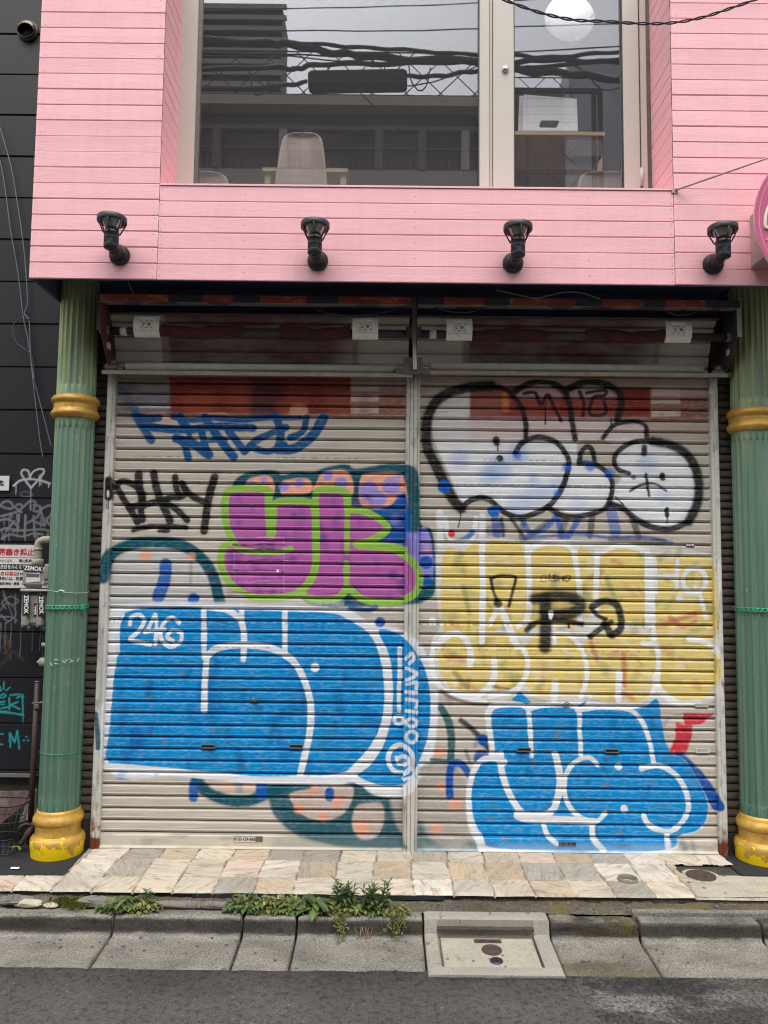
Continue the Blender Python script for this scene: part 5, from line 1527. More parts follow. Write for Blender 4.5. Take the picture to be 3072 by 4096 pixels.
# loose cables on the dark wall
def cable(name, pts, r, m, label, Y, cat='cable', n=8):
    q = [P(x, y, Y if not isinstance(Y, (list, tuple)) else Y[i]) for i, (x, y) in enumerate(pts)]
    b = MB(); b.tube(sp3(q, 8), r, 7); o = b.build(name, m); return tag(o, label, cat)
cable('cable', [(-10, 480), (10, 545), (45, 670), (66, 790), (86, 920), (100, 1040), (110, 1200), (98, 1255), (116, 1282), (122, 1400), (130, 1480), (152, 1580), (178, 1680), (206, 1790)], .0028, MAT['cable_grey'], 'pale cable hanging down the dark wall nearest the pink cladding', YN - .02)
cable('cable', [(-20, 560), (8, 680), (24, 780), (42, 920), (60, 1020), (76, 1120), (92, 1260), (108, 1340), (122, 1430), (134, 1540), (148, 1660), (160, 1760), (172, 1830)], .0026, MAT['cable_grey'], 'pale cable hanging down the dark wall outermost to the left', YN - .015)
cable('cable', [(116, 1278), (92, 1272), (64, 1286), (50, 1318), (66, 1370), (100, 1398), (126, 1422), (136, 1480), (140, 1560)], .0026, MAT['cable_dark_grey'], 'thin cable hanging in a loop on the dark wall beside the gold column ring', YN - .03)

# no-graffiti notice
YS = YN - .012
q0 = P(-40, 2178, YS); q1 = P(140, 2353, YS)
ns = thing('notice_sign', 'white notice with red Japanese writing forbidding graffiti on the dark wall', 'sign', ((q0.x + q1.x) / 2, YS, q1.z))
MB().box(q0.x, q1.x, YS, YS + .005, q1.z, q0.z).build('panel', MAT['sign_white'], ns)
LS = 440 / 1081
def at(x, y, Yp=YS - .0008): w = P(x * LS, 1800 + y * LS, Yp); return (w.x, Yp, w.z)
m_ = LN.m
text('落書き禁止', 70 * m_, at(-16, 1006), ns, MAT['red_print'], bold=.0012)
a0 = at(-90, 1052); a1 = at(340, 1060); MB().box(a0[0], a1[0], YS - .0008, YS - .0004, a1[2], a0[2]).build('rule', MAT['red_print'], ns)
text('낙서 금지', 30 * m_, at(0, 1090), ns, MAT['grey_print']); text('禁止乱涂画', 31 * m_, at(186, 1090), ns, MAT['black_print'], bold=.0004)
a0 = at(-90, 1120); a1 = at(340, 1182); MB().box(a0[0], a1[0], YS - .0008, YS - .0004, a1[2], a0[2]).build('black_band', MAT['black_print'], ns)
text('渋谷をみんなでつくる', 46 * m_, at(0, 1150, YS - .0014), ns, MAT['white_print'], bold=.0002, sx=.78)
text('書きは禁止', 42 * m_, at(-38, 1216), ns, MAT['red_print'], bold=.0006); text('されて', 34 * m_, at(160, 1218), ns, MAT['black_print'], bold=.0003)
text('場合には、処罰され', 38 * m_, at(-22, 1264), ns, MAT['black_print'], bold=.0003, sx=.92)
text('谷区/渋谷・原宿・代', 30 * m_, at(-6, 1314), ns, MAT['black_print'], bold=.0003, sx=.88)
# sticker on the wall
q0 = P(-8, 1903, YS); q1 = P(35, 1962, YS)
st = thing('wall_sticker', 'small white sticker with black letters high on the dark wall', 'sticker', ((q0.x + q1.x) / 2, YS, q1.z))
MB().box(q0.x, q1.x, YS, YS + .002, q1.z, q0.z).build('paper', MAT['sign_white'], st)
text('AE', 62 * m_, at(10, 325), st, MAT['black_print'], roll=R(-90), bold=.0014, align='CENTER', sx=.8)

# gas meter
YM = .02
def pm(x, y, Y=YM): return P(x * LS, 1800 + y * LS, Y)
gm = thing('gas_meter', 'grimy grey gas meter covered in stickers between dark wall and column', 'gas meter', (pm(330, 1750).x, YM + .05, pm(330, 1750).z))
a = pm(208, 1150); c = pm(480, 1362)
b = MB(); b.box(a.x, c.x, YM, YM + .10, c.z, a.z, .022); up = b.build('meter_head', MAT['meter_grey'], gm)
b = MB(); a2 = pm(194, 1362); c2 = pm(482, 1398); b.box(a2.x, c2.x, YM - .008, YM + .11, c2.z, a2.z - .001, .008); b.build('flange', MAT['meter_grey'], gm)
a3 = pm(202, 1399); c3 = pm(466, 1735)
b = MB(); b.box(a3.x, c3.x, YM + .012, YM + .10, c3.z, a3.z - .001, .02)
for x in (252, 400):
    p = pm(x, 1400); p2 = pm(x, 1740); b.box(p.x - .021, p.x + .021, YM - .004, YM + .02, p2.z, p.z - .004, .014)
    p3 = pm(x + 10, 1768); b.lathe([(.007, p3.z), (.009, p2.z + .004)], 12, (p3.x, YM + .02, 0))
b.build('meter_body', MAT['meter_grey'], gm)
b = MB(); pts = sp3([pm(500, 885, YM + .05), pm(440, 884, YM + .05), pm(392, 905, YM + .05), pm(376, 955, YM + .05), pm(374, 1085, YM + .05)], 8); b.tube(pts, .0205, 18)
b.build('elbow_pipe', MAT['pipe_beige'], gm)
b = MB(); z0 = pm(374, 1115).z; z1 = pm(374, 1072).z; xx = pm(372, 1100, YM + .05).x; b.lathe([(.026, z0 - .012), (.033, z0), (.033, z1 - .004), (.029, z1)], 6, (xx, YM + .05, 0)); b.build('pipe_nut', MAT['pipe_beige'], gm)
b = MB(); z2 = pm(374, 960).z; z3 = pm(374, 985).z; b.lathe([(.0225, z3), (.0225, z2)], 20, (pm(375, 960, YM + .05).x, YM + .05, 0)); b.build('pipe_collar', MAT['pipe_beige'], gm)
a = pm(440, 1120); c = pm(486, 1275); MB().box(a.x, c.x, YM - .01, YM + .05, c.z, a.z, .006).build('regulator', MAT['meter_grey'], gm)
def sticker(x, y, w, h, roll, txt, m1, m2, size, yy, sx=1.0, nm='sticker'):
    p = P(x * LS, 1800 + y * LS, yy)
    M = Matrix.Translation((p.x, yy, p.z)) @ Matrix.Rotation(-R(roll), 4, 'Y')
    o = MB().box(-w / 2, w / 2, 0, .0012, -h / 2, h / 2, 0, M).build(nm, m1, gm)
    if txt: text(txt, size, (p.x, yy - .0008, p.z), o, m2, roll=R(roll), bold=.0009, align='CENTER', sx=sx)
    return o
sticker(326, 1166, 180 * m_, 58 * m_, -4, 'ZEMOK', MAT['black_print'], MAT['white_print'], 58 * m_, YM - .0035, .86)
sticker(256, 1518, 200 * m_, 66 * m_, -88, 'ZEMOK', MAT['black_print'], MAT['white_print'], 58 * m_, YM - .0075, .86)
sticker(404, 1524, 205 * m_, 62 * m_, -86, 'ZEMOK', MAT['black_print'], MAT['white_print'], 56 * m_, YM - .0075, .86)
sticker(350, 1572, 122 * m_, 34 * m_, -87, '&asmaria', MAT['black_print'], MAT['white_print'], 26 * m_, YM + .0095, .9)
o = sticker(322, 1254, 132 * m_, 84 * m_, 6, '', MAT['sign_white'], None, 0, YM - .002)
p = P(322 * LS, 1800 + 1232 * LS, YM - .0028); MB().box(p.x - 62 * m_, p.x + 60 * m_, YM - .0030, YM - .0026, p.z - 16 * m_, p.z + 16 * m_).build('band', MAT['navy_inside'], o)
o = sticker(446, 1322, 60 * m_, 66 * m_, 0, '', MAT['sign_white'], None, 0, YM - .0035)
rr = random.Random(4)
for k in range(3):
    p = P((425 + 14 * k) * LS, 1800 + (1322 + rr.uniform(-14, 14)) * LS, YM - .0045)
    MB().tube(sp3([(p.x, YM - .0042, p.z + .012), (p.x + .008, YM - .0042, p.z + .004), (p.x - .003, YM - .0042, p.z - .004), (p.x + .006, YM - .0042, p.z - .013)], 5), .0016, 5).build('scribble', MAT['black_print'], o)
b = MB(); p = pm(316, 1326, YM - .002); text('RICHARD TATTOO', 20 * m_, (p.x - 58 * m_, YM - .0026, p.z), gm, MAT['grey_print'], sx=.8)
# taps poking out beside the column
for (x, y, r, lb) in ((438, 1915, .011, 'short beige pipe stub poking out beside the left column under the gas meter'), (408, 2082, .022, 'beige stopcock poking out beside the left column low down')):
    p = pm(x, y, .03); root = thing('pipe_stub' if r < .02 else 'stopcock', lb, 'pipe fitting', (p.x, .03, p.z))
    b = MB(); b.tube([(p.x - .006, .03, p.z), (p.x + .09, .03, p.z)], r, 16); 
    b.build('pipe', MAT['pipe_beige'], root)
    if r > .02: MB().box(p.x - .022, p.x - .006, .02, .04, p.z - .007, p.z + .007, .004).build('handle', MAT['pipe_beige'], root)
    else: MB().tube([(p.x - .012, .03, p.z), (p.x - .0065, .03, p.z)], r * 1.15, 14).build('cap', MAT['pipe_beige'], root)
# brown conduit with clamp
a = P(150, 2728, .06); c = P(150, 3300, .06)
cd_ = thing('conduit_pipe', 'dark brown upright pipe with a grey clamp behind the left column', 'pipe', (a.x, .06, -.03))
MB().tube([(a.x, .06, a.z), (a.x - .004, .06, -.03)], .0145, 14).build('pipe', MAT['brown_conduit'], cd_)
MB().tube([(a.x, .06, a.z), (a.x, .06, a.z + .004)], .0155, 14).build('rim', MAT['grey_steel'], cd_)
p = P(148, 2812, .05); b = MB(); b.tube([(p.x - .022, .045, p.z - .002), (p.x + .05, .045, p.z + .006)], .006, 8); b.box(p.x - .014, p.x + .014, .04, .078, p.z - .03, p.z - .006, .003); b.build('clamp', MAT['grey_steel'], cd_)

# straps and twine round the columns
def strap(cx, cy, z, r, label, tilt=0.0):
    root = thing('plastic_strap', label, 'strap', (cx, cy, z), 'green slotted straps round the columns')
    n = 240; rows = []; w = .0105
    zz = [-w, -w * .5, w * .5, w]
    V = np.array([[(cx + r * math.cos(2 * PI * k / n), cy + r * math.sin(2 * PI * k / n), z + dz + tilt * math.cos(2 * PI * k / n)) for k in range(n + 1)] for dz in zz])
    keep = np.ones((3, n), bool)
    for k in range(n):
        if k % 8 in (0, 1, 2, 3): keep[1, k] = False
    o = np_grid('band', V.reshape(-1, 3), 4, n + 1, MAT['strap_green'], root, keep=keep); so = o.modifiers.new('thickness', 'SOLIDIFY'); so.thickness = .003; so.offset = 1
    MB().box(cx + r * .92 - .004, cx + r * 1.0 + .006, cy - .06, cy - .045, z - .012, z + .012, .002).build('buckle', MAT['strap_green'], root)
zs1 = P(268, 2430, CY - .1).z; zs2 = P(3010, 2440, CY - .1).z
strap(CLX, CY, zs1, .1005, 'green slotted plastic strap round the left column', .002); strap(CRX, CY, zs2, .1005, 'green slotted plastic strap round the right column', -.001)
def twine(cx, z, dz, label, m, knot=None, r=.1005):
    root = thing('twine', label, 'twine', (cx, CY, z))
    n = 64
    MB().tube([(cx + r * math.cos(2 * PI * k / n), CY + r * math.sin(2 * PI * k / n), z + dz * math.cos(2 * PI * k / n) + .003 * math.sin(4 * PI * k / n)) for k in range(n + 1)], .0014, 5, False).build('cord', m, root)
    if knot:
        yk = CY - .104; p = P(*knot, yk); MB().tube(sp3([(p.x - .014, yk, p.z), (p.x - .004, yk - .002, p.z + .004), (p.x + .006, yk - .002, p.z + .002), (p.x + .014, yk, p.z - .003)], 5), [.003] * 16, 7).build('knot', MAT['white_print'], root)
twine(CLX, P(268, 2368, CY - .1).z, -.004, 'thin white twine tied round the left column above the strap', MAT['twine_white'], (246, 2364))
twine(CLX, P(240, 3019, CY - .1).z, .003, 'thin pale cord round the left column near its foot', MAT['strap_green'])
# scraps of tape
for k, (x, y, a) in enumerate(((500, 2108, 50), (555, 2062, 5), (555, 2100, 5), (620, 2080, 60), (640, 2075, -50), (685, 2070, 30), (685, 2085, -30), (730, 2072, -60))):
    p = P(x * LS, 1800 + y * LS, CY - .1); dx = p.x - CLX; yy = CY - math.sqrt(max(.1012 ** 2 - dx * dx, 1e-4))
    M = Matrix.Translation((p.x, yy, p.z)) @ Matrix.Rotation(math.asin(max(-.95, min(.95, dx / .102))), 4, 'Z') @ Matrix.Rotation(R(a), 4, 'Y')
    MB().box(-.010, .010, -.0015, .001, -.002, .002, 0, M).build('tape_scrap', MAT['twine_white'], colL)
# ------------------------------------------------------------------ ground
ZR = -0.142
def yz(px, py, Z): return P(px, py, Z=Z)
YT = yz(1536, 3571, -.004).y                 # front edge of the tiles
YKB = yz(1300, 3644, -.055).y                # back of the kerb
YKF = yz(1300, 3672, -.055).y
YKL = yz(1300, 3742, -.120).y                # foot of the kerb face
YG = yz(1300, 3886, -.135).y
YGB = yz(2000, 3908, -.133).y                 # gutter meets the road
print('YT %.3f YKB %.3f YKF %.3f YKL %.3f YG %.3f' % (YT, YKB, YKF, YKL, YG))
b = MB(); b.box(-150, 150, -200, YG - .02 + .4, ZR - .30, ZR - .012); o = b.build('ground', MAT['asphalt']); o['kind'] = 'structure'
# fresh asphalt with a slightly uneven edge against the gutter
def sheet(name, X, Y, Z, m):
    return np_grid(name, np.stack([X.ravel(), Y.ravel(), Z.ravel()], 1), X.shape[0], X.shape[1], m)
xs = np.linspace(-3.2, 3.2, 420)
qa = yz(2285, 3896, ZR); qb = yz(2432, 4096, ZR)
def xb(y): return qa.x + (qb.x - qa.x) * (y - qa.y) / (qb.y - qa.y)
ys_ = np.concatenate([np.linspace(-9, -3.2, 30), np.linspace(-3.15, YG - .06, 100), np.linspace(YG - .055, YG, 30)])
U, Yg = np.meshgrid(np.linspace(0, 1, 420), ys_)
XB = qa.x + (qb.x - qa.x) * (Yg - qa.y) / (qb.y - qa.y)
Xn = -3.4 + U * (XB + 3.4) + 0
edge = .016 * (fbm(Xn * 14, Yg * 0 + 3, 2, 4) - .5) * sstep(YG - .05, YG - .02, Yg) - (YG - YGB + .006) * sstep(YG - .05, YG - .001, Yg) * sstep(yz(1728, 3900, ZR).x - .01, yz(1728, 3900, ZR).x + .02, Xn)
Zn = ZR + .002 + .006 * (fbm(Xn * 1.3, Yg * 1.3, 5, 3) - .5) - .008 * (1 - sstep(0, .03, XB - Xn)) + .006 * sstep(YG - .10, YG, Yg)
o = sheet('road', Xn, Yg + edge + .004 * (Yg > YG - .002), Zn, MAT['asphalt']); o['kind'] = 'structure'
Xo = XB - .04 + U * (3.6 - XB)
Zo = ZR - .002 + .006 * (fbm(Xo * 4, Yg * 4, 15, 4) - .5)
o = sheet('old_road', Xo, Yg + .006 * (fbm(Xo * 12, Yg * 0, 9, 3) - .5) * (Yg > YG - .05) + .003 * (Yg > YG - .002), Zo, MAT['asphalt_old']); o['kind'] = 'structure'

# kerb blocks
prof = [(YKB, -.120), (YKB, -.058), (YKB - .004, -.055), (YKF + .014, -.0555), (YKF + .004, -.058), (YKF - .003, -.066), (YKL + .003, -.110), (YKL - .004, -.118), (YKL - .014, -.1215), (YKL - .03, -.123), (YG, -.135), (YG - .002, -.18)]
def rowpts(n_):
    p = spline(prof[:1] + prof[1:], 4); return p
def kx(q, y=3650): return yz(q, y, -.055).x
PR = np.array([np.array(prof[i]) + (np.array(prof[i + 1]) - np.array(prof[i])) * t / 6 for i in range(len(prof) - 1) for t in range(6)] + [np.array(prof[-1])])
def kerb(x0, x1, label, m, dz=0, rough=1.0, front=0.0, seed=0, dy=0, moss=False):
    g = .0055
    nx = max(4, int((x1 - x0) / .008)); xs = np.linspace(x0 + g, x1 - g, nx)
    X = np.repeat(xs[None, :], len(PR), 0); Y = np.repeat(PR[:, :1], nx, 1).copy(); Z = np.repeat(PR[:, 1:], nx, 1).copy()
    nz = fbm(X * 14 + seed, (Y + Z) * 14, 31 + seed, 4) - .5
    Z += nz * .007 * rough + dz; Y += (fbm(X * 10, Z * 30, 51 + seed, 4) - .5) * .010 * rough * (Z > -.12) + dy
    e = np.minimum(X - x0, x1 - X); Z -= .005 * np.exp(-(e - g) / .004)
    V = np.stack([X, Y, Z], -1)
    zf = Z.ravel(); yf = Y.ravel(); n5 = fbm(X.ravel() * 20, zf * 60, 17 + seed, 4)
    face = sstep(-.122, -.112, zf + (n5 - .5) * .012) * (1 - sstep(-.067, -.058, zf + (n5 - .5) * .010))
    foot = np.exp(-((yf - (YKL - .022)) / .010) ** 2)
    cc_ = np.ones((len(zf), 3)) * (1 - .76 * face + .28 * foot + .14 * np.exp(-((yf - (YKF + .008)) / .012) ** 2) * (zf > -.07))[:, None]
    if moss:
        g = sstep(.34, .55, fbm(X.ravel() * 9, (zf - yf) * 9, 3, 4)) * sstep(-.122, -.112, zf) ; lowp = sstep(.1, .3, fbm(X.ravel() * 4, yf * 9, 8, 3) + (x0 + .22 - X.ravel()) * 1.6) * (zf < -.118) * .8 * (yf < YG + .10)
        g = np.maximum(g, lowp * .7)
        cc_ = cc_ * (1 - g[:, None]) + np.array([.42, .36, .12]) * (.4 + .9 * n5)[:, None] * g[:, None]
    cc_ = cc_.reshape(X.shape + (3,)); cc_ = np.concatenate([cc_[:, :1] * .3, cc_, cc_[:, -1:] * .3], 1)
    # close the ends
    lo = V[:, :1].copy(); lo[..., 2] = -.19; hi = V[:, -1:].copy(); hi[..., 2] = -.19
    V = np.concatenate([lo, V, hi], 1)
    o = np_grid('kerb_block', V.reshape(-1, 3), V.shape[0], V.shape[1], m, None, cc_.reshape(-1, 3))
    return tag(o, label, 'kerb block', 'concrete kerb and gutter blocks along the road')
kb = [-3.2, kx(464), kx(978), kx(1192), kx(1692), kx(2183), kx(2531), kx(3004), 3.2]
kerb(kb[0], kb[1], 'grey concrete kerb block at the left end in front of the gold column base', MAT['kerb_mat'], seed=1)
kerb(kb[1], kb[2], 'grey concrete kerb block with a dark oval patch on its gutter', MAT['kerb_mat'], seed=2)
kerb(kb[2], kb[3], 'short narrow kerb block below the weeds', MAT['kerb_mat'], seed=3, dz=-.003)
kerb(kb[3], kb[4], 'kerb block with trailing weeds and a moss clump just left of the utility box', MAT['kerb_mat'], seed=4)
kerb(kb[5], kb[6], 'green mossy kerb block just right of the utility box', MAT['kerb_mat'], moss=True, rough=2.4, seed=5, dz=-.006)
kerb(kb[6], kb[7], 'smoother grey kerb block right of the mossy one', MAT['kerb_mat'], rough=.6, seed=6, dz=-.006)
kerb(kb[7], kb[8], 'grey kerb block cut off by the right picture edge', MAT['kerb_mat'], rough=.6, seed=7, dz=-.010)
# utility box
x0, x1 = kb[4], kb[5]
ub = thing('utility_box', 'pale concrete utility box set into the gutter with a square lid', 'utility box', ((x0 + x1) / 2, (YKB + YG) / 2, -.2))
PRB = [(YKB, -.120), (YKB, -.058), (YKB - .004, -.054), (YKF + .016, -.0545), (YKF, -.060), (YKL, -.112), (YKL - .010, -.1185), (YKL - .02, -.120), (YGB, -.131), (YGB - .002, -.18)]
PR0 = PR
PR = np.array([np.array(PRB[i]) + (np.array(PRB[i + 1]) - np.array(PRB[i])) * t / 6 for i in range(len(PRB) - 1) for t in range(6)] + [np.array(PRB[-1])])
PRF = PR.copy()
nx = 90; xs = np.linspace(x0 + .003, x1 - .003, nx)
lx0 = yz(1748, 3740, -.12).x; lx1 = yz(2134, 3750, -.12).x
ly1 = yz(1940, 3738, -.118).y - .006; ly0 = yz(1940, 3876, -.132).y
yy = np.unique(np.concatenate([PRF[:, 0], np.linspace(ly0, ly1, 12), [ly0 - .0005, ly1 + .0005]]))[::-1]
zt_ = np.interp(-yy, -PR[::-1][::-1][:, 0], PR[:, 1])
order = np.argsort(-PR[1:-1, 0], kind='stable'); zt_ = np.interp(-yy, -PR[1:-1, 0], PR[1:-1, 1])
xs = np.unique(np.concatenate([xs, [lx0, lx0 + .0004, lx1, lx1 - .0004]]))
X = np.repeat(xs[None, :], len(yy), 0); Y = np.repeat(yy[:, None], len(xs), 1); Z = np.repeat(zt_[:, None], len(xs), 1) + .004
ins = (X > lx0) & (X < lx1) & (Y > ly0) & (Y < ly1)
Z = Z - .030 * ins - .012 * np.exp(-np.minimum(X - x0, x1 - X) / .004)
V = np.stack([X, Y, Z], -1); lo = V[:, :1].copy(); lo[..., 2] = -.21; hi = V[:, -1:].copy(); hi[..., 2] = -.21; V = np.concatenate([lo, V, hi], 1)
fr = V[-1:].copy(); fr[..., 2] = -.21; V = np.concatenate([V, fr], 0)
np_grid('box_frame', V.reshape(-1, 3), V.shape[0], V.shape[1], MAT['concrete_smooth'], ub, smooth=False)
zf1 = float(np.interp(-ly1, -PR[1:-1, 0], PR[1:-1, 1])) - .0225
MB().box(lx0 + .001, lx1 - .001, ly1 - .030, ly1 - .001, zf1 - .004, zf1).build('gap_shade', MAT['concrete_dark'], ub)  # dark strip standing in for the shade in the gap behind the lid
b = MB(); zl = -.162
sl = (zt_[0] - zt_[-1]) * 0
def ztop(y): return float(np.interp(-y, -PR[1:-1, 0], PR[1:-1, 1])) + .001
ytl = ly1 - .026
b.prism([(lx0 + .012, ly0 + .009, ztop(ly0) - .001), (lx1 - .010, ly0 + .009, ztop(ly0) - .001), (lx1 - .010, ytl, ztop(ytl) - .001), (lx0 + .012, ytl, ztop(ytl) - .001)], (0, 0, -.024))
lid = b.build('lid', MAT['concrete_lid'], ub)
bv = lid.modifiers.new('bevel', 'BEVEL'); bv.width = .002; bv.segments = 2
sl = math.atan2(ztop(ytl) - ztop(ly0), ytl - ly0)
def onlid(q, y): w = yz(q, y, -.128); return w
w = onlid(1951, 3774); M = Matrix.Translation((w.x, w.y, ztop(w.y))) @ Matrix.Rotation(sl, 4, 'X')
pl = MB().box(-.056, .056, -.013, .013, -.001, .002, 0, M).build('name_plate', MAT['rust_cover'], lid)
for dx, s in ((-.022, 1), (.02, 1)):
    b = MB(); b.tube([M @ Vector((dx - .014, -.006, .0025)), M @ Vector((dx, .006, .0025)), M @ Vector((dx + .012, -.005, .0025))], .0014, 5); b.build('lettering', MAT['black_print'], pl)
    MB().tube([M @ Vector((dx - .010, -.002, .0025)), M @ Vector((dx + .008, -.001, .0025))], .0014, 5).build('lettering', MAT['black_print'], pl)
w = onlid(1967, 3806); M = Matrix.Translation((w.x, w.y, ztop(w.y))) @ Matrix.Rotation(sl, 4, 'X')
b = MB(); vs = []; b.lathe([(.041, -.002), (.041, .002), (.037, .0022), (.036, .0008), (.020, .0008), (.019, .002), (.004, .002)], 36); b.v = [tuple(M @ Vector(v)) for v in b.v]
b.build('emblem_disc', MAT['rust_cover'], lid)
w = onlid(1986, 3846); M = Matrix.Translation((w.x, w.y, ztop(w.y))) @ Matrix.Rotation(sl, 4, 'X')
b = MB(); b.lathe([(.026, -.001), (.026, .0012), (.004, .0012)], 28); b.v = [tuple(M @ Vector(v)) for v in b.v]
kh = b.build('key_cap', MAT['black_metal'], lid)
MB().box(-.006, .006, -.010, .010, .0012, .0022, 0, M).build('slot', MAT['black_print'], kh)

# verge between pavement and kerb
nx = 760; xs = np.linspace(-3.2, 3.2, nx); tt = np.linspace(0, 1, 26)
X, T = np.meshgrid(xs, tt)
Y = YT + .012 + (YKB + .004 - YT - .012) * T
hl = -.034 + .010 * (fbm(X * 3, T * 2, 81, 3) - .5)
Z = hl * (1 - T) + (-.060) * T + (fbm(X * 24, T * 3.5, 82, 4) - .5) * .020 * (1 - .6 * T)
o = np_grid('verge', np.stack([X, Y, Z], -1).reshape(-1, 3), 26, nx, MAT['ledge']); o['kind'] = 'structure'
# riser under the tile edge
X0, X1 = -3.2, 3.2
X, T = np.meshgrid(np.linspace(X0, X1, 500), np.linspace(0, 1, 12))
Y = YT + .014 + (fbm(X * 8, T * 3, 5, 4) - .5) * .012 - .012 * T * (X > .35); Z = -.012 - .05 * T
o = np_grid('step_riser', np.stack([X, Y, Z], -1).reshape(-1, 3), 12, 500, MAT['concrete_dark']); o['kind'] = 'structure'
# thin lower step on the right
xs0 = kx(2510, 3630)
b = MB(); b.box(xs0, 3.2, YKB + .001, YKB + .026, -.11, -.042, .006); o = b.build('low_step', MAT['concrete']); o['kind'] = 'structure'
b = MB(); xq0 = yz(1000, 3580, -.03).x; xq1 = yz(1775, 3600, -.03).x; b.box(xq0 - .25, xq1, YT + .000, YT + .006, -.034, -.016); o = b.build('edge_strip', MAT['black_metal']); tag(o, 'black metal edge strip under the front of the slate tiles', 'edge strip')

# cleft slate paving
rowY = [0.03] + [yz(1000, y, 0).y for y in (3391, 3437, 3504)] + [YT]
rowY[1] = yz(1000, 3437 - 0, 0).y
rowY = [0.03, yz(1150, 3440, 0).y, yz(1150, 3507, 0).y, YT]
xw = yz(545, 3560, 0).x - yz(300, 3560, 0).x
tx = [yz(199 + 163.2 * k, 3560, 0).x for k in range(-4, 18)]
tw = tx[6] - tx[5]
print('tile', tw, rowY)
step = .004
xs = np.arange(-2.95, 2.4, step); yys = np.arange(YT - .001, .012, step)
X, Y = np.meshgrid(xs, yys)
rws = np.searchsorted(np.array(rowY[::-1]), Y.ravel()) - 1; rws = np.clip(rws, 0, 2)      # 0 = front row
shift = np.array([0.0, .004, -.006])[rws] ; x_ = X.ravel() - tx[4] + shift + .0025 * np.sin(X.ravel() * 11 + Y.ravel() * 17) 
ci = np.floor(x_ / tw).astype(int); fx = x_ - ci * tw
yb_ = np.array(rowY[::-1]); fy = Y.ravel() - yb_[rws]; hy = yb_[rws + 1] - yb_[rws]
wob = (fbm(X.ravel() * 26, Y.ravel() * 26, 6, 4) - .5) * .016
ex = np.minimum(fx, tw - fx) + wob; ey = np.minimum(fy, hy - fy) + wob
ed = np.minimum(ex, np.where((rws == 0) & (fy < hy / 2), 1.0, ey))
idn = (rws * 131 + ci * 7)
rt = RNG.random((4000, 6)); R_ = rt[np.mod(idn + 500, 4000)]
gap = 1 - sstep(.0008, .0042, ed)
Zt = (R_[:, 0] - .5) * .002 + (fx / tw - .5) * (R_[:, 1] - .5) * .004 + (fbm(X.ravel() * 10 + R_[:, 2] * 9, Y.ravel() * 30, 44, 4) - .5) * .004
Zt -= .008 * gap + .010 * (1 - sstep(0, .008, Y.ravel() - YT + wob * .35))
Zt -= .004 * sstep(-.1, YT, Y.ravel()) 
pal = np.array([lin(c) for c in ((192, 180, 160), (176, 156, 130), (140, 136, 128), (206, 196, 182), (164, 142, 116), (196, 172, 156), (122, 120, 114), (200, 186, 164), (180, 172, 160), (212, 204, 192))])
cc = pal[(R_[:, 3] * 9.99).astype(int)] * (.92 + .14 * R_[:, 4])[:, None]
stain = sstep(.58, .75, fbm(X.ravel() * 5, Y.ravel() * 9, 99, 4)) * .35
cc = cc * (1 - stain[:, None]) + np.array(lin((120, 108, 92))) * stain[:, None]
cc = cc * (1 - gap[:, None]) + np.array(lin((70, 62, 52))) * gap[:, None]
ang = (R_[:, 5] - .5) * 1.6 + (R_[:, 2] > .55) * 1.4
lx = fx - tw / 2; ly = fy - hy / 2
tuv = np.stack([lx * np.cos(ang) - ly * np.sin(ang) + R_[:, 0] * 17, lx * np.sin(ang) + ly * np.cos(ang) + R_[:, 1] * 23, R_[:, 2] * 9], 1)
Xc = (X[:-1, :-1] + X[1:, 1:]) / 2; Yc = (Y[:-1, :-1] + Y[1:, 1:]) / 2
wv = (fbm(Xc * 22, Yc * 22, 71, 4) - .5) * .03
# left of the doorway only the front row goes on; on the right the tiles are broken off against the pad
la = yz(360, 3390, 0); lb = yz(199, 3562, 0)
xl = la.x + (lb.x - la.x) * (Yc - la.y) / (lb.y - la.y)
front = Yc < rowY[2] - .012 + wv * .3
keep = (Xc > xl + wv * .2) | front
ra, rb2 = yz(2890, 3462, 0), yz(2775, 3530, 0)
xr_ = np.where(Yc > rowY[1], yz(2934, 3462, 0).x + 0 * Yc, np.where(Yc > rowY[2], yz(2765, 3530, 0).x, yz(2790, 3575, 0).x))
keep &= Xc < xr_ + wv
# socket for the small pipe cap
pc = yz(2511, 3518, 0); keep &= ((Xc - pc.x) ** 2 + (Yc - pc.y) ** 2) > .043 ** 2
pvt = np_grid('pavement', np.stack([X.ravel(), Y.ravel(), Zt], 1), X.shape[0], X.shape[1], MAT['tiles'], None, cc, keep, True, {'tuv': tuv}); pvt['kind'] = 'structure'
# dark bed under the broken tiles, black mat by the column, concrete pad on the right
la = yz(360, 3390, 0)
b = MB(); b.box(la.x - .10, 1.80, YT + .016, .03, -.06, -.013); b.box(-3.2, la.x - .10, YT + .016, rowY[2] - .035, -.06, -.014); o = b.build('paving_bed', MAT['concrete_dark']); o['kind'] = 'structure'
X, Y = np.meshgrid(np.linspace(-3.2, -1.3, 240), np.linspace(rowY[2] - .04, .25, 120))
o = sheet('black_floor', X, Y, ZFL - .004 + .006 * (fbm(X * 6, Y * 6, 3, 3) - .5), MAT['rubber_mat']); o['kind'] = 'structure'
padx = yz(2770, 3540, 0).x
X, Y = np.meshgrid(np.linspace(padx - .02, 3.3, 200), np.linspace(YT + .004, -.256, 110))
Z = -.010 + .004 * (fbm(X * 5, Y * 5, 13, 3) - .5) - .014 * (1 - sstep(0, .02, Y - YT)) 
o = sheet('concrete_pad', X, Y, Z, MAT['concrete_pad']); o['kind'] = 'structure'
b = MB(); b.box(1.70, 3.3, -.262, .03, -.16, ZFR - .004); o = b.build('black_floor', MAT['rubber_mat']); o['kind'] = 'structure'
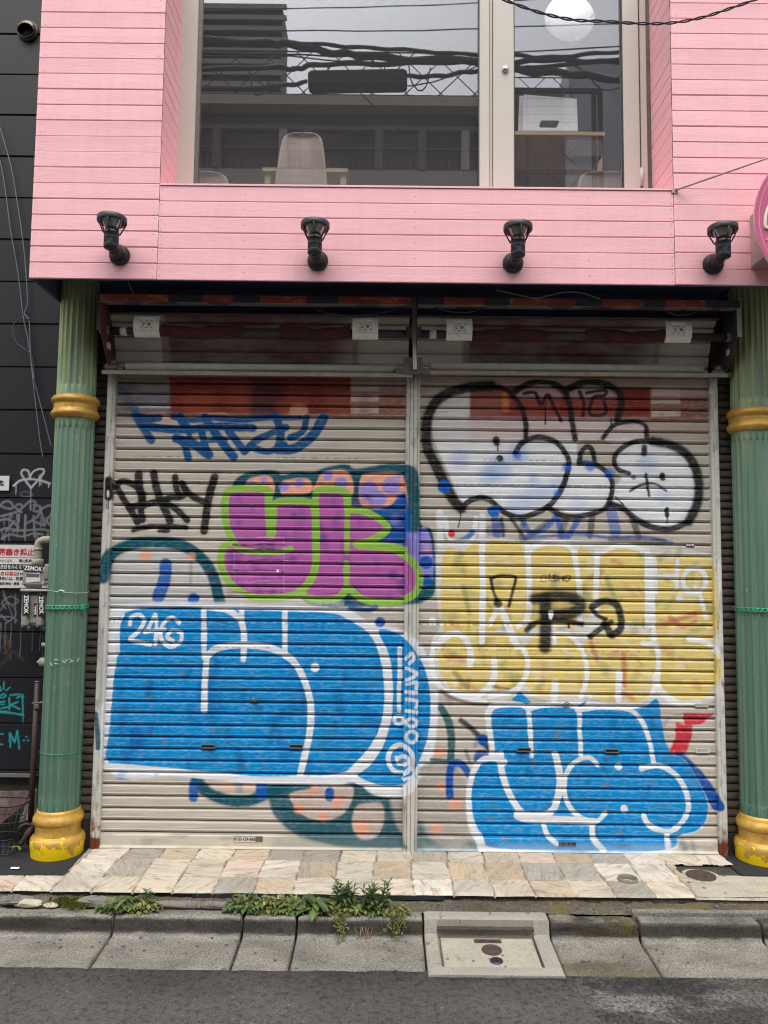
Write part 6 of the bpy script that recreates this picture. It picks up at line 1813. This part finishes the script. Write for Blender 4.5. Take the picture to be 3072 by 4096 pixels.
# round cap and rusty cover
pcp = thing('cleanout_cap', 'small round grey pipe cap sunk in a slate tile', 'pipe cap', (pc.x, pc.y, 0))
b = MB(); b.lathe([(.046, -.03), (.046, .006), (.044, .010), (.040, .010), (.037, .006), (.037, -.012)], 40, (pc.x, pc.y, 0), cap=False); b.build('rim', MAT['pvc_grey'], pcp)
b = MB(); b.lathe([(.036, -.016), (.036, -.012), (.034, -.011), (.002, -.011)], 36, (pc.x, pc.y, 0)); ins_ = b.build('plug', MAT['concrete_lid'], pcp)
b = MB(); M = Matrix.Translation((pc.x + .002, pc.y + .002, -.0105)) @ Matrix.Rotation(.4, 4, 'Z')
b.box(-.010, .010, -.010, .010, 0, .002, 0, M); b.build('square_key', MAT['rust_cover'], ins_)
rc = yz(2804, 3504, -.008)
rcv = thing('drain_cover', 'rusty brown round cover set in the pale concrete pad', 'drain cover', (rc.x, rc.y, -.01))
b = MB(); b.lathe([(.066, -.02), (.066, -.004), (.064, -.002), (.058, -.002), (.057, -.004), (.05, -.004), (.003, -.0035)], 44, (rc.x, rc.y, 0)); lidc = b.build('cover', MAT['rust_cover'], rcv)
for a in (0.3, 2.0, 3.6, 5.2):
    M = Matrix.Translation((rc.x, rc.y, -.004)) @ Matrix.Rotation(a, 4, 'Z'); MB().box(.012, .034, -.0018, .0018, 0, .0016, 0, M).build('raised_mark', MAT['rust_cover'], lidc)
b = MB(); b.lathe([(.085, -.02), (.082, -.006), (.070, -.005), (.068, -.02)], 30, (rc.x, rc.y, 0), cap=False, rfun=lambda r, h, a: r * (1 + .06 * math.sin(a * 3 + 1) * (r > .08))); b.build('mortar_ring', MAT['concrete_pad'], rcv)

# stones and scraps on the verge
def stone(px, py, Z, rx, ry, rz, label, m, seed, name='stone'):
    w = yz(px, py, Z); rr = random.Random(seed); b = MB(); rows = []
    for i in range(9):
        th = PI * i / 8; row = []
        for k in range(14):
            a = 2 * PI * k / 14
            q = 1 + .22 * math.sin(a * 3 + seed) * math.sin(th * 2 + seed) + rr.uniform(-.08, .08)
            row.append((w.x + rx * q * math.sin(th) * math.cos(a), w.y + ry * q * math.sin(th) * math.sin(a), Z + rz * (math.cos(th)) * (1 + rr.uniform(-.1, .1)) + rz * .6))
        rows.append(row)
    b.grid(rows, False, True); o = b.build(name, m); return tag(o, label, 'stone')
stone(118, 3622, -0.047, .062, .026, .016, 'pale angular stone lying on the verge left of the moss', MAT['stone'], 1)
stone(208, 3627, -0.050, .034, .018, .010, 'flat tan stone chip right of the pale angular stone', MAT['stone'], 2)
stone(62, 3608, -0.042, .07, .04, .014, 'grey concrete lump under the little metal plate', MAT['concrete_chunk'], 3)
stone(386, 3622, -0.050, .085, .032, .024, 'rounded grey concrete lump beside the left weed clump', MAT['concrete_chunk'], 4)
stone(700, 3628, -0.052, .14, .024, .016, 'long grey concrete lump between the two weed patches', MAT['concrete_chunk'], 6)
stone(880, 3630, -0.052, .10, .024, .015, 'grey concrete lump left of the wide weed patch', MAT['concrete_chunk'], 7)
stone(1500, 3630, -0.054, .05, .02, .012, 'grey concrete lump at the left end of the utility box', MAT['concrete_chunk'], 8)
w = yz(52, 3600, -.028); M = Matrix.Translation((w.x, w.y, -.025)) @ Matrix.Rotation(.2, 4, 'Z') @ Matrix.Rotation(.25, 4, 'X')
b = MB(); b.box(-.026, -.001, -.02, .02, 0, .010, .002, M); b.box(.001, .026, -.02, .02, 0, .010, .002, M); b.box(-.024, .024, -.018, .018, -.003, .001, 0, M)
o = b.build('metal_plate', MAT['lock_steel']); tag(o, 'small two-part metal plate lying on a concrete lump', 'metal plate')

# moss
b = MB(); rr = random.Random(31)
for k in range(900):
    t = rr.random(); px = 235 + 200 * t + rr.gauss(0, 18); py = 3600 + 14 * math.sin(t * 5) + rr.gauss(0, 9)
    w = yz(px, py, -.035); r = rr.uniform(.003, .008); a = rr.random() * 6
    b.add([(w.x - r * math.cos(a), w.y - r * math.sin(a), -.042), (w.x + r * math.cos(a), w.y + r * math.sin(a), -.042), (w.x + rr.uniform(-.003, .003), w.y, -.042 + r * 1.6 + .006)], [(0, 1, 2)])
o = b.build('moss', MAT['moss'], fix=False); tag(o, 'green moss cushion on the verge left of the weeds', 'moss', kind='stuff')
b = MB()
for k in range(500):
    a = rr.random() * 6.28; q = math.sqrt(rr.random()); px = 1290 + 30 * q * math.cos(a); py = 3774 + 11 * q * math.sin(a); w = yz(px, py, -.130); r = rr.uniform(.002, .006); a = rr.random() * 6
    b.add([(w.x - r * math.cos(a), w.y - r * math.sin(a), -.131), (w.x + r * math.cos(a), w.y + r * math.sin(a), -.131), (w.x + rr.uniform(-.003, .003), w.y, -.129 + r * 1.2)], [(0, 1, 2)])
o = b.build('moss', MAT['moss'], fix=False); tag(o, 'little round moss clump in the gutter', 'moss', kind='stuff')

# weeds
def leaf(b, base, d, L, w, droop, seg=6, lob=0.0):
    d = Vector(d).normalized(); side = d.cross(Vector((0, 0, 1)))
    if side.length < .05: side = Vector((1, 0, 0))
    side.normalize(); p = Vector(base); vs = []; cur = d.copy()
    for i in range(seg + 1):
        t = i / seg
        ww = w * (math.sin(PI * min(1, t * .92 + .06)) ** .8) * (1 + lob * (1 if i % 2 else -1))
        if i == seg: ww = .0005
        nrm = side.cross(cur).normalized()
        vs += [p - side * ww, p - nrm * ww * .25, p + side * ww]
        cur = (cur + Vector((0, 0, -droop / seg))).normalized(); p = p + cur * (L / seg)
    fs = []
    for i in range(seg):
        a = i * 3; fs += [(a, a + 1, a + 4, a + 3), (a + 1, a + 2, a + 5, a + 4)]
    b.add(vs, fs, True)


def weed(px, py, h, kind, label, seed, mt='leaf_a', spread=1.0, Z=-.050):
    w = yz(px, py, Z); rr = random.Random(seed)
    root = thing('weed', label, 'weed', (w.x, w.y, Z), 'weeds growing along the kerb')
    b = MB(); st = MB()
    if kind == 'upright':
        for s in range(max(2, int(4 * spread))):
            bx = Vector((w.x + rr.uniform(-.02, .02) * spread, w.y + rr.uniform(-.012, .012), Z)); lean = Vector((rr.uniform(-.22, .22), rr.uniform(-.2, .05), 1)).normalized()
            hh = h * rr.uniform(.6, 1.0); top = bx + lean * hh
            st.tube([bx, bx + lean * hh * .5, top], [.0026, .002, .001], 5)
            n = int(13 + hh * 90)
            for k in range(n):
                t = (k + 1) / n; a = k * 2.4 + rr.uniform(-.3, .3); p = bx + lean * hh * t
                el = .25 + .9 * t
                leaf(b, p, (math.cos(a), math.sin(a), el), (.062 - .034 * t) * rr.uniform(.75, 1.15), .0075 - .003 * t, 1.3 - .7 * t)
    elif kind == 'bushy':
        for k in range(int(75 * spread)):
            a = rr.random() * 6.28; q = math.sqrt(rr.random()); bx = Vector((w.x + .062 * spread * q * math.cos(a), w.y + .022 * q * math.sin(a), Z + rr.uniform(0, h * .75) * (1 - .55 * q)))
            leaf(b, bx, (math.cos(a) + rr.uniform(-.6, .6), math.sin(a) - .5, rr.uniform(.1, 1.1)), rr.uniform(.018, .040), rr.uniform(.005, .010), 1.2, 5, .22)
        for k in range(8):
            a = rr.random() * 6.28; st.tube([(w.x + rr.uniform(-.03, .03), w.y, Z), (w.x + .05 * math.cos(a), w.y + .015 * math.sin(a), Z + h * .7)], .0013, 4)
    elif kind == 'trailing':
        for k in range(int(60 * spread)):
            x = w.x + rr.uniform(-.06, .06) * spread; L = rr.uniform(.03, .12); y = YKF + rr.uniform(0, .02); p = Vector((x, y, -.050)); q = [p]
            for i in range(5): p = p + Vector((rr.uniform(-.012, .012), -.004 - L * .08, -L * .14 if p.y < YKF else .006)); q.append(p.copy())
            st.tube(q, .0009, 3)
            for c in q[1:]:
                for j in range(4): leaf(b, c, (rr.uniform(-1, 1), rr.uniform(-1, .2), rr.uniform(-.4, .9)), rr.uniform(.006, .013), .0028, .6, 3)
    elif kind == 'rosette':
        for k in range(int(16 * spread)):
            a = k * 2.4; leaf(b, (w.x + rr.uniform(-.006, .006), w.y, Z + rr.uniform(0, h * .5)), (math.cos(a), math.sin(a) - .3, rr.uniform(.3, 1.5)), rr.uniform(.05, .085) * h / .09, .012 * h / .09, 1.5, 7)
        st.tube([(w.x, w.y, Z), (w.x, w.y, Z + h * .5)], .003, 5)
    b.build('foliage', MAT[mt], root, fix=False)
    st.build('stem', MAT['stem'], root)


wl = [(470, 3640, .075, 'bushy', 'leafy weed clump under the left slate tiles, its left half', 1, 'leaf_a', .8), (560, 3638, .075, 'bushy', 'paler leafy weed clump just right of the leftmost one', 2, 'leaf_b', .8), (512, 3634, .085, 'rosette', 'broad leafed weed between the two left clumps', 3, 'leaf_a', .8),
      (596, 3630, .07, 'upright', 'small narrow leafed weed at the right end of the left clump', 21, 'leaf_a', .6),
      (975, 3640, .08, 'bushy', 'weed with toothed leaves at the left end of the wide patch', 4, 'leaf_a', .9), (985, 3630, .075, 'rosette', 'dark narrow leafed rosette at the left end of the wide patch', 5, 'leaf_a', .9), (1060, 3634, .08, 'bushy', 'yellowish weed clump in the left part of the wide patch', 6, 'leaf_b', 1.0),
      (1130, 3638, .07, 'bushy', 'low pale weed clump in the middle of the wide patch', 7, 'leaf_b', .9), (1190, 3640, .085, 'bushy', 'bushy green weed in the middle of the wide patch', 8, 'leaf_a', 1.0), (1262, 3646, .105, 'rosette', 'broad leafed plant with long oval leaves in the middle of the wide patch', 9, 'leaf_a', 1.2),
      (1300, 3642, .06, 'bushy', 'low pale weed right of the broad leafed plant', 10, 'leaf_b', .9), (1372, 3640, .135, 'upright', 'upright weed with narrow leaves left of the tallest one', 11, 'leaf_a', 1.5), (1420, 3646, .07, 'bushy', 'low yellowish weed between the two upright ones', 12, 'leaf_b', .9),
      (1502, 3650, .165, 'upright', 'tallest upright weed with narrow leaves at the right end of the patch', 13, 'leaf_a', 1.3), (1560, 3650, .06, 'bushy', 'wiry yellow green weed right of the tallest one', 14, 'leaf_b', .8),
      (1585, 3655, .05, 'trailing', 'trailing fine leafed weed hanging over the kerb by the tallest weed', 15, 'leaf_b', .55), (1360, 3655, .05, 'trailing', 'trailing fine leafed weed hanging over the kerb in the middle', 16, 'leaf_b', .6)]
for (x, y, h, k, lb, sd, mt, sp) in wl: weed(x, y, h * (.95 if k == 'upright' else 1.0), k, lb, sd, mt, sp * (1.5 if k == 'bushy' else .4 if k == 'trailing' else 1.35 if k == 'upright' else 1.0))
rr = random.Random(77)
for i in range(9):
    x = 985 + i * 66 + rr.uniform(-20, 20)
    weed(x, 3636 + rr.uniform(-3, 6), rr.uniform(.03, .05), 'bushy', 'low ragged seedling clump tucked between the taller weeds of the wide patch', 100 + i, 'leaf_b' if i % 2 else 'leaf_a', .7)
b = MB()
for k in range(46):
    p = yz(rr.choice((rr.uniform(940, 1640), rr.uniform(450, 620), rr.uniform(640, 900))), 3640, -.05); h = rr.uniform(.02, .07)
    b.tube([p, p + Vector((rr.uniform(-.015, .015), rr.uniform(-.02, .0), h * .6)), p + Vector((rr.uniform(-.03, .03), rr.uniform(-.04, .0), h))], [.0011, .0009, .0005], 4)
o = b.build('dead_stalks', MAT['dry_root']); tag(o, 'thin dead brown stalks among the weeds on the verge', 'stalks', kind='stuff')
b = MB()
for k in range(160):
    x = rr.uniform(30, 3000); y = rr.uniform(3575, 3655) if rr.random() < .6 else rr.uniform(3745, 3880)
    z = -.040 if y < 3660 else -.118 - .012 * (y - 3745) / 140; p = yz(x, y, z); r = rr.uniform(.002, .006)
    b.box(p.x - r, p.x + r, p.y - r * .7, p.y + r * .7, z - .003, z + r * .6, r * .3)
o = b.build('grit', MAT['concrete_chunk']); tag(o, 'loose grit scattered on the verge and in the gutter', 'grit', kind='stuff')
# dry roots
b = MB(); rr = random.Random(8)
for k in range(9):
    p = yz(1462 + rr.uniform(-22, 22), 3660, -.053); q = [p]
    for i in range(6): p = p + Vector((rr.uniform(-.01, .01), -.011, -.011)); q.append(p.copy())
    b.tube(sp3(q, 3), .0012, 4)
o = b.build('dry_roots', MAT['dry_root']); tag(o, 'tangle of dry brown roots hanging down the kerb under the tallest weed', 'roots', kind='stuff')

# clutter in the left corner
mk('rusty_sheet', (78, 52, 46), .8, 0, .4, 8, .3, dirt=.3, dirtcol=(150, 140, 132))
a, c, d, e = P(-40, 3330, -.0), P(118, 3180, .11), P(-40, 3175, .13), None
b = MB(); b.prism([P(-60, 3345, .02), P(96, 3220, .07), P(118, 3168, .10), P(-60, 3170, .12)], (0, .012, .004)); o = b.build('rusty_sheet', MAT['rusty_sheet']); tag(o, 'dark rusty sheet with flaking white paint leaning behind the wire basket', 'metal sheet')
b = MB(); b.prism([P(76, 3290, .05), P(142, 3272, .05), P(142, 3164, .11), P(122, 3160, .11)], (0, .02, .004)); o = b.build('concrete_slab', MAT['concrete_chunk']); tag(o, 'grey broken concrete slab leaning beside the brown pipe', 'slab')
b = MB(); q = [P(140, 3292, -.02), P(120, 3318, -.05), P(100, 3350, -.06), P(84, 3376, -.05)]; b.tube(sp3(q, 5), [.018, .017, .014, .012, .012, .013, .015, .016, .014, .013, .012, .012, .013, .014, .015, .012], 10)
b.tube(sp3([P(132, 3306, -.04), P(108, 3296, -.06), P(82, 3306, -.07), P(70, 3330, -.06)], 5), .007, 8)
o = b.build('rusty_fitting', MAT['rust_cover']); tag(o, 'rusty forked pipe fitting lying beside the gold column base', 'pipe fitting')
wb = thing('wire_basket', 'black wire basket lying in the left corner below the dark wall', 'basket', (P(20, 3440, -.15).x, -.1, ZFL))
zb_, zt_ = ZFL + .006, P(60, 3218, -.1).z
xr1 = P(86, 3240, -.12).x; cxb = xr1 - .17
def loop(z, rx, ry, yc, r): return MB().tube([(cxb + rx * (abs(math.cos(2 * PI * k / 40)) ** .6) * (1 if math.cos(2 * PI * k / 40) > 0 else -1), yc + ry * (abs(math.sin(2 * PI * k / 40)) ** .6) * (1 if math.sin(2 * PI * k / 40) > 0 else -1), z) for k in range(41)], r, 6, False)
loop(zt_, .17, .085, -.06, .0042).build('rim', MAT['wire_dark'], wb)
for t in (.35, .7): loop(zt_ + (zb_ - zt_) * t, .165 - .04 * t, .082 - .02 * t, -.06, .0022).build('hoop', MAT['wire_dark'], wb)
loop(zb_, .125, .06, -.06, .003).build('hoop', MAT['wire_dark'], wb)
for k in range(22):
    a = 2 * PI * k / 22; f = lambda v: (abs(v) ** .6) * (1 if v > 0 else -1); cx_, sx_ = f(math.cos(a)), f(math.sin(a))
    MB().tube([(cxb + .17 * cx_, -.06 + .085 * sx_, zt_), (cxb + .125 * cx_, -.06 + .06 * sx_, zb_)], .0017, 5).build('wire', MAT['wire_dark'], wb)
b = MB(); p = P(68, 3384, -.13); rr = random.Random(2)
for a in (-1.1, -.45, .25, .9, 1.6): leaf(b, p, (math.sin(a), -.4, math.cos(a) - .75), .030, .006, .5)
o = b.build('maple_leaf', MAT['leaf_new'], fix=False); tag(o, 'small green maple leaf seedling beside the wire basket', 'leaf')
p = yz(60, 3474, ZFL); b = MB(); M = Matrix.Translation((p.x, p.y, ZFL + .001)); b.box(-.02, .02, -.008, .008, 0, .003, .001, M); o = b.build('paper_scrap', MAT['paper']); tag(o, 'scrap of white litter on the black floor by the column', 'litter')

# ------------------------------------------------------------------ cables under the fascia and overhead
cable('loose_cable', [(1985, 1160), (2070, 1178), (2140, 1192), (2200, 1180), (2260, 1168), (2330, 1172), (2400, 1196)], .003, MAT['cable_grey'], 'grey wavy cable hanging under the fascia above the right shutter', -.24)
cable('loose_cable', [(1720, 1220), (1800, 1246), (1880, 1248), (1940, 1226), (2000, 1190), (2040, 1160)], .0032, MAT['cable_dark_grey'], 'dark sagging cable right of the central strut', -.19)
cable('loose_cable', [(2640, 1232), (2700, 1258), (2760, 1256), (2820, 1230), (2880, 1190), (2960, 1168)], .0028, MAT['cable_dark_grey'], 'dark sagging cable near the right end of the fascia', -.19)
cable('loose_cable', [(1240, 1222), (1300, 1250), (1420, 1262), (1560, 1244), (1660, 1208)], .0028, MAT['cable_dark_grey'], 'dark cable slung behind the front rail left of the central strut', -.17)
cable('loose_cable', [(510, 1120), (520, 1145), (534, 1172)], .0035, MAT['cable_grey'], 'short cable end hanging from the fascia at the left', -.26)
b1, b2 = [], []
q = sp3([P(x, y, -1.3) for x, y in ((1930, -40), (2050, 12), (2180, 56), (2300, 80), (2430, 86), (2560, 94), (2680, 92), (2800, 72), (2920, 34), (3040, -10), (3130, -60))], 12)
tw_ = thing('twisted_cable', 'thin black twisted cable sagging across the top right of the window', 'cable', q[40])
for s in (0, PI):
    MB().tube([v + Vector((0, .0035 * math.cos(i * .55 + s), .0035 * math.sin(i * .55 + s))) for i, v in enumerate(q)], .0028, 6).build('strand', MAT['cable_black'], tw_)

# ------------------------------------------------------------------ across the street, seen mirrored in the window
def rx(q, Y): return RP(q, 300, Y).x
def rzv(y, Y, q=1400): return RP(q, y, Y).z
Y1 = -9.6
ob = thing('opposite_shop_house', 'low shop house across the street with flat roof and pale awning', 'building', (0, Y1 - 2, ZR))
zr = rzv(398, Y1); zl_ = rzv(412, Y1); za = rzv(455, Y1)
xa_, xb_ = rx(760, Y1) - 6, rx(1985, Y1)
MB().box(xa_, xb_, Y1 - 5, Y1, ZR, zl_).build('wall', MAT['opp_dark'], ob)
MB().box(xa_ - .05, xb_ + .05, Y1 - 5, Y1 + .18, zl_, zr).build('roof', MAT['opp_dark'], ob)
MB().box(xa_, xb_, Y1 + .002, Y1 + .30, za, zl_ - .03).build('awning', MAT['opp_awning'], ob)
for q in (1000, 1300, 1600): 
    x = rx(q, Y1); MB().box(x - .35, x + .35, Y1 + .002, Y1 + .03, za - 1.4, za - .3).build('window', MAT['black_metal'], ob)
for y0, y1, m in ((512, 530, 'opp_shade'), (600, 606, 'opp_shade'), (690, 900, 'opp_slab')):
    MB().box(xa_, xb_, Y1 + .002, Y1 + .12, rzv(y1, Y1), rzv(y0, Y1)).build('ledge', MAT[m], ob)
for q in (880, 1140, 1235, 1520, 1690, 1860):
    x = rx(q, Y1); MB().box(x - .07, x + .07, Y1 + .002, Y1 + .16, rzv(690, Y1) + .01, rzv(535, Y1)).build('pilaster', MAT['opp_shade' if q % 3 else 'opp_slab'], ob)
# net of thin rope above its roof
def net(name, qx0, qx1, y0, y1, Y, label, sp_q=137):
    b = MB(); ztop, zbot = rzv(y0, Y), rzv(y1, Y); xa0, xa1 = rx(qx0, Y), rx(qx1, Y)
    if xa0 > xa1: xa0, xa1 = xa1, xa0
    sp = abs(rx(1000 + sp_q, Y) - rx(1000, Y)); H = ztop - zbot
    k = xa0 - H
    while k < xa1:
        for s in (1, -1):
            p0 = Vector((k if s > 0 else k + H, Y, zbot)); p1 = Vector((k + H if s > 0 else k, Y, ztop))
            lo, hi = 0, 1
            def tx_(t): return p0.x + (p1.x - p0.x) * t
            ts = [0, 1]
            for lim in (xa0, xa1):
                t = (lim - p0.x) / (p1.x - p0.x)
                if 0 < t < 1: ts.append(t)
            ts = sorted(ts)
            for t0, t1 in zip(ts[:-1], ts[1:]):
                m = tx_((t0 + t1) / 2)
                if xa0 <= m <= xa1: b.tube([p0 + (p1 - p0) * t0, p0 + (p1 - p0) * t1], .011, 4)
        k += sp
    for z in (ztop, zbot): b.tube([(xa0, Y, z), (xa1, Y, z)], .014, 5)
    o = b.build(name, MAT['cable_black']); return tag(o, label, 'net')
net('rope_net', 700, 1985, 205, 398, Y1 - .3, 'diamond rope net above the flat roof across the street')
Y2 = -15.0
wb2 = thing('pale_house', 'tall pale grey house across the street with a steel balcony', 'building', (rx(2300, Y2), Y2 - 3, ZR))
MB().box(rx(2045, Y2), rx(2276, Y2) - .02, Y2 - 6, Y2 - .5, ZR, rzv(300, Y2)).build('side_wing', MAT['opp_shade'], wb2)
MB().box(rx(2276, Y2), rx(2640, Y2) + 4, Y2 - 6, Y2, ZR, rzv(232, Y2)).build('wall', MAT['opp_wall'], wb2)
b = MB()
for q in (2105, 2375, 2400): x = rx(q, Y2 + 1); b.box(x - .05, x + .05, Y2 + .95, Y2 + 1.05, ZR, rzv(350, Y2 + 1))
for y in (352, 522, 678): z = rzv(y, Y2 + 1); b.box(rx(2058, Y2 + 1), rx(2400, Y2 + 1), Y2 + .96, Y2 + 1.04, z - .05, z + .05)
b.build('balcony', MAT['opp_dark'], wb2)
net('rope_net', 2045, 2300, 300, 800, Y2 + 1.4, 'diamond net in front of the pale house across the street')
Y3 = -170.0
ap = thing('apartment_block', 'tall apartment block far across the street with stacked balconies', 'building', (rx(900, Y3), Y3 - 4, ZR))
xe = rx(1140, Y3); xs_ = rx(760, Y3) - 20
fl = rzv(18, Y3) - rzv(62, Y3)
MB().box(min(xe, xs_), max(xe, xs_) - 1.2, Y3 - 12, Y3 - 1.6, ZR, rzv(8, Y3)).build('wall', MAT['opp_dark'], ap)
zz = rzv(18, Y3)
while zz > 40:
    b = MB(); b.box(min(xe, xs_), max(xe, xs_), Y3 - 1.59, Y3, zz - fl * .14, zz); b.box(min(xe, xs_), max(xe, xs_), Y3 - .12, Y3 - .001, zz - fl * .42, zz - fl * .14); b.build('balcony', MAT['opp_slab'], ap)
    zz -= fl
MB().box(min(xe, xs_), max(xe, xs_), Y3 - 1.5, Y3, ZR, zz).build('wall', MAT['opp_shade'], ap)
# street cables
def rcable(pts, r, label, Y=-6.6, m='cable_black'):
    q = sp3([RP(x, y, Y) for x, y in pts], 10); rr = random.Random(len(label) * 7 + len(pts))
    ph = rr.random() * 6
    q = [v + Vector((0, 0, r * .35 * math.sin(i * .9 + ph) + r * .25 * math.sin(i * .37 + ph * 2))) for i, v in enumerate(q)]
    b = MB(); b.tube(q, [r * rr.uniform(.88, 1.1) for v in q], 6); o = b.build('street_cable', MAT[m]); return tag(o, label, 'cable', 'overhead street cables')
C2 = lambda pts: [(1000 + x * .6173, y * .6173) for x, y in pts]
C3 = lambda pts: [(2000 + x * .6462, y * .6462) for x, y in pts]
rcable([(300, 120)] + C2([(0, 255), (250, 270), (620, 290), (1000, 318), (1480, 345)]) + C3([(90, 335), (380, 345), (760, 310)]) + [(2900, 180)], .028, 'thick bundled street cable uppermost of the dark ones mirrored in the window')
rcable([(300, 130)] + C2([(0, 262), (240, 282), (540, 330), (850, 368), (1480, 388)]) + C3([(90, 420), (400, 450), (760, 480)]) + [(2900, 330)], .05, 'thickest street cable crossing the window reflection from upper left to lower right')
rcable([(300, 300)] + C2([(0, 430), (280, 440), (420, 415), (900, 402), (1480, 392)]) + C3([(90, 375), (400, 365), (760, 375)]) + [(2900, 240)], .035, 'dark street cable running level through the middle of the reflection')
rcable([(300, 360)] + C2([(0, 560), (200, 545), (370, 525)]), .03, 'street cable entering the splice box from the left')
rcable(C2([(1020, 490), (1250, 480), (1480, 455)]) + C3([(90, 430), (300, 400)]) + [(2900, 200)], .03, 'street cable leaving the splice box to the right')
rcable([(300, 60)] + C2([(0, 52), (700, 38), (1480, 10)]) + [(2900, -60)], .008, 'thin high wire topmost in the window reflection', m='cable_dark_grey')
rcable([(300, 120)] + C2([(0, 190), (300, 190), (900, 192), (1480, 178)]) + C3([(90, 158), (760, 140)]) + [(2900, 80)], .009, 'thin high wire below the topmost one in the window reflection', m='cable_dark_grey')
rcable([(300, 200)] + C2([(0, 340), (300, 345), (700, 362), (900, 380)]), .012, 'thin wire meeting the thickest cable in the left of the reflection')
rcable([(300, 220)] + C2([(0, 355), (300, 360), (640, 385), (1480, 340)]) + [(2700, 170)], .010, 'thin slack wire crossing the cable bundle in the reflection')
rcable(C2([(1030, 410), (1040, 500), (1080, 570), (1120, 575), (1150, 530), (1170, 430)]), .010, 'cable loop hanging right of the splice box')
rcable(C2([(0, 470), (20, 590), (60, 605), (110, 560), (120, 480)]), .012, 'cable loop hanging left of the splice box')
rcable(C2([(690, 570), (780, 660), (900, 770), (1050, 900)]), .008, 'slack wire dropping from the splice box')
rcable(C3([(440, 385), (530, 440), (600, 520), (660, 552), (760, 535)]), .010, 'slack wire drooping in the reflection of the narrow pane')
rcable(C2([(1020, 550), (1200, 520), (1480, 420)]), .009, 'thin wire right of the splice box')
a = RP(1000 + 378 * .6173, 325, -6.6); c = RP(1000 + 1018 * .6173, 318, -6.6)
sb = thing('splice_box', 'long black cable splice box hanging among the street cables', 'splice box', ((a.x + c.x) / 2, -6.6, a.z))
hz = abs(RP(1400, 350, -6.6).z - RP(1400, 288, -6.6).z) / 2
M = Matrix.Translation(((a.x + c.x) / 2, -6.6, (a.z + c.z) / 2)) @ Matrix.Rotation(math.atan2(-(c.z - a.z), c.x - a.x), 4, 'Y')
L = (c - a).length / 2
MB().box(-L, L, -hz, hz, -hz, hz, .03, M).build('case', MAT['black_plastic'], sb)
for t in (-.6, .55): MB().tube([M @ Vector((L * t, 0, hz)), M @ Vector((L * t, 0, hz + .14))], .012, 6).build('hanger', MAT['cable_black'], sb)

# ------------------------------------------------------------------ light
w = bpy.data.worlds.new('World'); sc.world = w; w.use_nodes = True
nt = w.node_tree; nt.nodes.clear()
EL, AZ = R(61), R(24)
sky = nd(nt, 'ShaderNodeTexSky', sky_type='NISHITA', sun_disc=False)
sky.sun_elevation = EL; sky.sun_rotation = PI + AZ; sky.air_density = 1.0; sky.dust_density = 4.0; sky.ozone_density = 1.0; sky.sun_intensity = 1.0
hs = nd(nt, 'ShaderNodeHueSaturation', i_Saturation=.10); bg = nd(nt, 'ShaderNodeBackground', i_Strength=.15)
wo = nd(nt, 'ShaderNodeOutputWorld')
nt.links.new(sky.outputs[0], hs.inputs['Color']); nt.links.new(hs.outputs[0], bg.inputs['Color']); nt.links.new(bg.outputs[0], wo.inputs['Surface'])
sl_ = bpy.data.lights.new('sun', 'SUN'); sl_.energy = 1.2; sl_.angle = R(35); sl_.color = (1, .975, .94)
so_ = bpy.data.objects.new('sun', sl_); COL.objects.link(so_)
dirv = Vector((math.sin(AZ) * math.cos(EL), -math.cos(AZ) * math.cos(EL), math.sin(EL)))
so_.rotation_euler = dirv.to_track_quat('Z', 'Y').to_euler()
sc.view_settings.view_transform = 'Standard'; sc.view_settings.look = 'None'; sc.view_settings.exposure = EXPO; sc.view_settings.gamma = 1
sc.cycles.filter_width = 1.1; sc.cycles.max_bounces = 8; sc.cycles.transparent_max_bounces = 12
